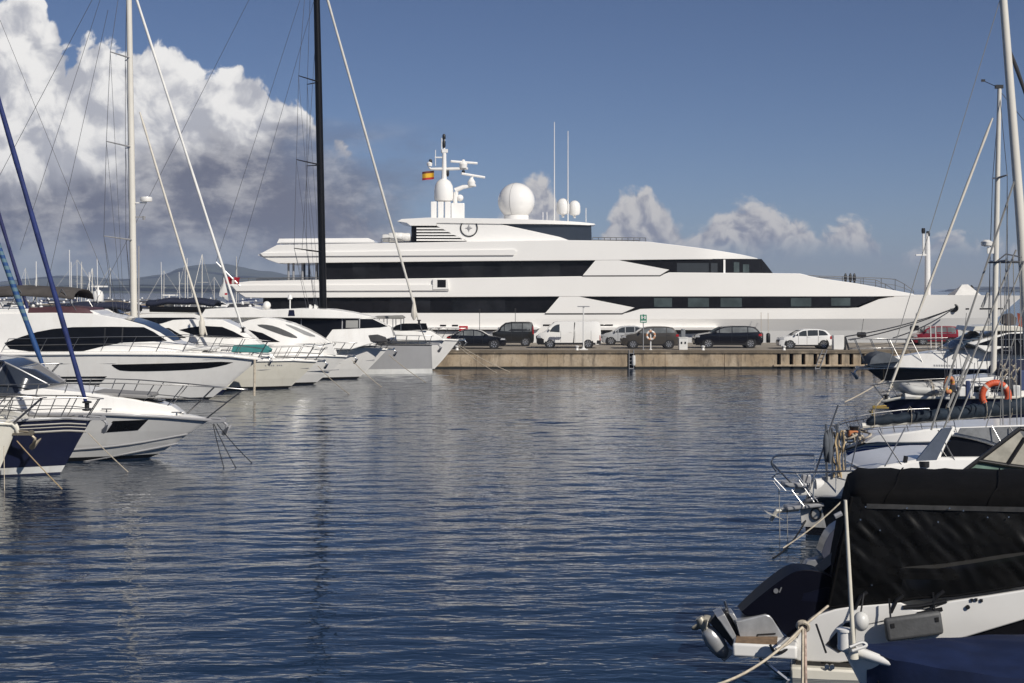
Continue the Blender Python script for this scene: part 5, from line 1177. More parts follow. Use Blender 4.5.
# ------------------------------------------------------------------ right row
NS = (1,)                                          # the near side of a boat that points left
def black_cruiser():
    fr = Frame('motor_yacht', 'black hulled motor yacht with white decks and bow rails, bow pointing at the slotted quay', 'motor yacht', 79.0, 2.3, 960, -1); R = fr.root; W = M_white()
    sheer = [fr.p(866.5, 369, 0)] + fr.P([(905, 369.2), (960, 369.6), (1040, 370), (1200, 371)], 2.0)
    h = Hull(fr, fr.p(1230, 0)[0], sheer, fr.p(903, 398, 0)[0], xm=.42, e=2.0, fl=.66, k=.8, sn=.06, boot=.3)
    h.mesh('hull', [mat('black_gelcoat', (.010, .010, .012), .12, coat=.4), mat('pale_grey_bottom', (.42, .43, .41), .35, streak=.3), M_anti()],
           [(-.7, None, 2), (0, None, 1), (.12, None, 1), (None, .2, 1), (None, .36, 0), (None, .7, 0), (None, 1.0, 0)])
    h.rub(M_steel(), .04, 0.0)
    dk = MB(); fx = lambda a: fr.p(a, 0)[0]
    def wd(x, z): return max(h.y(x, h.zs(x)) - 0.03 - max(0, z - h.zs(x)) * 0.55, .03)
    dk.band(sorted(fr.P([(868.5, 368.6), (885, 362.4), (905, 357.6), (940, 352.4), (980, 349.4), (1040, 347), (1200, 345), (1200, 371), (1040, 369.6), (960, 369.2), (905, 368.8)], 1.6), key=lambda q: 0) , wd, .5, 5).build('deck', W, R, 60, .05)
    wc = wcab(1.8, .25, 2.6, fr.p(990, 0)[0], .6, fr.p(945, 0)[0])
    MB().band(fr.P([(985, 352), (975, 346), (968, 343), (1006, 333), (1030, 331), (1200, 331), (1200, 350)], 1.6), wc, .5, 3).build('cabin', W, R, 40, .05)
    MB().panel(fr.P([(974, 344.6), (1008, 333.6), (1060, 332.6), (1060, 343), (1020, 347)], 1.6), wc, .015, .05, .5, 3, NS).build('side_window', M_glass(), R)
    MB().panel(fr.P([(986, 352), (1000, 347.4), (1024, 345.6), (1060, 345), (1060, 353), (1010, 354.4)], 1.6), lambda x, z: wc(x, z) + .15, .015, .3, .5, 3, NS).build('side_window', M_glass(), R)
    sc = MB(); a = [fr.p(943, 346, 0), fr.p(973, 330.4, 0)]
    sc.grid([[(x, k * w_, z - .25 * abs(k) ** 2) for k in np.linspace(-1, 1, 7)] for (x, z), w_ in ((a[0], 1.5), (a[1], 1.4))]); o = sc.build('windscreen', mat('blue_screen', (.05, .075, .11), .1, spec=.8), R); o.modifiers.new('t', 'SOLIDIFY').thickness = .04
    MB().band(fr.P([(972, 331), (974, 326.4), (1000, 325.4), (1014, 326), (1040, 327), (1040, 331)], 1.4), lambda x, z: 1.6, .5).build('hardtop', M_cream(), R, 40, .06)
    ps = MB()
    for px in (980, 1000, 1020): a, c = fr.p(px, 331, 1.4), fr.p(px + 2, 345, 1.4); ps.tube([(a[0], 1.5, a[1]), (c[0], 1.55, c[1])], .04, 6); ps.tube([(a[0], -1.5, a[1]), (c[0], -1.55, c[1])], .04, 6)
    ps.build('hardtop_post', M_grey(), R)
    tp = MB(); tp.band(fr.P([(869, 364.6), (871, 358), (877, 353.6), (884, 352.2), (890, 353.4), (896, 358), (900, 362)], .8), lambda x, z: .9 - .25 * max(0, (z - 1.9)), .3, 3).build('deck_cover', mat('slate_canvas', (.085, .095, .11), .85, var=.25, bump=.6, bs=5), R, 60, .12)
    # heavy bow rails
    rl = MB()
    for sg in (-1, 1):
        for f, r in ((1, .028), (.62, .02)):
            L = []
            for px, py in ((1140, 338), (1040, 338.6), (1000, 339), (960, 339.4), (920, 339.6), (885, 339.6), (862, 339.2), (853, 340.4)):
                x, z = fr.p(px, py, 1.0); zd = h.zs(min(x, h.xb)) + .25; L.append((x, sg * max(h.y(min(x, h.xb - .2), h.zs(min(x, h.xb))) - .25, .16), zd + (z - zd) * f))
            rl.tube(cat(L, 3), r, 6)
        for px in (868, 884, 902, 922, 944, 968, 994, 1022, 1060):
            x, z = fr.p(px - 9, 339.4, 1.0); x2 = fr.p(px + 3, 0, 1.0)[0]; y1 = max(h.y(min(x, h.xb - .2), h.zs(min(x, h.xb))) - .25, .16); y2 = max(h.y(min(x2, h.xb - .1), h.zs(x2)) - .2, .1)
            rl.tube([(x, sg * y1, z), (x2, sg * y2, h.zs(x2) + .12)], .02, 5)
    rl.build('railing', M_rail(), R, 60)
    h.anchor(M_steel(), 1.2, .02)
    an = MB()
    for px in (931, 936, 942): an.tube([fr.v(px, 350, .5), fr.v(px - .5, 326, .5)], .025, 5)
    an.build('whip_aerial', W, R)
    nm = MB()
    for i in range(9):
        x0 = 938 + i * 2.3; nm.panel(fr.P([(x0, 367.2), (x0, 365.4), (x0 + 1.5, 365.4), (x0 + 1.5, 367.2)], 1.9), wd, .012, .03, 1, 1, NS)
    nm.build('registration_mark', M_grey(), R, 0)
    mooring('mooring_line', 'taut grey bow line of the black hulled yacht, upper of two', PT(884, 380, 79), PT(845, 402, 72), .05, .03, M_rope(), 'bow lines of the black hulled yacht')
    mooring('mooring_line', 'taut grey bow line of the black hulled yacht, lower of two', PT(893, 386, 79), PT(872, 410, 68), .05, .03, M_rope(), 'bow lines of the black hulled yacht')
black_cruiser()

def dinghy_sailboat():
    fr = Frame('sailing_yacht', 'navy sailing yacht carrying an upturned dinghy, with a cream mast and furled sail', 'sailboat', 60.5, 1.6, 960, -1); R = fr.root
    sheer = [fr.p(882, 401.5, 0)] + fr.P([(905, 399.6), (950, 398), (1000, 397), (1160, 397)], 1.2)
    h = sail_hull(fr, M_navy(), M_boot(), 1200, sheer, fr.p(903, 425, 0)[0], .12, deck_m=M_cream(), k=.9)
    h.rub(M_cream(), .06, .0, 'toe_rail'); h.anchor(mat('brass_anchor', (.42, .30, .08), .4, .6), .8, -.25)
    h.railing(M_rail(), fr.p(1010, 0)[0], .62, 7, .3, .1, .2, .016)
    MB().band(fr.P([(952, 398), (956, 389), (966, 379), (1000, 376), (1012, 376), (1120, 374), (1120, 398)], 1.0), wcab(1.15, .12, 1.4), .5, 3).build('coachroof', M_white(), R, 40, .06)
    for px in (973, 990): MB().panel(fr.P([(px, 392), (px + 1, 386), (px + 11, 386), (px + 12, 392)], 1.1), wcab(1.15, .12, 1.4), .012, .05, .5, 2, NS).build('side_window', M_glass(), R)
    MB().band(fr.P([(958, 399), (959, 377), (968, 376), (970, 399)], .9), lambda x, z: .35, .5).build('hatch_box', M_white(), R, 40, .03)
    m1, base, top = rig(fr, 993, 0, 88, 398, .115, M_alu(), [(178, .9), (262, 1.1)], [fr.v(1240, 385, 0)], .1, fr.p(999.5, 0, 0)[0] - fr.p(993, 0, 0)[0], chain=1.45, chz=1.2)
    furled(fr, (base[0] + .62 * (top[0] - base[0]) + .18, 0, fr.p(0, 118, 0)[1]), fr.v(886, 398, 0), .055, MATS['sail_cream'])
    tk = MB(); tk.box((top[0] + .02, 0, top[1] + .05), (.3, .18, .14)); tk.tube([(top[0], 0, top[1]), (top[0] + .62, 0, top[1] + .28)], .014, 4); tk.box((top[0] + .66, 0, top[1] + .3), (.16, .03, .1)); tk.build('wind_vane', M_black(), m1)
    x, z = fr.p(988, 243, 0); rd = MB(); rd.lathe([(.1, -.14), (.22, -.1), (.24, .04), (.1, .13)], (x + .05, 0, z), 14); rd.box((x - .12, 0, z - .3), (.3, .1, .25)); rd.build('radar', M_white(), m1)
    bb = MB(); bb.tube([fr.v(990, 392, 0), fr.v(1120, 388, 0)], .11, 8); bb.build('boom', M_alu(), R)
    fl = MB(); G = [[tuple(Vector(fr.v(1017 + 16 * t, 313 + 13 * k + 3 * t, .2)) + Vector((0, .1 * sin(6 * t + 2 * k), 0))) for k in np.linspace(0, 1, 6)] for t in np.linspace(0, 1, 9)]
    fl.grid(G); fl.build('flag', [mat('flag_deep_orange', (.30, .07, .04), .8)], R, 60)
    bg_ = MB(); bg_.band(fr.P([(1006, 323), (1008, 315), (1014, 313.5), (1019, 318), (1018, 325), (1010, 326)], .5), lambda x, z: .25, .2).build('stowed_bundle', mat('bundle_grey', (.13, .11, .10), .8, var=.3), R, 60, .08)
    g = random.Random(8); dkm = mat('deck_gear_dark', (.03, .03, .034), .7); wt = M_boot(); bl = mat('deck_gear_blue', (.03, .05, .13), .6)
    for i, (px, py, w_, hh) in enumerate(((953, 396, .22, .55), (961, 394, .3, .4), (968, 396, .18, .7), (984, 394, .35, .35), (1008, 392, .28, .6), (1016, 394, .3, .45), (1022, 388, .25, .8), (947, 397, .2, .3))):
        b = MB(); x, z = fr.p(px, py, 1.35); b.box((x, 1.35, z + hh / 2 - .1), (w_, .22, hh), g.uniform(-.3, .3)); b.build(('jerry_can', 'gear_bag', 'locker_box')[i % 3], (dkm, wt, bl, wt)[i % 4], R, bevel=.04)
    ln = MB()
    for i in range(14):
        a, c = (g.uniform(950, 1024), g.uniform(345, 372)), (g.uniform(945, 1024), g.uniform(390, 402)); a = (c[0] + g.uniform(-8, 14), a[1]); ln.tube([fr.v(*a, g.uniform(.2, 1.3)), fr.v(*c, 1.4)], .012, 4)
    ln.build('running_lines', M_wire(), R, 60)
    cn = MB()
    for i in range(6): c = Vector(fr.v(1002 + 3.5 * i, 372 + 4 * (i % 3), 1.3)); cn.tube(cat([c + Vector((.1 * sin(t * 2.2), 0, .5 - t * .17)) for t in range(6)], 3), .03, 5)
    cn.build('coiled_lines', M_rope(), R, 60)
    MB().band(rnd(fr.P([(1002, 377), (1006, 366), (1020, 362), (1060, 362), (1060, 377)], 1.0), 1), lambda x, z: 1.0, .4).build('sprayhood', mat('sprayhood_navy', (.015, .02, .05), .8, bump=.3, bs=8), R, 60)
    return fr, h, base, top
DF = dinghy_sailboat()

def dinghy():
    o = thing('inflatable_dinghy', 'grey white inflatable dinghy lying upside down on the navy yacht foredeck', 'dinghy', PT(925, 397, 60.5))
    x0, y0, z0 = o.location; s = 60.0 / F
    tube = MB(); path = [(-1.0 * 1, -.55, 0), (.55, -.55, 0), (.9, -.42, .05), (1.02, 0, .1), (.9, .42, .05), (.55, .55, 0), (-1.0, .55, 0)]
    pts = [Vector((-a * .82, b, c + .30)) for a, b, c in path]; tube.tube(cat(pts, 5), [.19] * 31, 12); tube.build('tube', mat('hypalon_grey', (.50, .50, .48), .5, var=.08), o, 60)
    b = MB(); b.grid([[(-.72 + 1.5 * i / 8, .5 * (j - 3) / 3, .46 + .2 * (1 - ((j - 3) / 3) ** 2) * (0.6 + .4 * i / 8)) for j in range(7)] for i in range(9)]); b.build('floor', mat('hypalon_light', (.58, .57, .54), .5), o, 60)
    st = MB(); 
    for xx in (0.1, .16): st.tube([(xx, -.76, .1), (xx, -.72, .48), (xx, -.3, .68), (xx, .3, .68), (xx, .74, .4)], .02, 5)
    st.build('lashing', M_rope(), o, 60)
    q = MB(); q.tube([(-.95, -.5, .06), (.8, -.5, .06)], .13, 8); q.build('chafe_cover', mat('hypalon_light', (.58, .57, .54)), o)
dinghy()
def ring_buoy(name, label, c, R_, r, cols, Yv=0.0):
    o = thing(name, label, 'lifebuoy', c); n = 36
    seg = {}
    for i in range(n):
        k = 1 if (i % 9) in (4, ) else 0
        b = seg.setdefault(k, MB()); t0, t1 = 2 * pi * i / n, 2 * pi * (i + 1.04) / n
        b.tube([(R_ * cos(t0), 0, R_ * sin(t0)), (R_ * cos(t1), 0, R_ * sin(t1))], r * (1.04 if k else 1.0), 12)
    seg[0].build('ring', cols[0], o, 60); split(seg[1].build('reflective_band', cols[1], o, 60))
    g = MB()
    for k in range(8): t = 2 * pi * k / 8; g.tube([(R_ * 1.2 * cos(t), -.02, R_ * 1.2 * sin(t)), (R_ * 1.22 * cos(t + .39), -.03, R_ * 1.22 * sin(t + .39)), (R_ * 1.2 * cos(t + .785), -.02, R_ * 1.2 * sin(t + .785))], .012, 5)
    g.build('grab_line', M_rope(), o, 60); return o
OR = mat('buoy_orange', (.62, .10, .035), .55, var=.12)
ring_buoy('lifebuoy', 'big orange ring lifebuoy with pale bands hung in the rigging at the right edge', PT(995.3, 396, 56), .49, .125, (OR, mat('buoy_band', (.62, .55, .48), .5)))
o = ring_buoy('lifebuoy', 'folded orange and yellow buoy hung above the dinghy', PT(949, 385, 59), .29, .085, (mat('buoy_pale_orange', (.60, .24, .12), .6), mat('buoy_yellow', (.62, .38, .05), .6))); o.rotation_euler = (0.1, radians(20), radians(48))

def stern_rigging():
    """rope ladder, flagpoles and running stays around the two masts"""
    fr = Frame('sailing_yacht', 'sailing yacht with a dark blue sail cover on its boom and a raked cream mast', 'sailboat', 39.6, 1.5, 1000, 1); R = fr.root
    sheer = fr.P([(868, 477), (930, 474), (1000, 472), (1100, 470), (1260, 470)], .8) + fr.P([(1330, 470)], 0)
    h = Hull(fr, fr.p(868, 0)[0], sheer, fr.p(1300, 497, 0)[0], xm=.45, e=2.1, fl=.75, sn=.35, boot=.12)
    h.mesh('hull', [M_white(), M_navy(), M_anti()], STD); h.deck(M_cream(), .05); h.rub(M_navy(), .05, -.08)
    MB().band(fr.P([(960, 474), (966, 462), (1180, 458), (1200, 470)], .9), wcab(1.0, .1, 1.4), .6).build('coachroof', M_white(), R, 40, .05)
    a, c = fr.p(862, 424, 0), fr.p(1034, 411, 0)
    bm = MB(); bm.tube([(a[0], 0, a[1] - .05), (c[0], 0, c[1] + .02)], .075, 8); boom = bm.build('boom', M_alu(), R)
    cv = MB(); G = []
    for i in range(34):
        t = i / 33; x = a[0] + .12 + (c[0] - a[0] - .1) * t; z = a[1] + (c[1] - a[1]) * t; hh = .25 + .20 * t ** 1.4 + .025 * sin(i * 1.9); ww = .15 + .03 * sin(i * 2.3) + .04 * t
        if i == 0: hh *= .6; ww *= .6
        G.append([(x, ww * sin(u) * (1 + .12 * sin(3 * u + i)), z - .06 + hh * .5 + hh * .5 * -cos(u) + .01 * sin(5 * u + i * 2)) for u in np.linspace(0, 2 * pi, 15)])
    cv.grid(G); n_ = 15; cv.f += [list(range(15))[::-1], [33 * 15 + j for j in range(15)]]; cv.mi += [0, 0]
    cv.build('sail_cover', mat('dark_teal_canvas', (.006, .016, .030), .8, var=.3, vs=4, bump=.7, bs=9), boom, 60)
    tb = MB()
    for px in (873, 910, 948, 985, 1010): p_ = fr.v(px, 424 - (px - 862) * .075, 0); tb.tube([(p_[0], .02 + .2 * cos(u), p_[2] + .12 + .26 * sin(u)) for u in np.linspace(0, 2 * pi, 13)], .01, 4)
    tb.build('sail_ties', M_rope(), boom)
    x, zb = fr.p(1036, 470, 0); xt, zt = fr.p(1001, -30, 0)
    m = MB(); m.tube([(x, 0, zb), ((x + xt) / 2 + .05, 0, (zb + zt) / 2), (xt, 0, zt)], [.125, .125, .10], 12); mast = m.build('mast', M_alu(), R, 60)
    sp = MB()
    for sg in (-1, 1): sp.tube([fr.v(1026, 262, 0), (fr.v(998, 259, 0)[0], sg * .8, fr.v(998, 262, 0)[2])], [.035, .025], 6)
    sp.build('spreader', M_wire(), mast)
    sp = MB(); sp.tube([fr.v(1026, 258, 0), fr.v(1006, 254, .4), fr.v(996, 262, .7)], .02, 5); sp.build('deck_light_bracket', M_wire(), mast)
    w = MB()
    for p_, q_, r in (((1018, 170, 0), (931, 430, .9), .028), ((1016, 250, 0), (944, 428, 1.0), .026), ((1024, 262, .5), (958, 420, 1.1), .02), ((1000, 262, .7), (1003, 425, 1.3), .014), ((1008, 262, .7), (1010, 425, 1.3), .014), ((1013, 255, .5), (1017, 425, 1.3), .014), ((1020, 240, .3), (1021, 425, 1.2), .014), ((1003, -10, 0), (872, 420, 0), .010), ((1008, 200, .2), (1000, 425, .2), .010), ((1026, 300, .2), (985, 430, 1.1), .014)):
        w.tube([fr.v(*p_), fr.v(*q_)], r, 5)
    w.build('rigging', mat('stay_grey', (.30, .295, .28), .5, .3), R, 60)
    tn = MB()
    for px, py, o_ in ((948, 380, .95), (956, 352, .97), (961, 378, 1.0), (966, 362, 1.0), (951, 400, .97), (985, 300, .4)):
        c = fr.v(px, py, o_); tn.box(c, (.06, .06, .42), 0, radians(22))
    split(tn.build('turnbuckle', mat('stay_grey', (.3, .295, .28)), R, 0))
    f2 = furled(fr, fr.v(1010, 50, 0), fr.v(1110, 330, 0), .05, mat('sail_cover_black', (.03, .03, .035), .8), 'furled_headsail', False)
    st = MB()
    for sg in (-1, 1):
        for k, px in enumerate((866, 874, 900, 930)): st.tube([fr.v(px, 476, sg * 1.0), fr.v(px, 458, sg * 1.0)], .014, 5)
        st.tube([fr.v(866, 458, sg * 1.0), fr.v(1000, 457, sg * 1.2)], .014, 5); st.tube([fr.v(866, 467, sg * 1.0), fr.v(1000, 466, sg * 1.2)], .010, 5)
    st.tube([fr.v(866, 458, 1.0), fr.v(862, 458, 0), fr.v(866, 458, -1.0)], .014, 5); st.build('pushpit', M_rail(), R)
    # rope ladder
    o = thing('rope_ladder', 'steel boarding ladder standing between the shrouds above the big orange lifebuoy', 'ladder', PT(1000, 398, 57)); P = lambda px, py: tuple(Vector(PT(px, py, 57)) - o.location)
    for a_, b_ in (((994, 398), (1003, 346)), ((1005, 398), (1013, 346))): MB().tube([P(*a_), P(*b_)], .022, 6).build('stile', M_wire(), o)
    for k in range(6):
        t = k / 5.5; MB().tube([P(994 + 9 * t, 396 - 50 * t), P(1005 + 8 * t, 396 - 50 * t)], .018, 5).build('rung', M_wire(), o)
stern_rigging()

def blue_side_boat():
    fr = Frame('sailing_yacht', 'white sailing boat with a broad blue side stripe and cluttered bow under the sail cover', 'sailboat', 46.5, 1.5, 920, -1); R = fr.root
    sheer = [fr.p(841, 449.5, 0)] + fr.P([(870, 444), (900, 440), (930, 437.4), (1100, 434)], 1.2)
    h = Hull(fr, fr.p(1140, 0)[0], sheer, fr.p(858, 466, 0)[0], xm=.42, e=2.0, fl=.8, sn=.1, boot=.12)
    h.mesh('hull', [M_white(), mat('royal_blue', (.022, .055, .27), .25, coat=.3), M_anti()], [(-.7, None, 2), (0, None, 0), (.12, None, 0), (None, .22, 1), (None, .66, 0), (None, .72, 1), (None, .78, 0), (None, 1.0, 0)])
    h.deck(M_cream(), .08); h.rub(M_black(), .03, -.05)
    MB().band(fr.P([(868, 444), (878, 436), (930, 428), (1080, 422), (1090, 436)], 1.0), wcab(1.2, .2, 1.2, fr.p(930, 0)[0], .5, fr.p(868, 0)[0]), .5).build('coachroof', M_white(), R, 40, .05)
    h.railing(M_rail(), fr.p(960, 0)[0], .66, 8, .2, .1, .15, .016); h.anchor(M_grey(), .8)
    cb = MB(); r_ = random.Random(5)
    for i in range(7): x, z = fr.p(846 + i * 3, 441 - i * .6, .3); cb.tube(cat([(x + r_.uniform(-.2, .2), r_.uniform(-.4, .5), z + r_.uniform(-.1, .3)) for _ in range(5)], 4), .03, 5)
    cb.build('coiled_lines', M_rope(), R, 60)
    wd = MB(); x, z = fr.p(854, 436, .2); wd.lathe([(.2, -.1), (.2, .12), (.12, .2), (.16, .3)], (x, .2, z), 12); wd.build('windlass', M_black(), R)
    o = MB(); x, z = fr.p(850, 437, .3); o.box((x - .1, .3, z + .1), (.3, .16, .2)); o.build('bow_bag', mat('orange_bag', (.45, .16, .06), .7), R, bevel=.04)
blue_side_boat()

def pulpit_boat():
    fr = Frame('motor_sailer', 'black hulled cruiser with a pale deck and crowded steel pulpit over the water', 'motor cruiser', 33.6, 1.6, 900, -1); R = fr.root
    sheer = [fr.p(804, 502, 0)] + fr.P([(830, 502), (860, 501.5), (900, 500), (1200, 496)], 1.2)
    h = Hull(fr, fr.p(1180, 0)[0], sheer, fr.p(806, 536, 0)[0], xm=.45, e=1.9, fl=.62, sn=.08, boot=.16, k=1)
    h.mesh('hull', [mat('black_gelcoat', (.010, .010, .012)), mat('red_line', (.36, .02, .03), .4), M_anti()], [(-.7, None, 2), (0, None, 0), (.16, None, 0), (None, .30, 0), (None, .36, 0), (None, .85, 0), (None, 1.0, 0)])
    # raised pale deck
    def wd(x, z): return max(h.y(min(x, h.xb - .03), h.zs(min(x, h.xb))) + .05 - max(0, z - .95) * .9, .05)
    MB().band(fr.P([(804, 502.4), (806, 496.5), (820, 490), (850, 479), (880, 472), (915, 467), (1000, 466), (1180, 462), (1180, 498), (900, 502), (830, 503.6)], 1.3), wd, .3, 5).build('deck', mat('gelcoat_grey_white', (.60, .59, .56), .3, var=.04, streak=.2), R, 60, .04)
    h.rub(M_grey(), .04, .0)
    bw = MB(); bw.panel(fr.P([(806, 530), (804.4, 506), (824, 508), (829, 530)], .5), h.y, .012, .04, .2, 4, NS); o = bw.build('bow_patch', mat('worn_white_paint', (.45, .44, .42), .5, var=.25, streak=.6), R)
    bw = MB(); bw.panel(fr.P([(804.8, 522), (803.6, 505.5), (807.5, 505.5), (808, 522)], .2), h.y, .018, .04, .1, 4, NS); bw.build('bow_stripe', MATS['red_line'], R)
    bw = MB()
    for t in np.linspace(0, 2 * pi, 15)[:-1]: pass
    x, z = fr.p(820, 517, .6); y = h.y(x, z); ring = [(x + .10 * cos(t), h.y(x + .10 * cos(t), z + .13 * sin(t)) + .02, z + .13 * sin(t)) for t in np.linspace(0, 2 * pi, 17)]; bw.tube(ring, .022, 5); bw.build('bow_letter', M_black(), R, 60)
    # bowsprit platform and anchor
    x0, z0 = fr.p(832, 503, 0); x1, z1 = fr.p(785, 511, 0); b = MB(); b.box(((x0 + x1) / 2, 0, (z0 + z1) / 2 + .05), (abs(x1 - x0), .5, .09), 0, .12); b.build('bowsprit', M_grey(), R, bevel=.03)
    b = MB(); a = fr.p(781, 511, 0); b.tube([(a[0] - .4, 0, a[1] + .04), (a[0] + .1, 0, a[1]), (a[0] + .24, 0, a[1] - .22)], .05, 6); b.add([(a[0] + .34, -.3, a[1] - .02), (a[0] + .34, .3, a[1] - .02), (a[0] - .1, 0, a[1] - .22), (a[0] + .1, 0, a[1] - .1)], [(0, 1, 3), (0, 3, 2), (1, 2, 3), (0, 2, 1)]); b.build('anchor', mat('galvanised', (.55, .53, .47), .5, .4), R, 0)
    # pulpit
    pl = MB(); U = lambda px, py, o_: fr.v(px, py, o_)
    for o_ in (.7, -.7):
        k = .35 if o_ < 0 else 1
        sh = 0 if o_ > 0 else 0
        pl.tube(cat([U(777, 472, .25 * (1 if o_ > 0 else -1)), U(771.5, 463, .3 * (1 if o_ > 0 else -1)), U(776, 456, .35 * (1 if o_ > 0 else -1)), U(794, 455, .5 * (1 if o_ > 0 else -1)), U(814, 455.5, o_)], 4), .022, 7)
        pl.tube([U(772, 463, .3 * (1 if o_ > 0 else -1)), U(792, 484, .2 * (1 if o_ > 0 else -1))], .02, 6)
        pl.tube(cat([U(772, 478, .25 * (1 if o_ > 0 else -1)), U(779, 473, .3 * (1 if o_ > 0 else -1)), U(800, 472.5, .6 * (1 if o_ > 0 else -1)), U(880, 470, 1.3 * (1 if o_ > 0 else -1))], 4), .018, 6)
        for a_, b_ in (((774, 478), (786, 491)), ((773, 481), (780, 490)), ((796, 473), (818, 502)), ((799, 480), (814, 502)), ((792, 490), (804, 506)), ((815, 456), (813, 500)), ((836, 471), (836, 496))):
            pl.tube([U(*a_, o_ * .5), U(*b_, o_ * .62)], .013, 6)
    pl.build('pulpit', M_steel(), R, 60)
    # windlass, coils, sheet leads, tall hardware by the forestay
    wl = MB(); c = U(826, 486, 0); wl.lathe([(.02, -.26), (.17, -.24), (.17, .24), (.02, .26)], c, 14, 'x'); wl.build('windlass', M_white(), R)
    gear = MB(); g2 = MB(); g3 = MB()
    for px, py0, py1, r in ((827, 500, 424, .03), (833, 498, 428, .025), (838, 496, 424, .035), (843, 494, 432, .02), (846, 492, 450, .02)): gear.tube([U(px, py0, .15), U(px - 1.0, py1, .1)], r, 6)
    gear.tube([U(806, 500, .1), U(830, 428, 0), U(838, 405, 0)], .022, 6); gear.build('forestay_hardware', M_rail(), R)
    rr = random.Random(3)
    for i in range(4):
        px = 835 + i * 2.4; g2.tube(cat([U(px + rr.uniform(-2.2, 2.2), 432 + j * 9 + rr.uniform(-2, 2), .1 + rr.uniform(-.15, .15)) for j in range(6)], 4), .021, 6)
    g2.build('hanging_coils', mat('tan_rope', (.40, .30, .17), .9, var=.3, vs=8), R, 60)
    for i in range(3): g3.tube(cat([U(826 + i * 2, 430 + j * 8, .25 + .06 * sin(i * 2 + j)) for j in range(5)], 4), [.02, .06, .07, .06, .03], 6)
    g3.build('rolled_cover', mat('slate_canvas', (.085, .095, .11)), R, 60)
    hs = MB()
    for i in range(3): hs.tube(cat([U(838 + 4 * i + 5 * cos(t), 489 + 3.5 * sin(t), .2) for t in np.linspace(0, 2 * pi, 9)], 3), .028, 5)
    hs.build('hose', M_black(), R, 60)
    jt = MB(); jt.box(U(796, 484, 0), (.6, .5, .10)); jt.box(U(806, 482, 0), (.2, .2, .35)); jt.build('stowed_box', M_grey(), R, bevel=.03)
    # cabin: quarter screen, dome window, grab frame
    wc = wcab(1.25, .35, 1.5)
    MB().band(fr.P([(868, 472), (880, 465), (916, 459), (940, 457), (1180, 455), (1180, 470)], 1.2), lambda x, z: 1.45 - .2 * (z - 1.2), .4, 2).build('coachroof', M_white(), R, 40, .06)
    MB().panel(rnd(fr.P([(938, 459.5), (944, 449), (953, 440.5), (966, 439.5), (985, 443), (997, 449), (1000, 460)], 1.2), 1), wc, .01, .08, .3, 4, NS).build('side_window', M_glass(), R)
    fmx = MB()
    fmx.tube([(x, wc(x, z) + .02, z) for x, z in fr.P([(937, 460), (946, 444), (957, 428.5)], 1.2)], .055, 8)
    fmx.tube(cat([(x, wc(x, z) + .02, z) for x, z in fr.P([(954, 435), (966, 436.5), (985, 441), (1003, 447)], 1.2)], 4), .05, 8)
    fmx.build('screen_frame', M_white(), R, 60)
    MB().panel(fr.P([(914, 460), (940, 428), (950, 427), (934, 460)], 1.15), lambda x, z: 1.3, .02, .06, .4, 2, NS).build('quarter_screen', mat('blue_grey_vinyl', (.10, .12, .16), .25, var=.2), R)
    MB().panel(fr.P([(957, 433), (960, 428), (1030, 426), (1030, 447), (1004, 446), (985, 439)], 1.1), lambda x, z: 1.15, .01, .04, .4, 2, NS).build('clear_curtain', mat('grey_vinyl', (.20, .205, .21), .2, var=.25, vs=3), R)
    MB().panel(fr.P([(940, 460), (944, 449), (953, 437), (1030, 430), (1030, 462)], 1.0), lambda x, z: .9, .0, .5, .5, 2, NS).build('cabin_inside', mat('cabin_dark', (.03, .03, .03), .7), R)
    pb = MB()
    for a_, b_ in (((992, 426), (1003, 446)), ((1010, 427), (1018, 440)), ((938, 430), (960, 470)), ((905, 428), (882, 472)), ((878, 430), (905, 470)), ((860, 428), (850, 472))): pb.tube([U(*a_, 1.2), U(*b_, 1.35)], .014, 6)
    split(pb.build('awning_pole', M_rail(), R))
    cl = MB(); cl.tube([U(905, 462, 1.3), U(906, 456, 1.3)], .05, 6); cl.lathe([(.12, -.06), (.12, .06)], U(924, 464, 1.3), 10); cl.tube([U(918, 466, 1.3), U(929, 466, 1.3)], .04, 6); split(cl.build('deck_winch', M_black(), R))
    mooring('mooring_line', 'black bow rope of the pulpit boat dropping to the water', PT(806, 520, 33.6), PT(773, 558, 30.6), .12, .02, M_black())
    mooring('mooring_line', 'grey rope crossing the black bow of the pulpit boat down to the water', PT(843, 500, 32.0), PT(783, 548, 31.4), .06, .014, M_rope())
    for px, a_, b_ in ((779, 490, 535), (787, 505, 545)): mooring('anchor_line', 'thin dark line hanging from the pulpit into the water, the %s one' % ('outer' if px < 783 else 'inner'), PT(px, a_, 33.6), PT(px + 1, b_ + 10, 33.0), 0, .010, M_black(), 'lines hanging from the pulpit')
pulpit_boat()

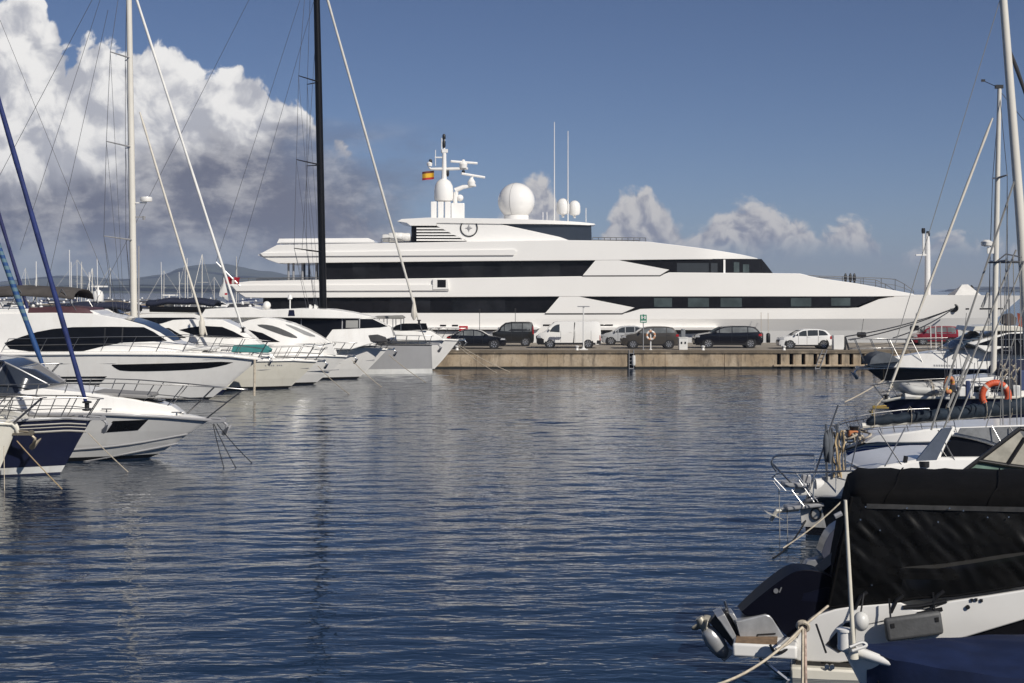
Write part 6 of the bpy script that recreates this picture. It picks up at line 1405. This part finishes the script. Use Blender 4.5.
def screen_boat():
    fr = Frame('motor_boat', 'motor boat behind the black canopy with a black framed pale windscreen and raised outboard', 'motor boat', 27.0, 1.2, 960, 1); R = fr.root
    sheer = fr.P([(846, 566), (900, 560), (1000, 545), (1100, 535), (1200, 530)], .9) + fr.P([(1260, 528)], 0)
    h = Hull(fr, fr.p(846, 0)[0], sheer, fr.p(1220, 590, 0)[0], xm=.5, e=2.1, fl=.8, boot=.1); h.mesh('hull', [M_white(), M_black(), M_anti()], STD); h.deck(M_cream(), .02)
    wf = lambda x, z: 1.0
    pale = mat('milky_vinyl', (.42, .40, .34), .25, var=.2, vs=4)
    U = lambda px, py, o_=1.0: fr.v(px, py, o_)
    MB().panel(fr.P([(979, 459.5), (1019, 430), (1024, 438), (1007, 464)], 1.0), wf, 0, .03, .5, 1).build('pane', pale, R, 0)
    MB().panel(fr.P([(1007.2, 464), (1024.5, 438), (1060, 445), (1060, 470)], 1.0), wf, 0, .03, .5, 1).build('pane', pale, R, 0)
    MB().panel(fr.P([(962, 474), (980, 461), (1007, 466), (1060, 472), (1060, 500), (962, 500)], 1.0), wf, -.02, .03, .5, 1).build('lower_pane', mat('sea_green_glass', (.16, .24, .20), .1, var=.3, vs=3), R, 0)
    f = MB()
    for L in (((955, 478), (978, 460.5), (1020, 428.5)), ((978, 460.5), (1007, 465), (1060, 472)), ((1020, 428.5), (1060, 436)), ((1007, 465), (1024.5, 438))): f.tube([U(*q) for q in L], .04, 6)
    f.build('screen_frame', M_black(), R, 60)
    cm = MB(); cm.band(fr.P([(955, 545), (958, 512), (1060, 506), (1060, 545)], 1.0), lambda x, z: .9, .5).build('console', M_cream(), R, 40, .04)
    o = thing('outboard_motor', 'dark outboard motor tilted up behind the black canopy corner', 'outboard motor', PT(838, 560, 27)); fr2 = fr
    Q = lambda px, py: tuple(Vector(PT(px, py, 27)) - o.location)
    p = lambda l: [(Q(*q)[0], Q(*q)[2]) for q in l]
    MB().band(rnd(p([(817, 556), (824, 535), (834, 524), (846, 520), (860, 528), (856, 552), (836, 562)]), 1), lambda x, z: .24, .2).build('cowl', mat('slate_cowl', (.05, .055, .08), .3, coat=.3), o, 60, .06)
    MB().band(p([(800, 572), (806, 560), (820, 557), (840, 560), (842, 572), (820, 576)]), lambda x, z: .12, .2).build('midsection', mat('engine_silver', (.30, .31, .33), .35, .4), o, 60, .03)
screen_boat()

# ------------------------------------------------------------------ the near boats: black canopy boat and blue covered boat
def canopy_boat():
    fr = Frame('motor_boat', 'white motor boat under a black canvas canopy with wrinkled dark side curtains', 'motor boat', 22.3, 1.25, 900, 1); R = fr.root; W = M_white()
    z_ = lambda py, o=None: fr.p(0, py, o)[1]
    wb = lambda x, z: 1.25 - max(0, 0.9 - z) * .12
    # moulded stern quarter and topsides
    MB().band(fr.P([(790, 662), (797, 645), (803, 632), (810, 623), (819, 617.5), (836, 611), (851, 607.4), (880, 604), (900, 601.5), (904, 603.6), (912, 607.5), (924, 608.5), (934, 605), (946, 598.5), (985, 591), (1024, 583), (1120, 563), (1240, 547), (1290, 544), (1290, 565), (1240, 572), (1120, 589), (1024, 611), (940, 642), (930, 648), (840, 666), (800, 666)]), wb, .12, 5).build('topsides', W, R, 50, .03, 3)
    lo = MB(); lo.band(fr.P([(797, 664), (840, 666), (930, 648), (940, 642), (1024, 611), (1120, 589), (1240, 572), (1290, 566), (1280, 720), (797, 720)]), lambda x, z: wb(x, z) - .05, .3, 4).build('hull', mat('black_gelcoat', (.01, .01, .012)), R, 50)
    lp = MB(); lp.band(fr.P([(792, 690), (792, 671), (862, 671.5), (862, 690)]), lambda x, z: 1.27, .3).build('trim_tab_box', M_cream(), R, 40, .03)
    dk = mat('anthracite_panel', (.022, .022, .024), .35)
    MB().panel(fr.P([(827, 647), (846, 624), (856, 622), (856, 646), (840, 655)]), wb, .012, .05, .2, 3).build('quarter_recess', dk, R)
    MB().panel(fr.P([(856, 628), (897, 615.8), (898, 617), (858, 626.6)]), wb, .012, .05, .3, 2).build('styling_line', dk, R, 0)
    b = MB()
    for px in (828, 833): x, z = fr.p(px, 668.6); b.lathe([(.035, -.02), (.035, .03)], (x, -1.27, z), 12, 'y')
    b.build('exhaust_outlet', M_steel(), R)
    b = MB()
    for px, py in ((861, 604), (896, 606), (935, 600)): x, z = fr.p(px, py); b.tube([(x - .08, -1.24, z - .08), (x, -1.26, z + .1), (x + .09, -1.23, z + .16)], .028, 6)
    split(b.build('cleat', M_black(), R))
    b = MB(); b.tube([fr.v(902, 606), fr.v(918, 604.5), fr.v(944, 598)], .03, 6); b.tube([fr.v(916, 612), fr.v(940, 606)], .03, 6); b.build('grab_rail', M_black(), R, 60)
    b = MB()
    for px, py in ((968, 596), (972, 595.4), (977, 596)): x, z = fr.p(px, py); b.box((x, -1.262, z), (.035, .02, .04))
    x, z = fr.p(964, 603); b.lathe([(.03, -.02), (.03, .02)], (x, -1.26, z), 10, 'y'); b.build('fittings', M_black(), R)
    # swim platform
    b = MB(); a, c = fr.p(741, 656, 1.75), fr.p(806, 656, 1.75); b.box(((a[0] + c[0]) / 2, -1.42, a[1] - .02), (c[0] - a[0], .62, .19)); b.build('swim_platform', W, R, bevel=.035, seg=3)
    b = MB(); b.box(((a[0] + c[0]) / 2 - .12, -1.42, a[1] + .085), (c[0] - a[0] - .32, .54, .016)); b.build('teak_tread', mat('teak_worn', (.19, .125, .075), .8, var=.25, vs=9), R)
    b = MB(); b.tube([fr.v(765, 664, 1.5), fr.v(810, 700, 1.3)], .03, 6); b.build('platform_stay', M_steel(), R)
    b = MB(); b.tube(cat([fr.v(778, 650, 1.7), fr.v(783, 656, 1.75), fr.v(790, 657, 1.75), fr.v(797, 652, 1.7)], 5), .022, 6); b.build('boarding_handle', M_black(), R, 60)
    # well and transom
    b = MB(); b.box((fr.p(835, 0)[0], .1, .55), (.5, 2.1, .9)); b.build('engine_well', dk, R, bevel=.03)
    # canopy
    cv = mat('black_canvas', (.0042, .004, .0042), .9, var=.3, vs=3, bump=.35, bs=24, spec=.12)
    tp = MB(); G = []
    x0, x1 = fr.p(851, 0)[0], fr.p(1300, 0)[0]; zt = z_(492, 1.1)
    prof = [(-1.16, -.26), (-1.20, -.19), (-1.20, -.06), (-1.17, .01), (-1.10, .05), (-.8, .11), (-.4, .155), (0, .17), (.4, .155), (.8, .11), (1.10, .05), (1.17, .01), (1.20, -.06), (1.20, -.26)]
    for i in range(41):
        t = i / 40; x = x0 + (x1 - x0) * t; e = min(1.0, (x - x0) / .16); k = sqrt(max(1 - (1 - e) ** 2, 0)) if e < 1 else 1
        dz = .10 * t + .012 * sin(i * 2.2); G.append([(x + .0, y * (.90 + .1 * k), zt + dz + (zz + .05) * (.35 + .65 * k) - .05 + .006 * sin(i * 1.3 + j * 2)) for j, (y, zz) in enumerate(prof)])
    tp.grid(G); tp.f += [list(range(14))[::-1]]; tp.mi += [0]; tp.build('canopy_roof', cv, R, 60)
    # roof seam straps
    st = MB()
    for px in (905, 1004):
        x = fr.p(px, 0)[0]; q = [(x + .35 * (j - 7) / 7, y * 1.006, zt + (x - x0) / (x1 - x0) * .10 + zz + .012) for j, (y, zz) in enumerate(prof)]; st.tube(q[:9], .012, 4)
    st.build('seam', cv, R, 60)
    vm = bpy.data.materials.new('tinted_curtain'); vm.use_nodes = True; nt = vm.node_tree; E.nt = nt
    p = nt.nodes['Principled BSDF']; p.inputs['Roughness'].default_value = .38; p.inputs['Specular IOR Level'].default_value = .15; p.inputs['Alpha'].default_value = .95
    tc = nt.nodes.new('ShaderNodeTexCoord'); nn = noise(E(tc.outputs['Object']), 3.0, 4, .6); cc = mixc(sstep(nn, .35, .7), (.003, .003, .003), (.007, .0068, .0065)); nt.links.new(cc.k, p.inputs['Base Color'])
    def curtain(nm, top, hem, yt, yb, n=90, m=36, seed=1, mt=vm):
        """hanging sheet: diagonal tension folds fanning from the upper corner; top/hem as x,z at each end"""
        r = np.random.RandomState(seed); ph = r.uniform(0, 6.28, 12); fq = r.uniform(7, 46, 12); an = r.normal(.78, .16, 12); am = r.uniform(.3, 1, 12)
        G = []
        for i in range(n + 1):
            u = i / n; row = []
            for j in range(m + 1):
                v = j / m; xt_, zt_ = np.interp(u, top[0], top[1]), np.interp(u, top[0], top[2]); xb_, zb_ = np.interp(u, hem[0], hem[1]), np.interp(u, hem[0], hem[2])
                x = xt_ + (xb_ - xt_) * v; z = zt_ + (zb_ - zt_) * v
                d = 0
                for q in range(12):
                    s_ = x * sin(an[q]) + z * cos(an[q]); g = sin(fq[q] * s_ + ph[q] + 1.5 * sin(2.1 * x * cos(an[q]) - 2.1 * z * sin(an[q]) + q)); d += am[q] * (abs(g) ** .8 * (1 if g > 0 else -1)) / (fq[q] ** .75)
                d *= .050 * min(1, v * 5) * min(1, (1 - v) * 6 + .25)
                row.append((x, yt + (yb - yt) * v - d - .03 * sin(pi * v), z))
            G.append(row)
        b = MB(); b.grid(G); return b.build(nm, mt, R, 80)
    T = [(851, 497), (905, 500), (1300, 498)]; Hm = [(828, 609), (853, 605.5), (879, 602), (901, 599), (913, 596), (950, 592), (985, 585.5), (1010, 580), (1300, 534)]
    U = lambda L: (np.linspace(0, 1, len(L)) if False else np.array([(a - L[0][0]) / (L[-1][0] - L[0][0]) for a, _ in L]), [fr.p(a, b_, 1.18)[0] for a, b_ in L], [fr.p(a, b_, 1.18)[1] for a, b_ in L])
    curtain('side_curtain', U(T), U(Hm), -1.19, -1.22, 170, 44, 4)
    curtain('far_curtain', U(T), U(Hm), 1.19, 1.22, 30, 10, 6)
    # closing panel across the stern
    bk = MB(); tA, hA = fr.p(851, 497, 1.18), fr.p(828, 609, 1.18)
    bk.grid([[(tA[0] + (hA[0] - tA[0]) * v - .03 * sin(pi * v) + .02 * sin(9 * y + 5 * v), y, tA[1] + (hA[1] - tA[1]) * v) for y in np.linspace(-1.19, 1.19, 15)] for v in np.linspace(0, 1, 12)]); bk.build('stern_curtain', cv, R, 80)
    # clear strip under the roof, hem, piping, snap fasteners
    MB().panel(fr.P([(866, 508.4), (866, 503.6), (930, 503.6), (1300, 500), (1300, 506)], 1.2), lambda x, z: 1.215, .01, .01, .5, 1).build('clear_strip', mat('smoke_vinyl', (.05, .048, .045), .2, var=.3, vs=5), R)
    sn = MB()
    for px, py in ((861, 520), (880, 530), (898, 515), (936, 520), (983, 514), (1003, 513), (872, 585), (960, 508), (866, 507), (906, 507), (947, 506)): sn.lathe([(.012, -.01), (.012, .01)], fr.v(px, py, 1.26), 8, 'y')
    sn.build('snap_fasteners', M_steel(), R)
    hm = MB(); hm.tube([(x, -1.235, z) for x, z in fr.P(Hm, 1.2)], .018, 5); hm.tube([(tA[0], -1.20, tA[1]), (hA[0], -1.23, hA[1])], .03, 6); hm.build('curtain_hem', cv, R, 60)
    # seats glimpsed through the tinted curtain
    for px0, px1, py in ((892, 951, 571), (998, 1040, 575)):
        b = MB(); a, c = fr.p(px0, py, .95), fr.p(px1, py, .95); b.box(((a[0] + c[0]) / 2, -.75, a[1] - .05), (c[0] - a[0], .4, .10), .12); b.build('seat', W, R, bevel=.03)
    ya = radians(-11.5); R.rotation_euler = (0, 0, ya); px_, py_ = -.70, -1.25
    R.location.x += px_ - (px_ * cos(ya) - py_ * sin(ya)); R.location.y += py_ - (px_ * sin(ya) + py_ * cos(ya))
canopy_boat()

def outboards():
    for name, Y, dx, dy, lab in (('outboard_motor', 21.6, 0, 0, 'big black outboard motor tilted up, nearest, with silver leg over the swim platform'), ('outboard_motor', 22.6, 18, -12, 'second black outboard motor tilted up just behind the nearest one')):
        k = Y / 21.6
        o = thing(name, lab, 'outboard motor', PT(800, 640, 21.6)); o.location = (o.location[0] + dx * 21.6 / F + (.85 if dx else 0), Y, o.location[2] - dy * 21.6 / F)
        base = Vector(PT(800, 640, 21.6)); q = lambda l: [tuple(np.array((Vector(PT(a, b, 21.6)) - base))[[0, 2]]) for a, b in l]
        V = lambda a, b, y=0: (q([(a, b)])[0][0], y, q([(a, b)])[0][1])
        blk = mat('cowl_black', (.003, .0034, .008), .42, var=.1, spec=.08)
        def wc(x, z):
            t = (x - V(736, 0)[0]) / (V(850, 0)[0] - V(736, 0)[0]); return max(.27 * sqrt(max(sin(pi * min(max(t * .8 + .16, 0), 1)), .02)), .05)
        MB().band(rnd(q([(735, 613), (752, 597), (770, 582), (786, 570.5), (796, 566.6), (812, 567), (824, 572), (838, 580), (842, 598), (838, 622), (820, 634), (798, 637), (781, 632), (770, 612)]), 1), wc, .08, 6).build('cowl', blk, o, 60, .05, 3)
        MB().band(q([(786, 571.5), (796, 567), (812, 567), (836, 579), (836, 583), (812, 572), (798, 572)]), lambda x, z: wc(x, z) * .5, .1, 2).build('cowl_ridge', blk, o, 60, .02)
        MB().panel(q([(798, 597), (800, 590), (824, 584), (836, 588), (834, 600)]), wc, .006, .03, .1, 4).build('cowl_panel', mat('cowl_gloss', (.005, .006, .014), .3, spec=.12), o, 60)
        bd = MB(); c = V(772.5, 587); bd.lathe([(.035, -.012), (.035, .006)], (c[0], -wc(c[0], 0) - .012, c[2]), 14, 'y'); bd.box((V(777, 0)[0], -wc(c[0], 0) - .012, V(0, 586)[2]), (.016, .012, .08), 0, .4); bd.build('badge', M_rim(), o)
        sil = mat('engine_leg_silver', (.38, .385, .39), .3, .35, var=.12, vs=6)
        MB().band(q([(733, 617), (762, 610), (766, 611), (769, 614), (783, 636), (779, 640), (764, 643), (756, 648), (741, 648)]), lambda x, z: .29, .06, 3).build('midsection', sil, o, 60, .04, 3)
        m = MB(); m.tube([V(752, 642, -.29), V(754, 630, -.295), V(772, 629, -.295)], .012, 5); m.build('panel_line', M_black(), o)
        MB().band(q([(745, 643), (728, 612), (732, 610), (749, 641)]), lambda x, z: .17, .08).build('splash_plate', sil, o, 60, .015)
        MB().band(q([(741, 647), (722, 611), (727, 609), (745, 645)]), lambda x, z: .10, .08).build('leg_black', M_black(), o, 60, .02)
        MB().band(q([(739, 649), (715, 614), (722, 610), (742, 647)]), lambda x, z: .24, .08).build('cavitation_plate', sil, o, 60, .012)
        MB().band(q([(735, 650), (709, 622), (716, 613), (738, 648)]), lambda x, z: .06, .08).build('strut', M_black(), o, 60, .02)
        a, c = Vector(V(706, 628)), Vector(V(726, 658)); d = (c - a); tr = MB()
        tr.tube([a, a + d * .12, a + d * .35, a + d * .65, a + d * .88, c], [.07, .115, .14, .13, .09, .02], 14); tr.build('gearcase', sil, o, 60)
        MB().band(q([(714, 650), (719, 640), (734, 652), (724, 662)]), lambda x, z: .022, .06).build('skeg', sil, o, 60, .01)
        pr = MB(); ax = d.normalized(); pc = a - ax * .08; pr.tube([a, a - ax * .18], [.075, .06], 12)
        hub = pr.build('propeller', mat('bronze_blade', (.42, .39, .32), .45, .5, var=.2), o, 60)
        up = Vector((0, 1, 0)); sd_ = ax.cross(up)
        for j in range(3):
            t = 2 * pi * j / 3 + .5; r1 = (up * cos(t) + sd_ * sin(t)); r2 = (up * cos(t + .7) + sd_ * sin(t + .7)); bl = MB(); n1, n2 = 6, 5
            bl.grid([[tuple(pc + (r1 * (1 - v) + r2 * v).normalized() * (.06 + .13 * u) * (1 - .15 * (2 * v - 1) ** 2 * u) + ax * (.10 * (v - .5))) for v in np.linspace(0, 1, n2)] for u in np.linspace(0, 1, n1)])
            ob = bl.build('blade', MATS['bronze_blade'], hub, 60); ob.modifiers.new('t', 'SOLIDIFY').thickness = .012
        tt = MB(); tt.tube([V(727, 611, -.05), V(724, 600, -.05)], .022, 6); tt.build('trim_ram', M_steel(), o)
        br = MB(); br.band(q([(800, 632), (812, 612), (836, 612), (838, 650), (815, 650)]), lambda x, z: .2, .1).build('bracket', M_black(), o, 60, .03)
outboards()

def flat_fender():
    x, y, z = PT(913.5, 626, 20.86); o = thing('flat_fender', 'flat grey cushion fender strapped to the white side of the canopy boat', 'fender', (x, y, z)); o.rotation_euler = (0, radians(-8), 0)
    b = MB(); b.box((0, 0, 0), (.80, .12, .33)); b.build('cushion', mat('fender_grey', (.075, .077, .08), .6, var=.15, vs=5, bump=.2, bs=20), o, bevel=.05, seg=3)
    b = MB()
    for s_ in (-.30, .32): b.tube([(s_, -.03, .12), (s_, .0, .17), (s_ + .02, .02, .42)], .014, 5); b.box((s_, -.066, .06), (.05, .012, .06))
    split(b.build('strap', M_black(), o))
    x, y, z = PT(861, 612, 20.9); o = thing('ball_fender', 'small white buoy fender hanging from the canopy boat corner', 'fender', (x, y, z)); b = MB(); b.ball((0, 0, -.13), .11, 14, 10, 1.25); b.build('buoy', M_boot(), o); b = MB(); b.tube([(0, 0, 0), (.05, .05, .25)], .014, 5); b.build('lanyard', M_black(), o)
flat_fender()

def covered_boat():
    fr = Frame('open_boat', 'white boat bow under a tight blue cover in the bottom right corner', 'boat', 17.35, 1.1, 930, -1); R = fr.root
    sheer = [fr.p(842, 648, 0), (fr.p(842, 648, 0)[0] - .5, 1.22), (fr.p(842, 648, 0)[0] - 1.5, 1.17), (fr.p(842, 648, 0)[0] - 6, 1.12)]
    h = Hull(fr, sheer[-1][0], sheer, sheer[0][0] - .75, xm=.5, e=2.2, fl=.7, sn=.1, boot=.1); h.mesh('hull', [M_white(), M_navy(), M_anti()], STD)
    b = MB(); G = []
    for i in range(21):
        x = h.xb - .75 + .73 * (1 - (1 - i / 20) ** 1.6); w = max(h.y(x, h.zs(x)) + .01, .01); G.append([(x, w * k, h.zs(x) + .05 + (.03 if abs(k) < .95 else 0)) for k in (-1, -.9, -.8, 0, .8, .9, 1)])
    b.grid(G); o = b.build('gunwale', M_white(), R, 50)
    b = MB(); eg = [q for q in h.edge(.02, .01, n=120) if q[0] > h.xb - .62]; b.tube(eg, [.012, .045, .06, .06, .06, .06, .06, .06, .045, .012], 8); b.build('rub_rail', M_white(), R, 60)
    cb = mat('navy_cover', (.009, .017, .055), .55, var=.2, vs=3, bump=.25, bs=10)
    b = MB(); G = []; xe = h.xb - .26
    for i in range(46):
        t = i / 45; x = h.xs + (1 - (1 - t) ** 1.3) * (xe - h.xs); w = max(h.y(x + .02, h.zs(x)) + .075, .02) * min(1, .45 + (xe - x) * 2.6); rg = .10 + .015 * sin(i * .8)
        G.append([(x, w * k, h.zs(x) + .085 + rg * min(1, (xe - x) * 2.2) * (1 - min(abs(k), 1) ** 1.7) + .006 * sin(9 * k + i * 1.1) - (.45 if abs(k) > 1 else 0)) for k in [-1.03] + list(np.linspace(-1, 1, 21)) + [1.03]])
    b.grid(G); b.build('boat_cover', cb, R, 60)
    hk = MB()
    for i in range(12):
        x = h.xb - .35 - i * .17; w = h.y(x, h.zs(x)); hk.tube([(x, w + .02, h.zs(x) - .30), (x, w + .05, h.zs(x) - .22)], .01, 5)
    hk.build('cover_hooks', M_black(), R)
    # bow post with its base and cleat
    b = MB(); c = fr.v(845, 640, .12); b.lathe([(.085, -.10), (.085, .10), (.10, .105), (.10, .13), (.06, .14)], c, 16); b.build('post_base', M_white(), R)
    d = fr.v(853.5, 648, .22); t_ = fr.v(845.3, 500, .22); b = MB(); b.tube([d, t_], [.027, .020], 8); b.lathe([(.06, -.12), (.05, .0)], d, 10); b.build('bow_post', mat('post_cream', (.68, .64, .54), .4), R, 60)
    b = MB(); b.tube(cat([fr.v(850, 647, .3), fr.v(862, 642.5, .3), fr.v(866, 646, .32), fr.v(852, 651, .34)], 5), .018, 6); b.build('bow_cleat', M_white(), R, 60)
    pin = fr.v(843.5, 513, .22); b = MB(); b.tube([(pin[0] + .02, pin[1], pin[2]), (pin[0] + .10, pin[1], pin[2] - .04)], .03, 6); b.build('pole_fitting', M_grey(), R)
covered_boat()

def near_ropes():
    rp = M_rope()
    K = Vector(PT(803, 626.5, 20.3))
    mooring('mooring_line', 'long pale rope rising from the lower left water to the knot by the black outboard', PT(712, 686, 19.0), K, .12, .020, rp, None)
    mooring('mooring_line', 'pale rope tail lying from the knot up to the stern quarter of the canopy boat', K, PT(828, 606, 20.9), .0, .019, rp)
    mooring('mooring_line', 'second pale rope running from the swim platform to the knot', PT(776, 649, 20.0), PT(801, 630, 20.3), .05, .018, rp)
    o = MB(); r = random.Random(2)
    o.tube(cat([tuple(K + Vector((.07 * cos(t * 2.4), .05 * sin(t * 1.7), .06 * sin(t * 2.4)))) for t in np.linspace(0, 6, 14)], 3), .024, 6)
    q = o.build('rope_knot', rp, None, 60); tag(q, 'pale rope knot hanging in the air beside the stern quarter', 'knot')
    mooring('mooring_line', 'doubled pale rope hanging straight down from the knot, its left strand', K, PT(802.5, 690, 19.9), 0, .022, rp, None)
    mooring('mooring_line', 'doubled pale rope hanging straight down from the knot, its right strand with a red whipping', K + Vector((.03, 0, 0)), PT(806, 690, 19.9), 0, .022, mat('rope_red_fleck', (.40, .30, .25), .85, var=.4, vs=14), None)
    mooring('bungee', 'black cord stretched from the knot to the stern quarter moulding', PT(816, 624, 20.8), PT(826, 653, 20.6), .0, .016, M_black())
near_ropes()

# ------------------------------------------------------------------ the far basin on the left: breakwater, moored boats, two near sterns with navy biminis
def far_basin():
    r = random.Random(21)
    m = mat('breakwater_stone', (.30, .255, .19), .95, var=.35, vs=.8, bump=.8, bs=2.5)
    rr = np.random.RandomState(5); b = MB(); G = []
    for i in range(90):
        px = 20 + i * 3.6; row = []
        for j, (dy, z) in enumerate(((0, -1.5), (0.4, .6), (.9, 1.5), (1.4, 2.2), (1.8, 2.75), (5, 2.8), (5.5, -1.5))):
            x, y, _ = PT(px, 300, 165); row.append((x + rr.normal(0, .12), y + dy + rr.normal(0, .18), z + (rr.normal(0, .13) if 0 < j < 5 else 0)))
        G.append(row)
    b.grid(G); o = b.build('breakwater', m, None, 0); o['kind'] = 'structure'
    W, C, K = M_white(), M_cream(), M_glass(); NV = M_navy()
    cov = [mat('far_cover_blue', (.02, .035, .10), .8), mat('far_cover_tan', (.26, .21, .15), .8), mat('far_cover_grey', (.14, .14, .145), .8), mat('far_cover_dark', (.03, .03, .035), .8)]
    def proto(kind, k):
        b = MB(); L = 9 + 2 * k; hb = 1.5 + .15 * k
        b.m = 0; b.band([(-L / 2, -.4), (-L / 2, 1.0), (0, 1.1), (L / 2, 1.5), (L / 2 - 1.2, -.4)], lambda x, z: max(hb * (1 - max(0, x / (L / 2)) ** 2.3) * (.8 + .15 * z), .05), 1.0, 2)
        if kind == 'motor':
            b.band([(-L * .3, 1.0), (-L * .28, 2.2), (L * .02, 2.3), (L * .2, 1.2)], lambda x, z: hb * .75 - .2 * (z - 1), 1.0, 2)
            b.m = 1; b.band([(-L * .26, 1.5), (-L * .25, 2.0), (L * .04, 2.05), (L * .12, 1.5)], lambda x, z: hb * .77 - .2 * (z - 1), 1.0, 1)
            b.m = 2; b.band([(-L * .42, 2.6), (-L * .4, 2.85), (-L * .1, 2.9), (-L * .08, 2.65)], lambda x, z: hb * .8, 1.0, 1)
            b.m = 0; b.tube([(-L * .3, hb * .7, 1), (-L * .34, hb * .6, 2.7)], .05, 4); b.tube([(-L * .3, -hb * .7, 1), (-L * .34, -hb * .6, 2.7)], .05, 4); b.ball((-L * .2, 0, 3.1), .25, 8, 6)
        else:
            b.band([(-L * .2, 1.0), (-L * .18, 1.5), (L * .12, 1.5), (L * .22, 1.1)], lambda x, z: hb * .6, 1.0, 1)
            H = 8.5 + 1.2 * k; b.m = 3; b.tube([(L * .06, 0, 1), (L * .06 - .1, 0, H)], [.09, .06], 6); b.tube([(L * .06, 0, H * .6), (L * .06 - .3, -.9, H * .6)], .03, 4); b.tube([(L * .06, 0, H * .6), (L * .06 - .3, .9, H * .6)], .03, 4)
            b.tube([(L * .06, 0, H), (L / 2, 0, 1.5)], .045, 4); b.tube([(L * .06, 0, H), (-L / 2, 0, 1.0)], .025, 4)
            b.m = 2; b.tube([(L * .05, 0, 2.2), (-L * .38, 0, 2.1)], .2, 6)
        o = b.build('moored_' + ('motorboat' if kind == 'motor' else 'sailboat'), [W, K, cov[k % 4], M_alu()], None, 40)
        return o
    protos = [proto('motor', k) for k in range(4)] + [proto('sail', k) for k in range(4)]; used = set()
    spots = []
    for row, Y in enumerate((195, 215, 240, 268, 300, 340, 385)):
        n = 11 if row < 4 else 14
        for i in range(n): spots.append((-25 + (310 / n) * (i + r.uniform(.1, .9)), Y + r.uniform(-5, 5)))
    for i, (px, Y) in enumerate(spots):
        k = r.randrange(4) if r.random() < .80 else 4 + r.randrange(4); p = protos[k]
        if k in used: o = p.copy(); COL.objects.link(o)
        else: o = p; used.add(k)
        o.location = ((px - CX) * Y / F, Y, 0); o.rotation_euler = (0, 0, r.choice((pi / 2, -pi / 2, 0, pi)) + r.uniform(-.25, .25))
        if k < 4: tag(o, 'small white motorboat moored in the far basin beyond the breakwater', 'motorboat', 'motorboats moored in the far basin')
        else: tag(o, 'small sailboat with a bare mast moored in the far basin beyond the breakwater', 'sailboat', 'sailboats moored in the far basin')
    for k, p in enumerate(protos):
        if k not in used: bpy.data.objects.remove(p)
    # two flybridge boats whose biminis show over the near row
    for (lab, Yc, px0, px1, yb, dome, hbm) in (('white flybridge boat with a navy bimini left of the cream mast', 118, 60, 138, 301.5, (98, 296), 1.5), ('white flybridge boat with a wide navy bimini right of the cream mast', 128, 150, 218, 297.5, (169, 304), 1.6)):
        fr = Frame('motor_yacht', lab, 'motor yacht', Yc, 2.0, (px0 + px1) / 2); R = fr.root
        h = Hull(fr, fr.p(px0 - 40, 0)[0], fr.P([(px0 - 40, 333), (px1, 331)], 1.6) + fr.P([(px1 + 22, 329)], 0), fr.p(px1 + 8, 345, 0)[0], xm=.45); h.mesh('hull', [W, M_black(), M_anti()], STD); h.deck(W)
        MB().band(fr.P([(px0 - 30, 333), (px0 - 28, 316), (px0 + 10, 313), (px1 - 25, 313.5), (px1 - 6, 321), (px1 + 4, 331)], 1.5), wcab(1.7, .15, 2), .6).build('cabin', W, R, 40, .05)
        MB().panel(fr.P([(px0 - 20, 324), (px0 - 18, 317.5), (px1 - 24, 317.5), (px1 - 8, 324)], 1.5), wcab(1.7, .15, 2), .012, .05, .6).build('side_window', K, R)
        MB().band(fr.P([(px0 - 10, 314), (px0 - 8, 309.5), (px1 - 30, 309), (px1 - 22, 313.6)], 1.4), lambda x, z: 1.5, .6).build('flybridge', W, R, 40, .05)
        bb = MB(); G = []
        for i in range(15):
            t = i / 14; x, z = fr.p(px0 + (px1 - px0) * t, yb + 2.4 * (2 * t - 1) ** 2 + .5 * sin(t * 15), 0); G.append([(x, hbm * k, z - .28 * abs(k) ** 3) for k in (-1, -.7, -.3, 0, .3, .7, 1)])
        bb.grid(G); o = bb.build('bimini', mat('navy_bimini', (.010, .014, .035), .85, var=.2), R, 60); o.modifiers.new('t', 'SOLIDIFY').thickness = .3
        f = MB()
        for px in (px0 + 8, (px0 + px1) / 2, px1 - 8):
            for sg in (-1, 1): a, c = fr.p(px, yb + 1, 1.4), fr.p(px - 6, 312, 1.4); f.tube([(a[0], sg * 1.4, a[1]), (c[0], sg * 1.4, c[1])], .035, 5)
        split(f.build('bimini_strut', M_rail(), R))
        x, z = fr.p(dome[0], dome[1], .3); d = MB(); d.lathe([(.1, -.5), (.42, -.42), (.45, .05), (.35, .35), (.1, .5)], (x, -.3, z), 14); d.tube([(x, -.3, z - .4), (x - .2, -.3, fr.p(0, 312, 0)[1])], .14, 6); d.box((x + .1, -.2, z + .75), (1.3, .14, .12)); d.tube([(x, -.3, z + .4), (x, -.3, z + .75)], .08, 6); d.build('radar_arch', W, R, 50)
        q = MB()
        for px, t in ((px0 + 12, 262), (px0 + 30, 272), (px0 + 38, 258)): a = fr.p(px, 312, .8); c = fr.p(px - 1, t, .8); q.tube([(a[0], -.8, a[1]), (c[0], -.8, c[1])], .03, 4)
        q.build('whip_aerial', W, R)
far_basin()
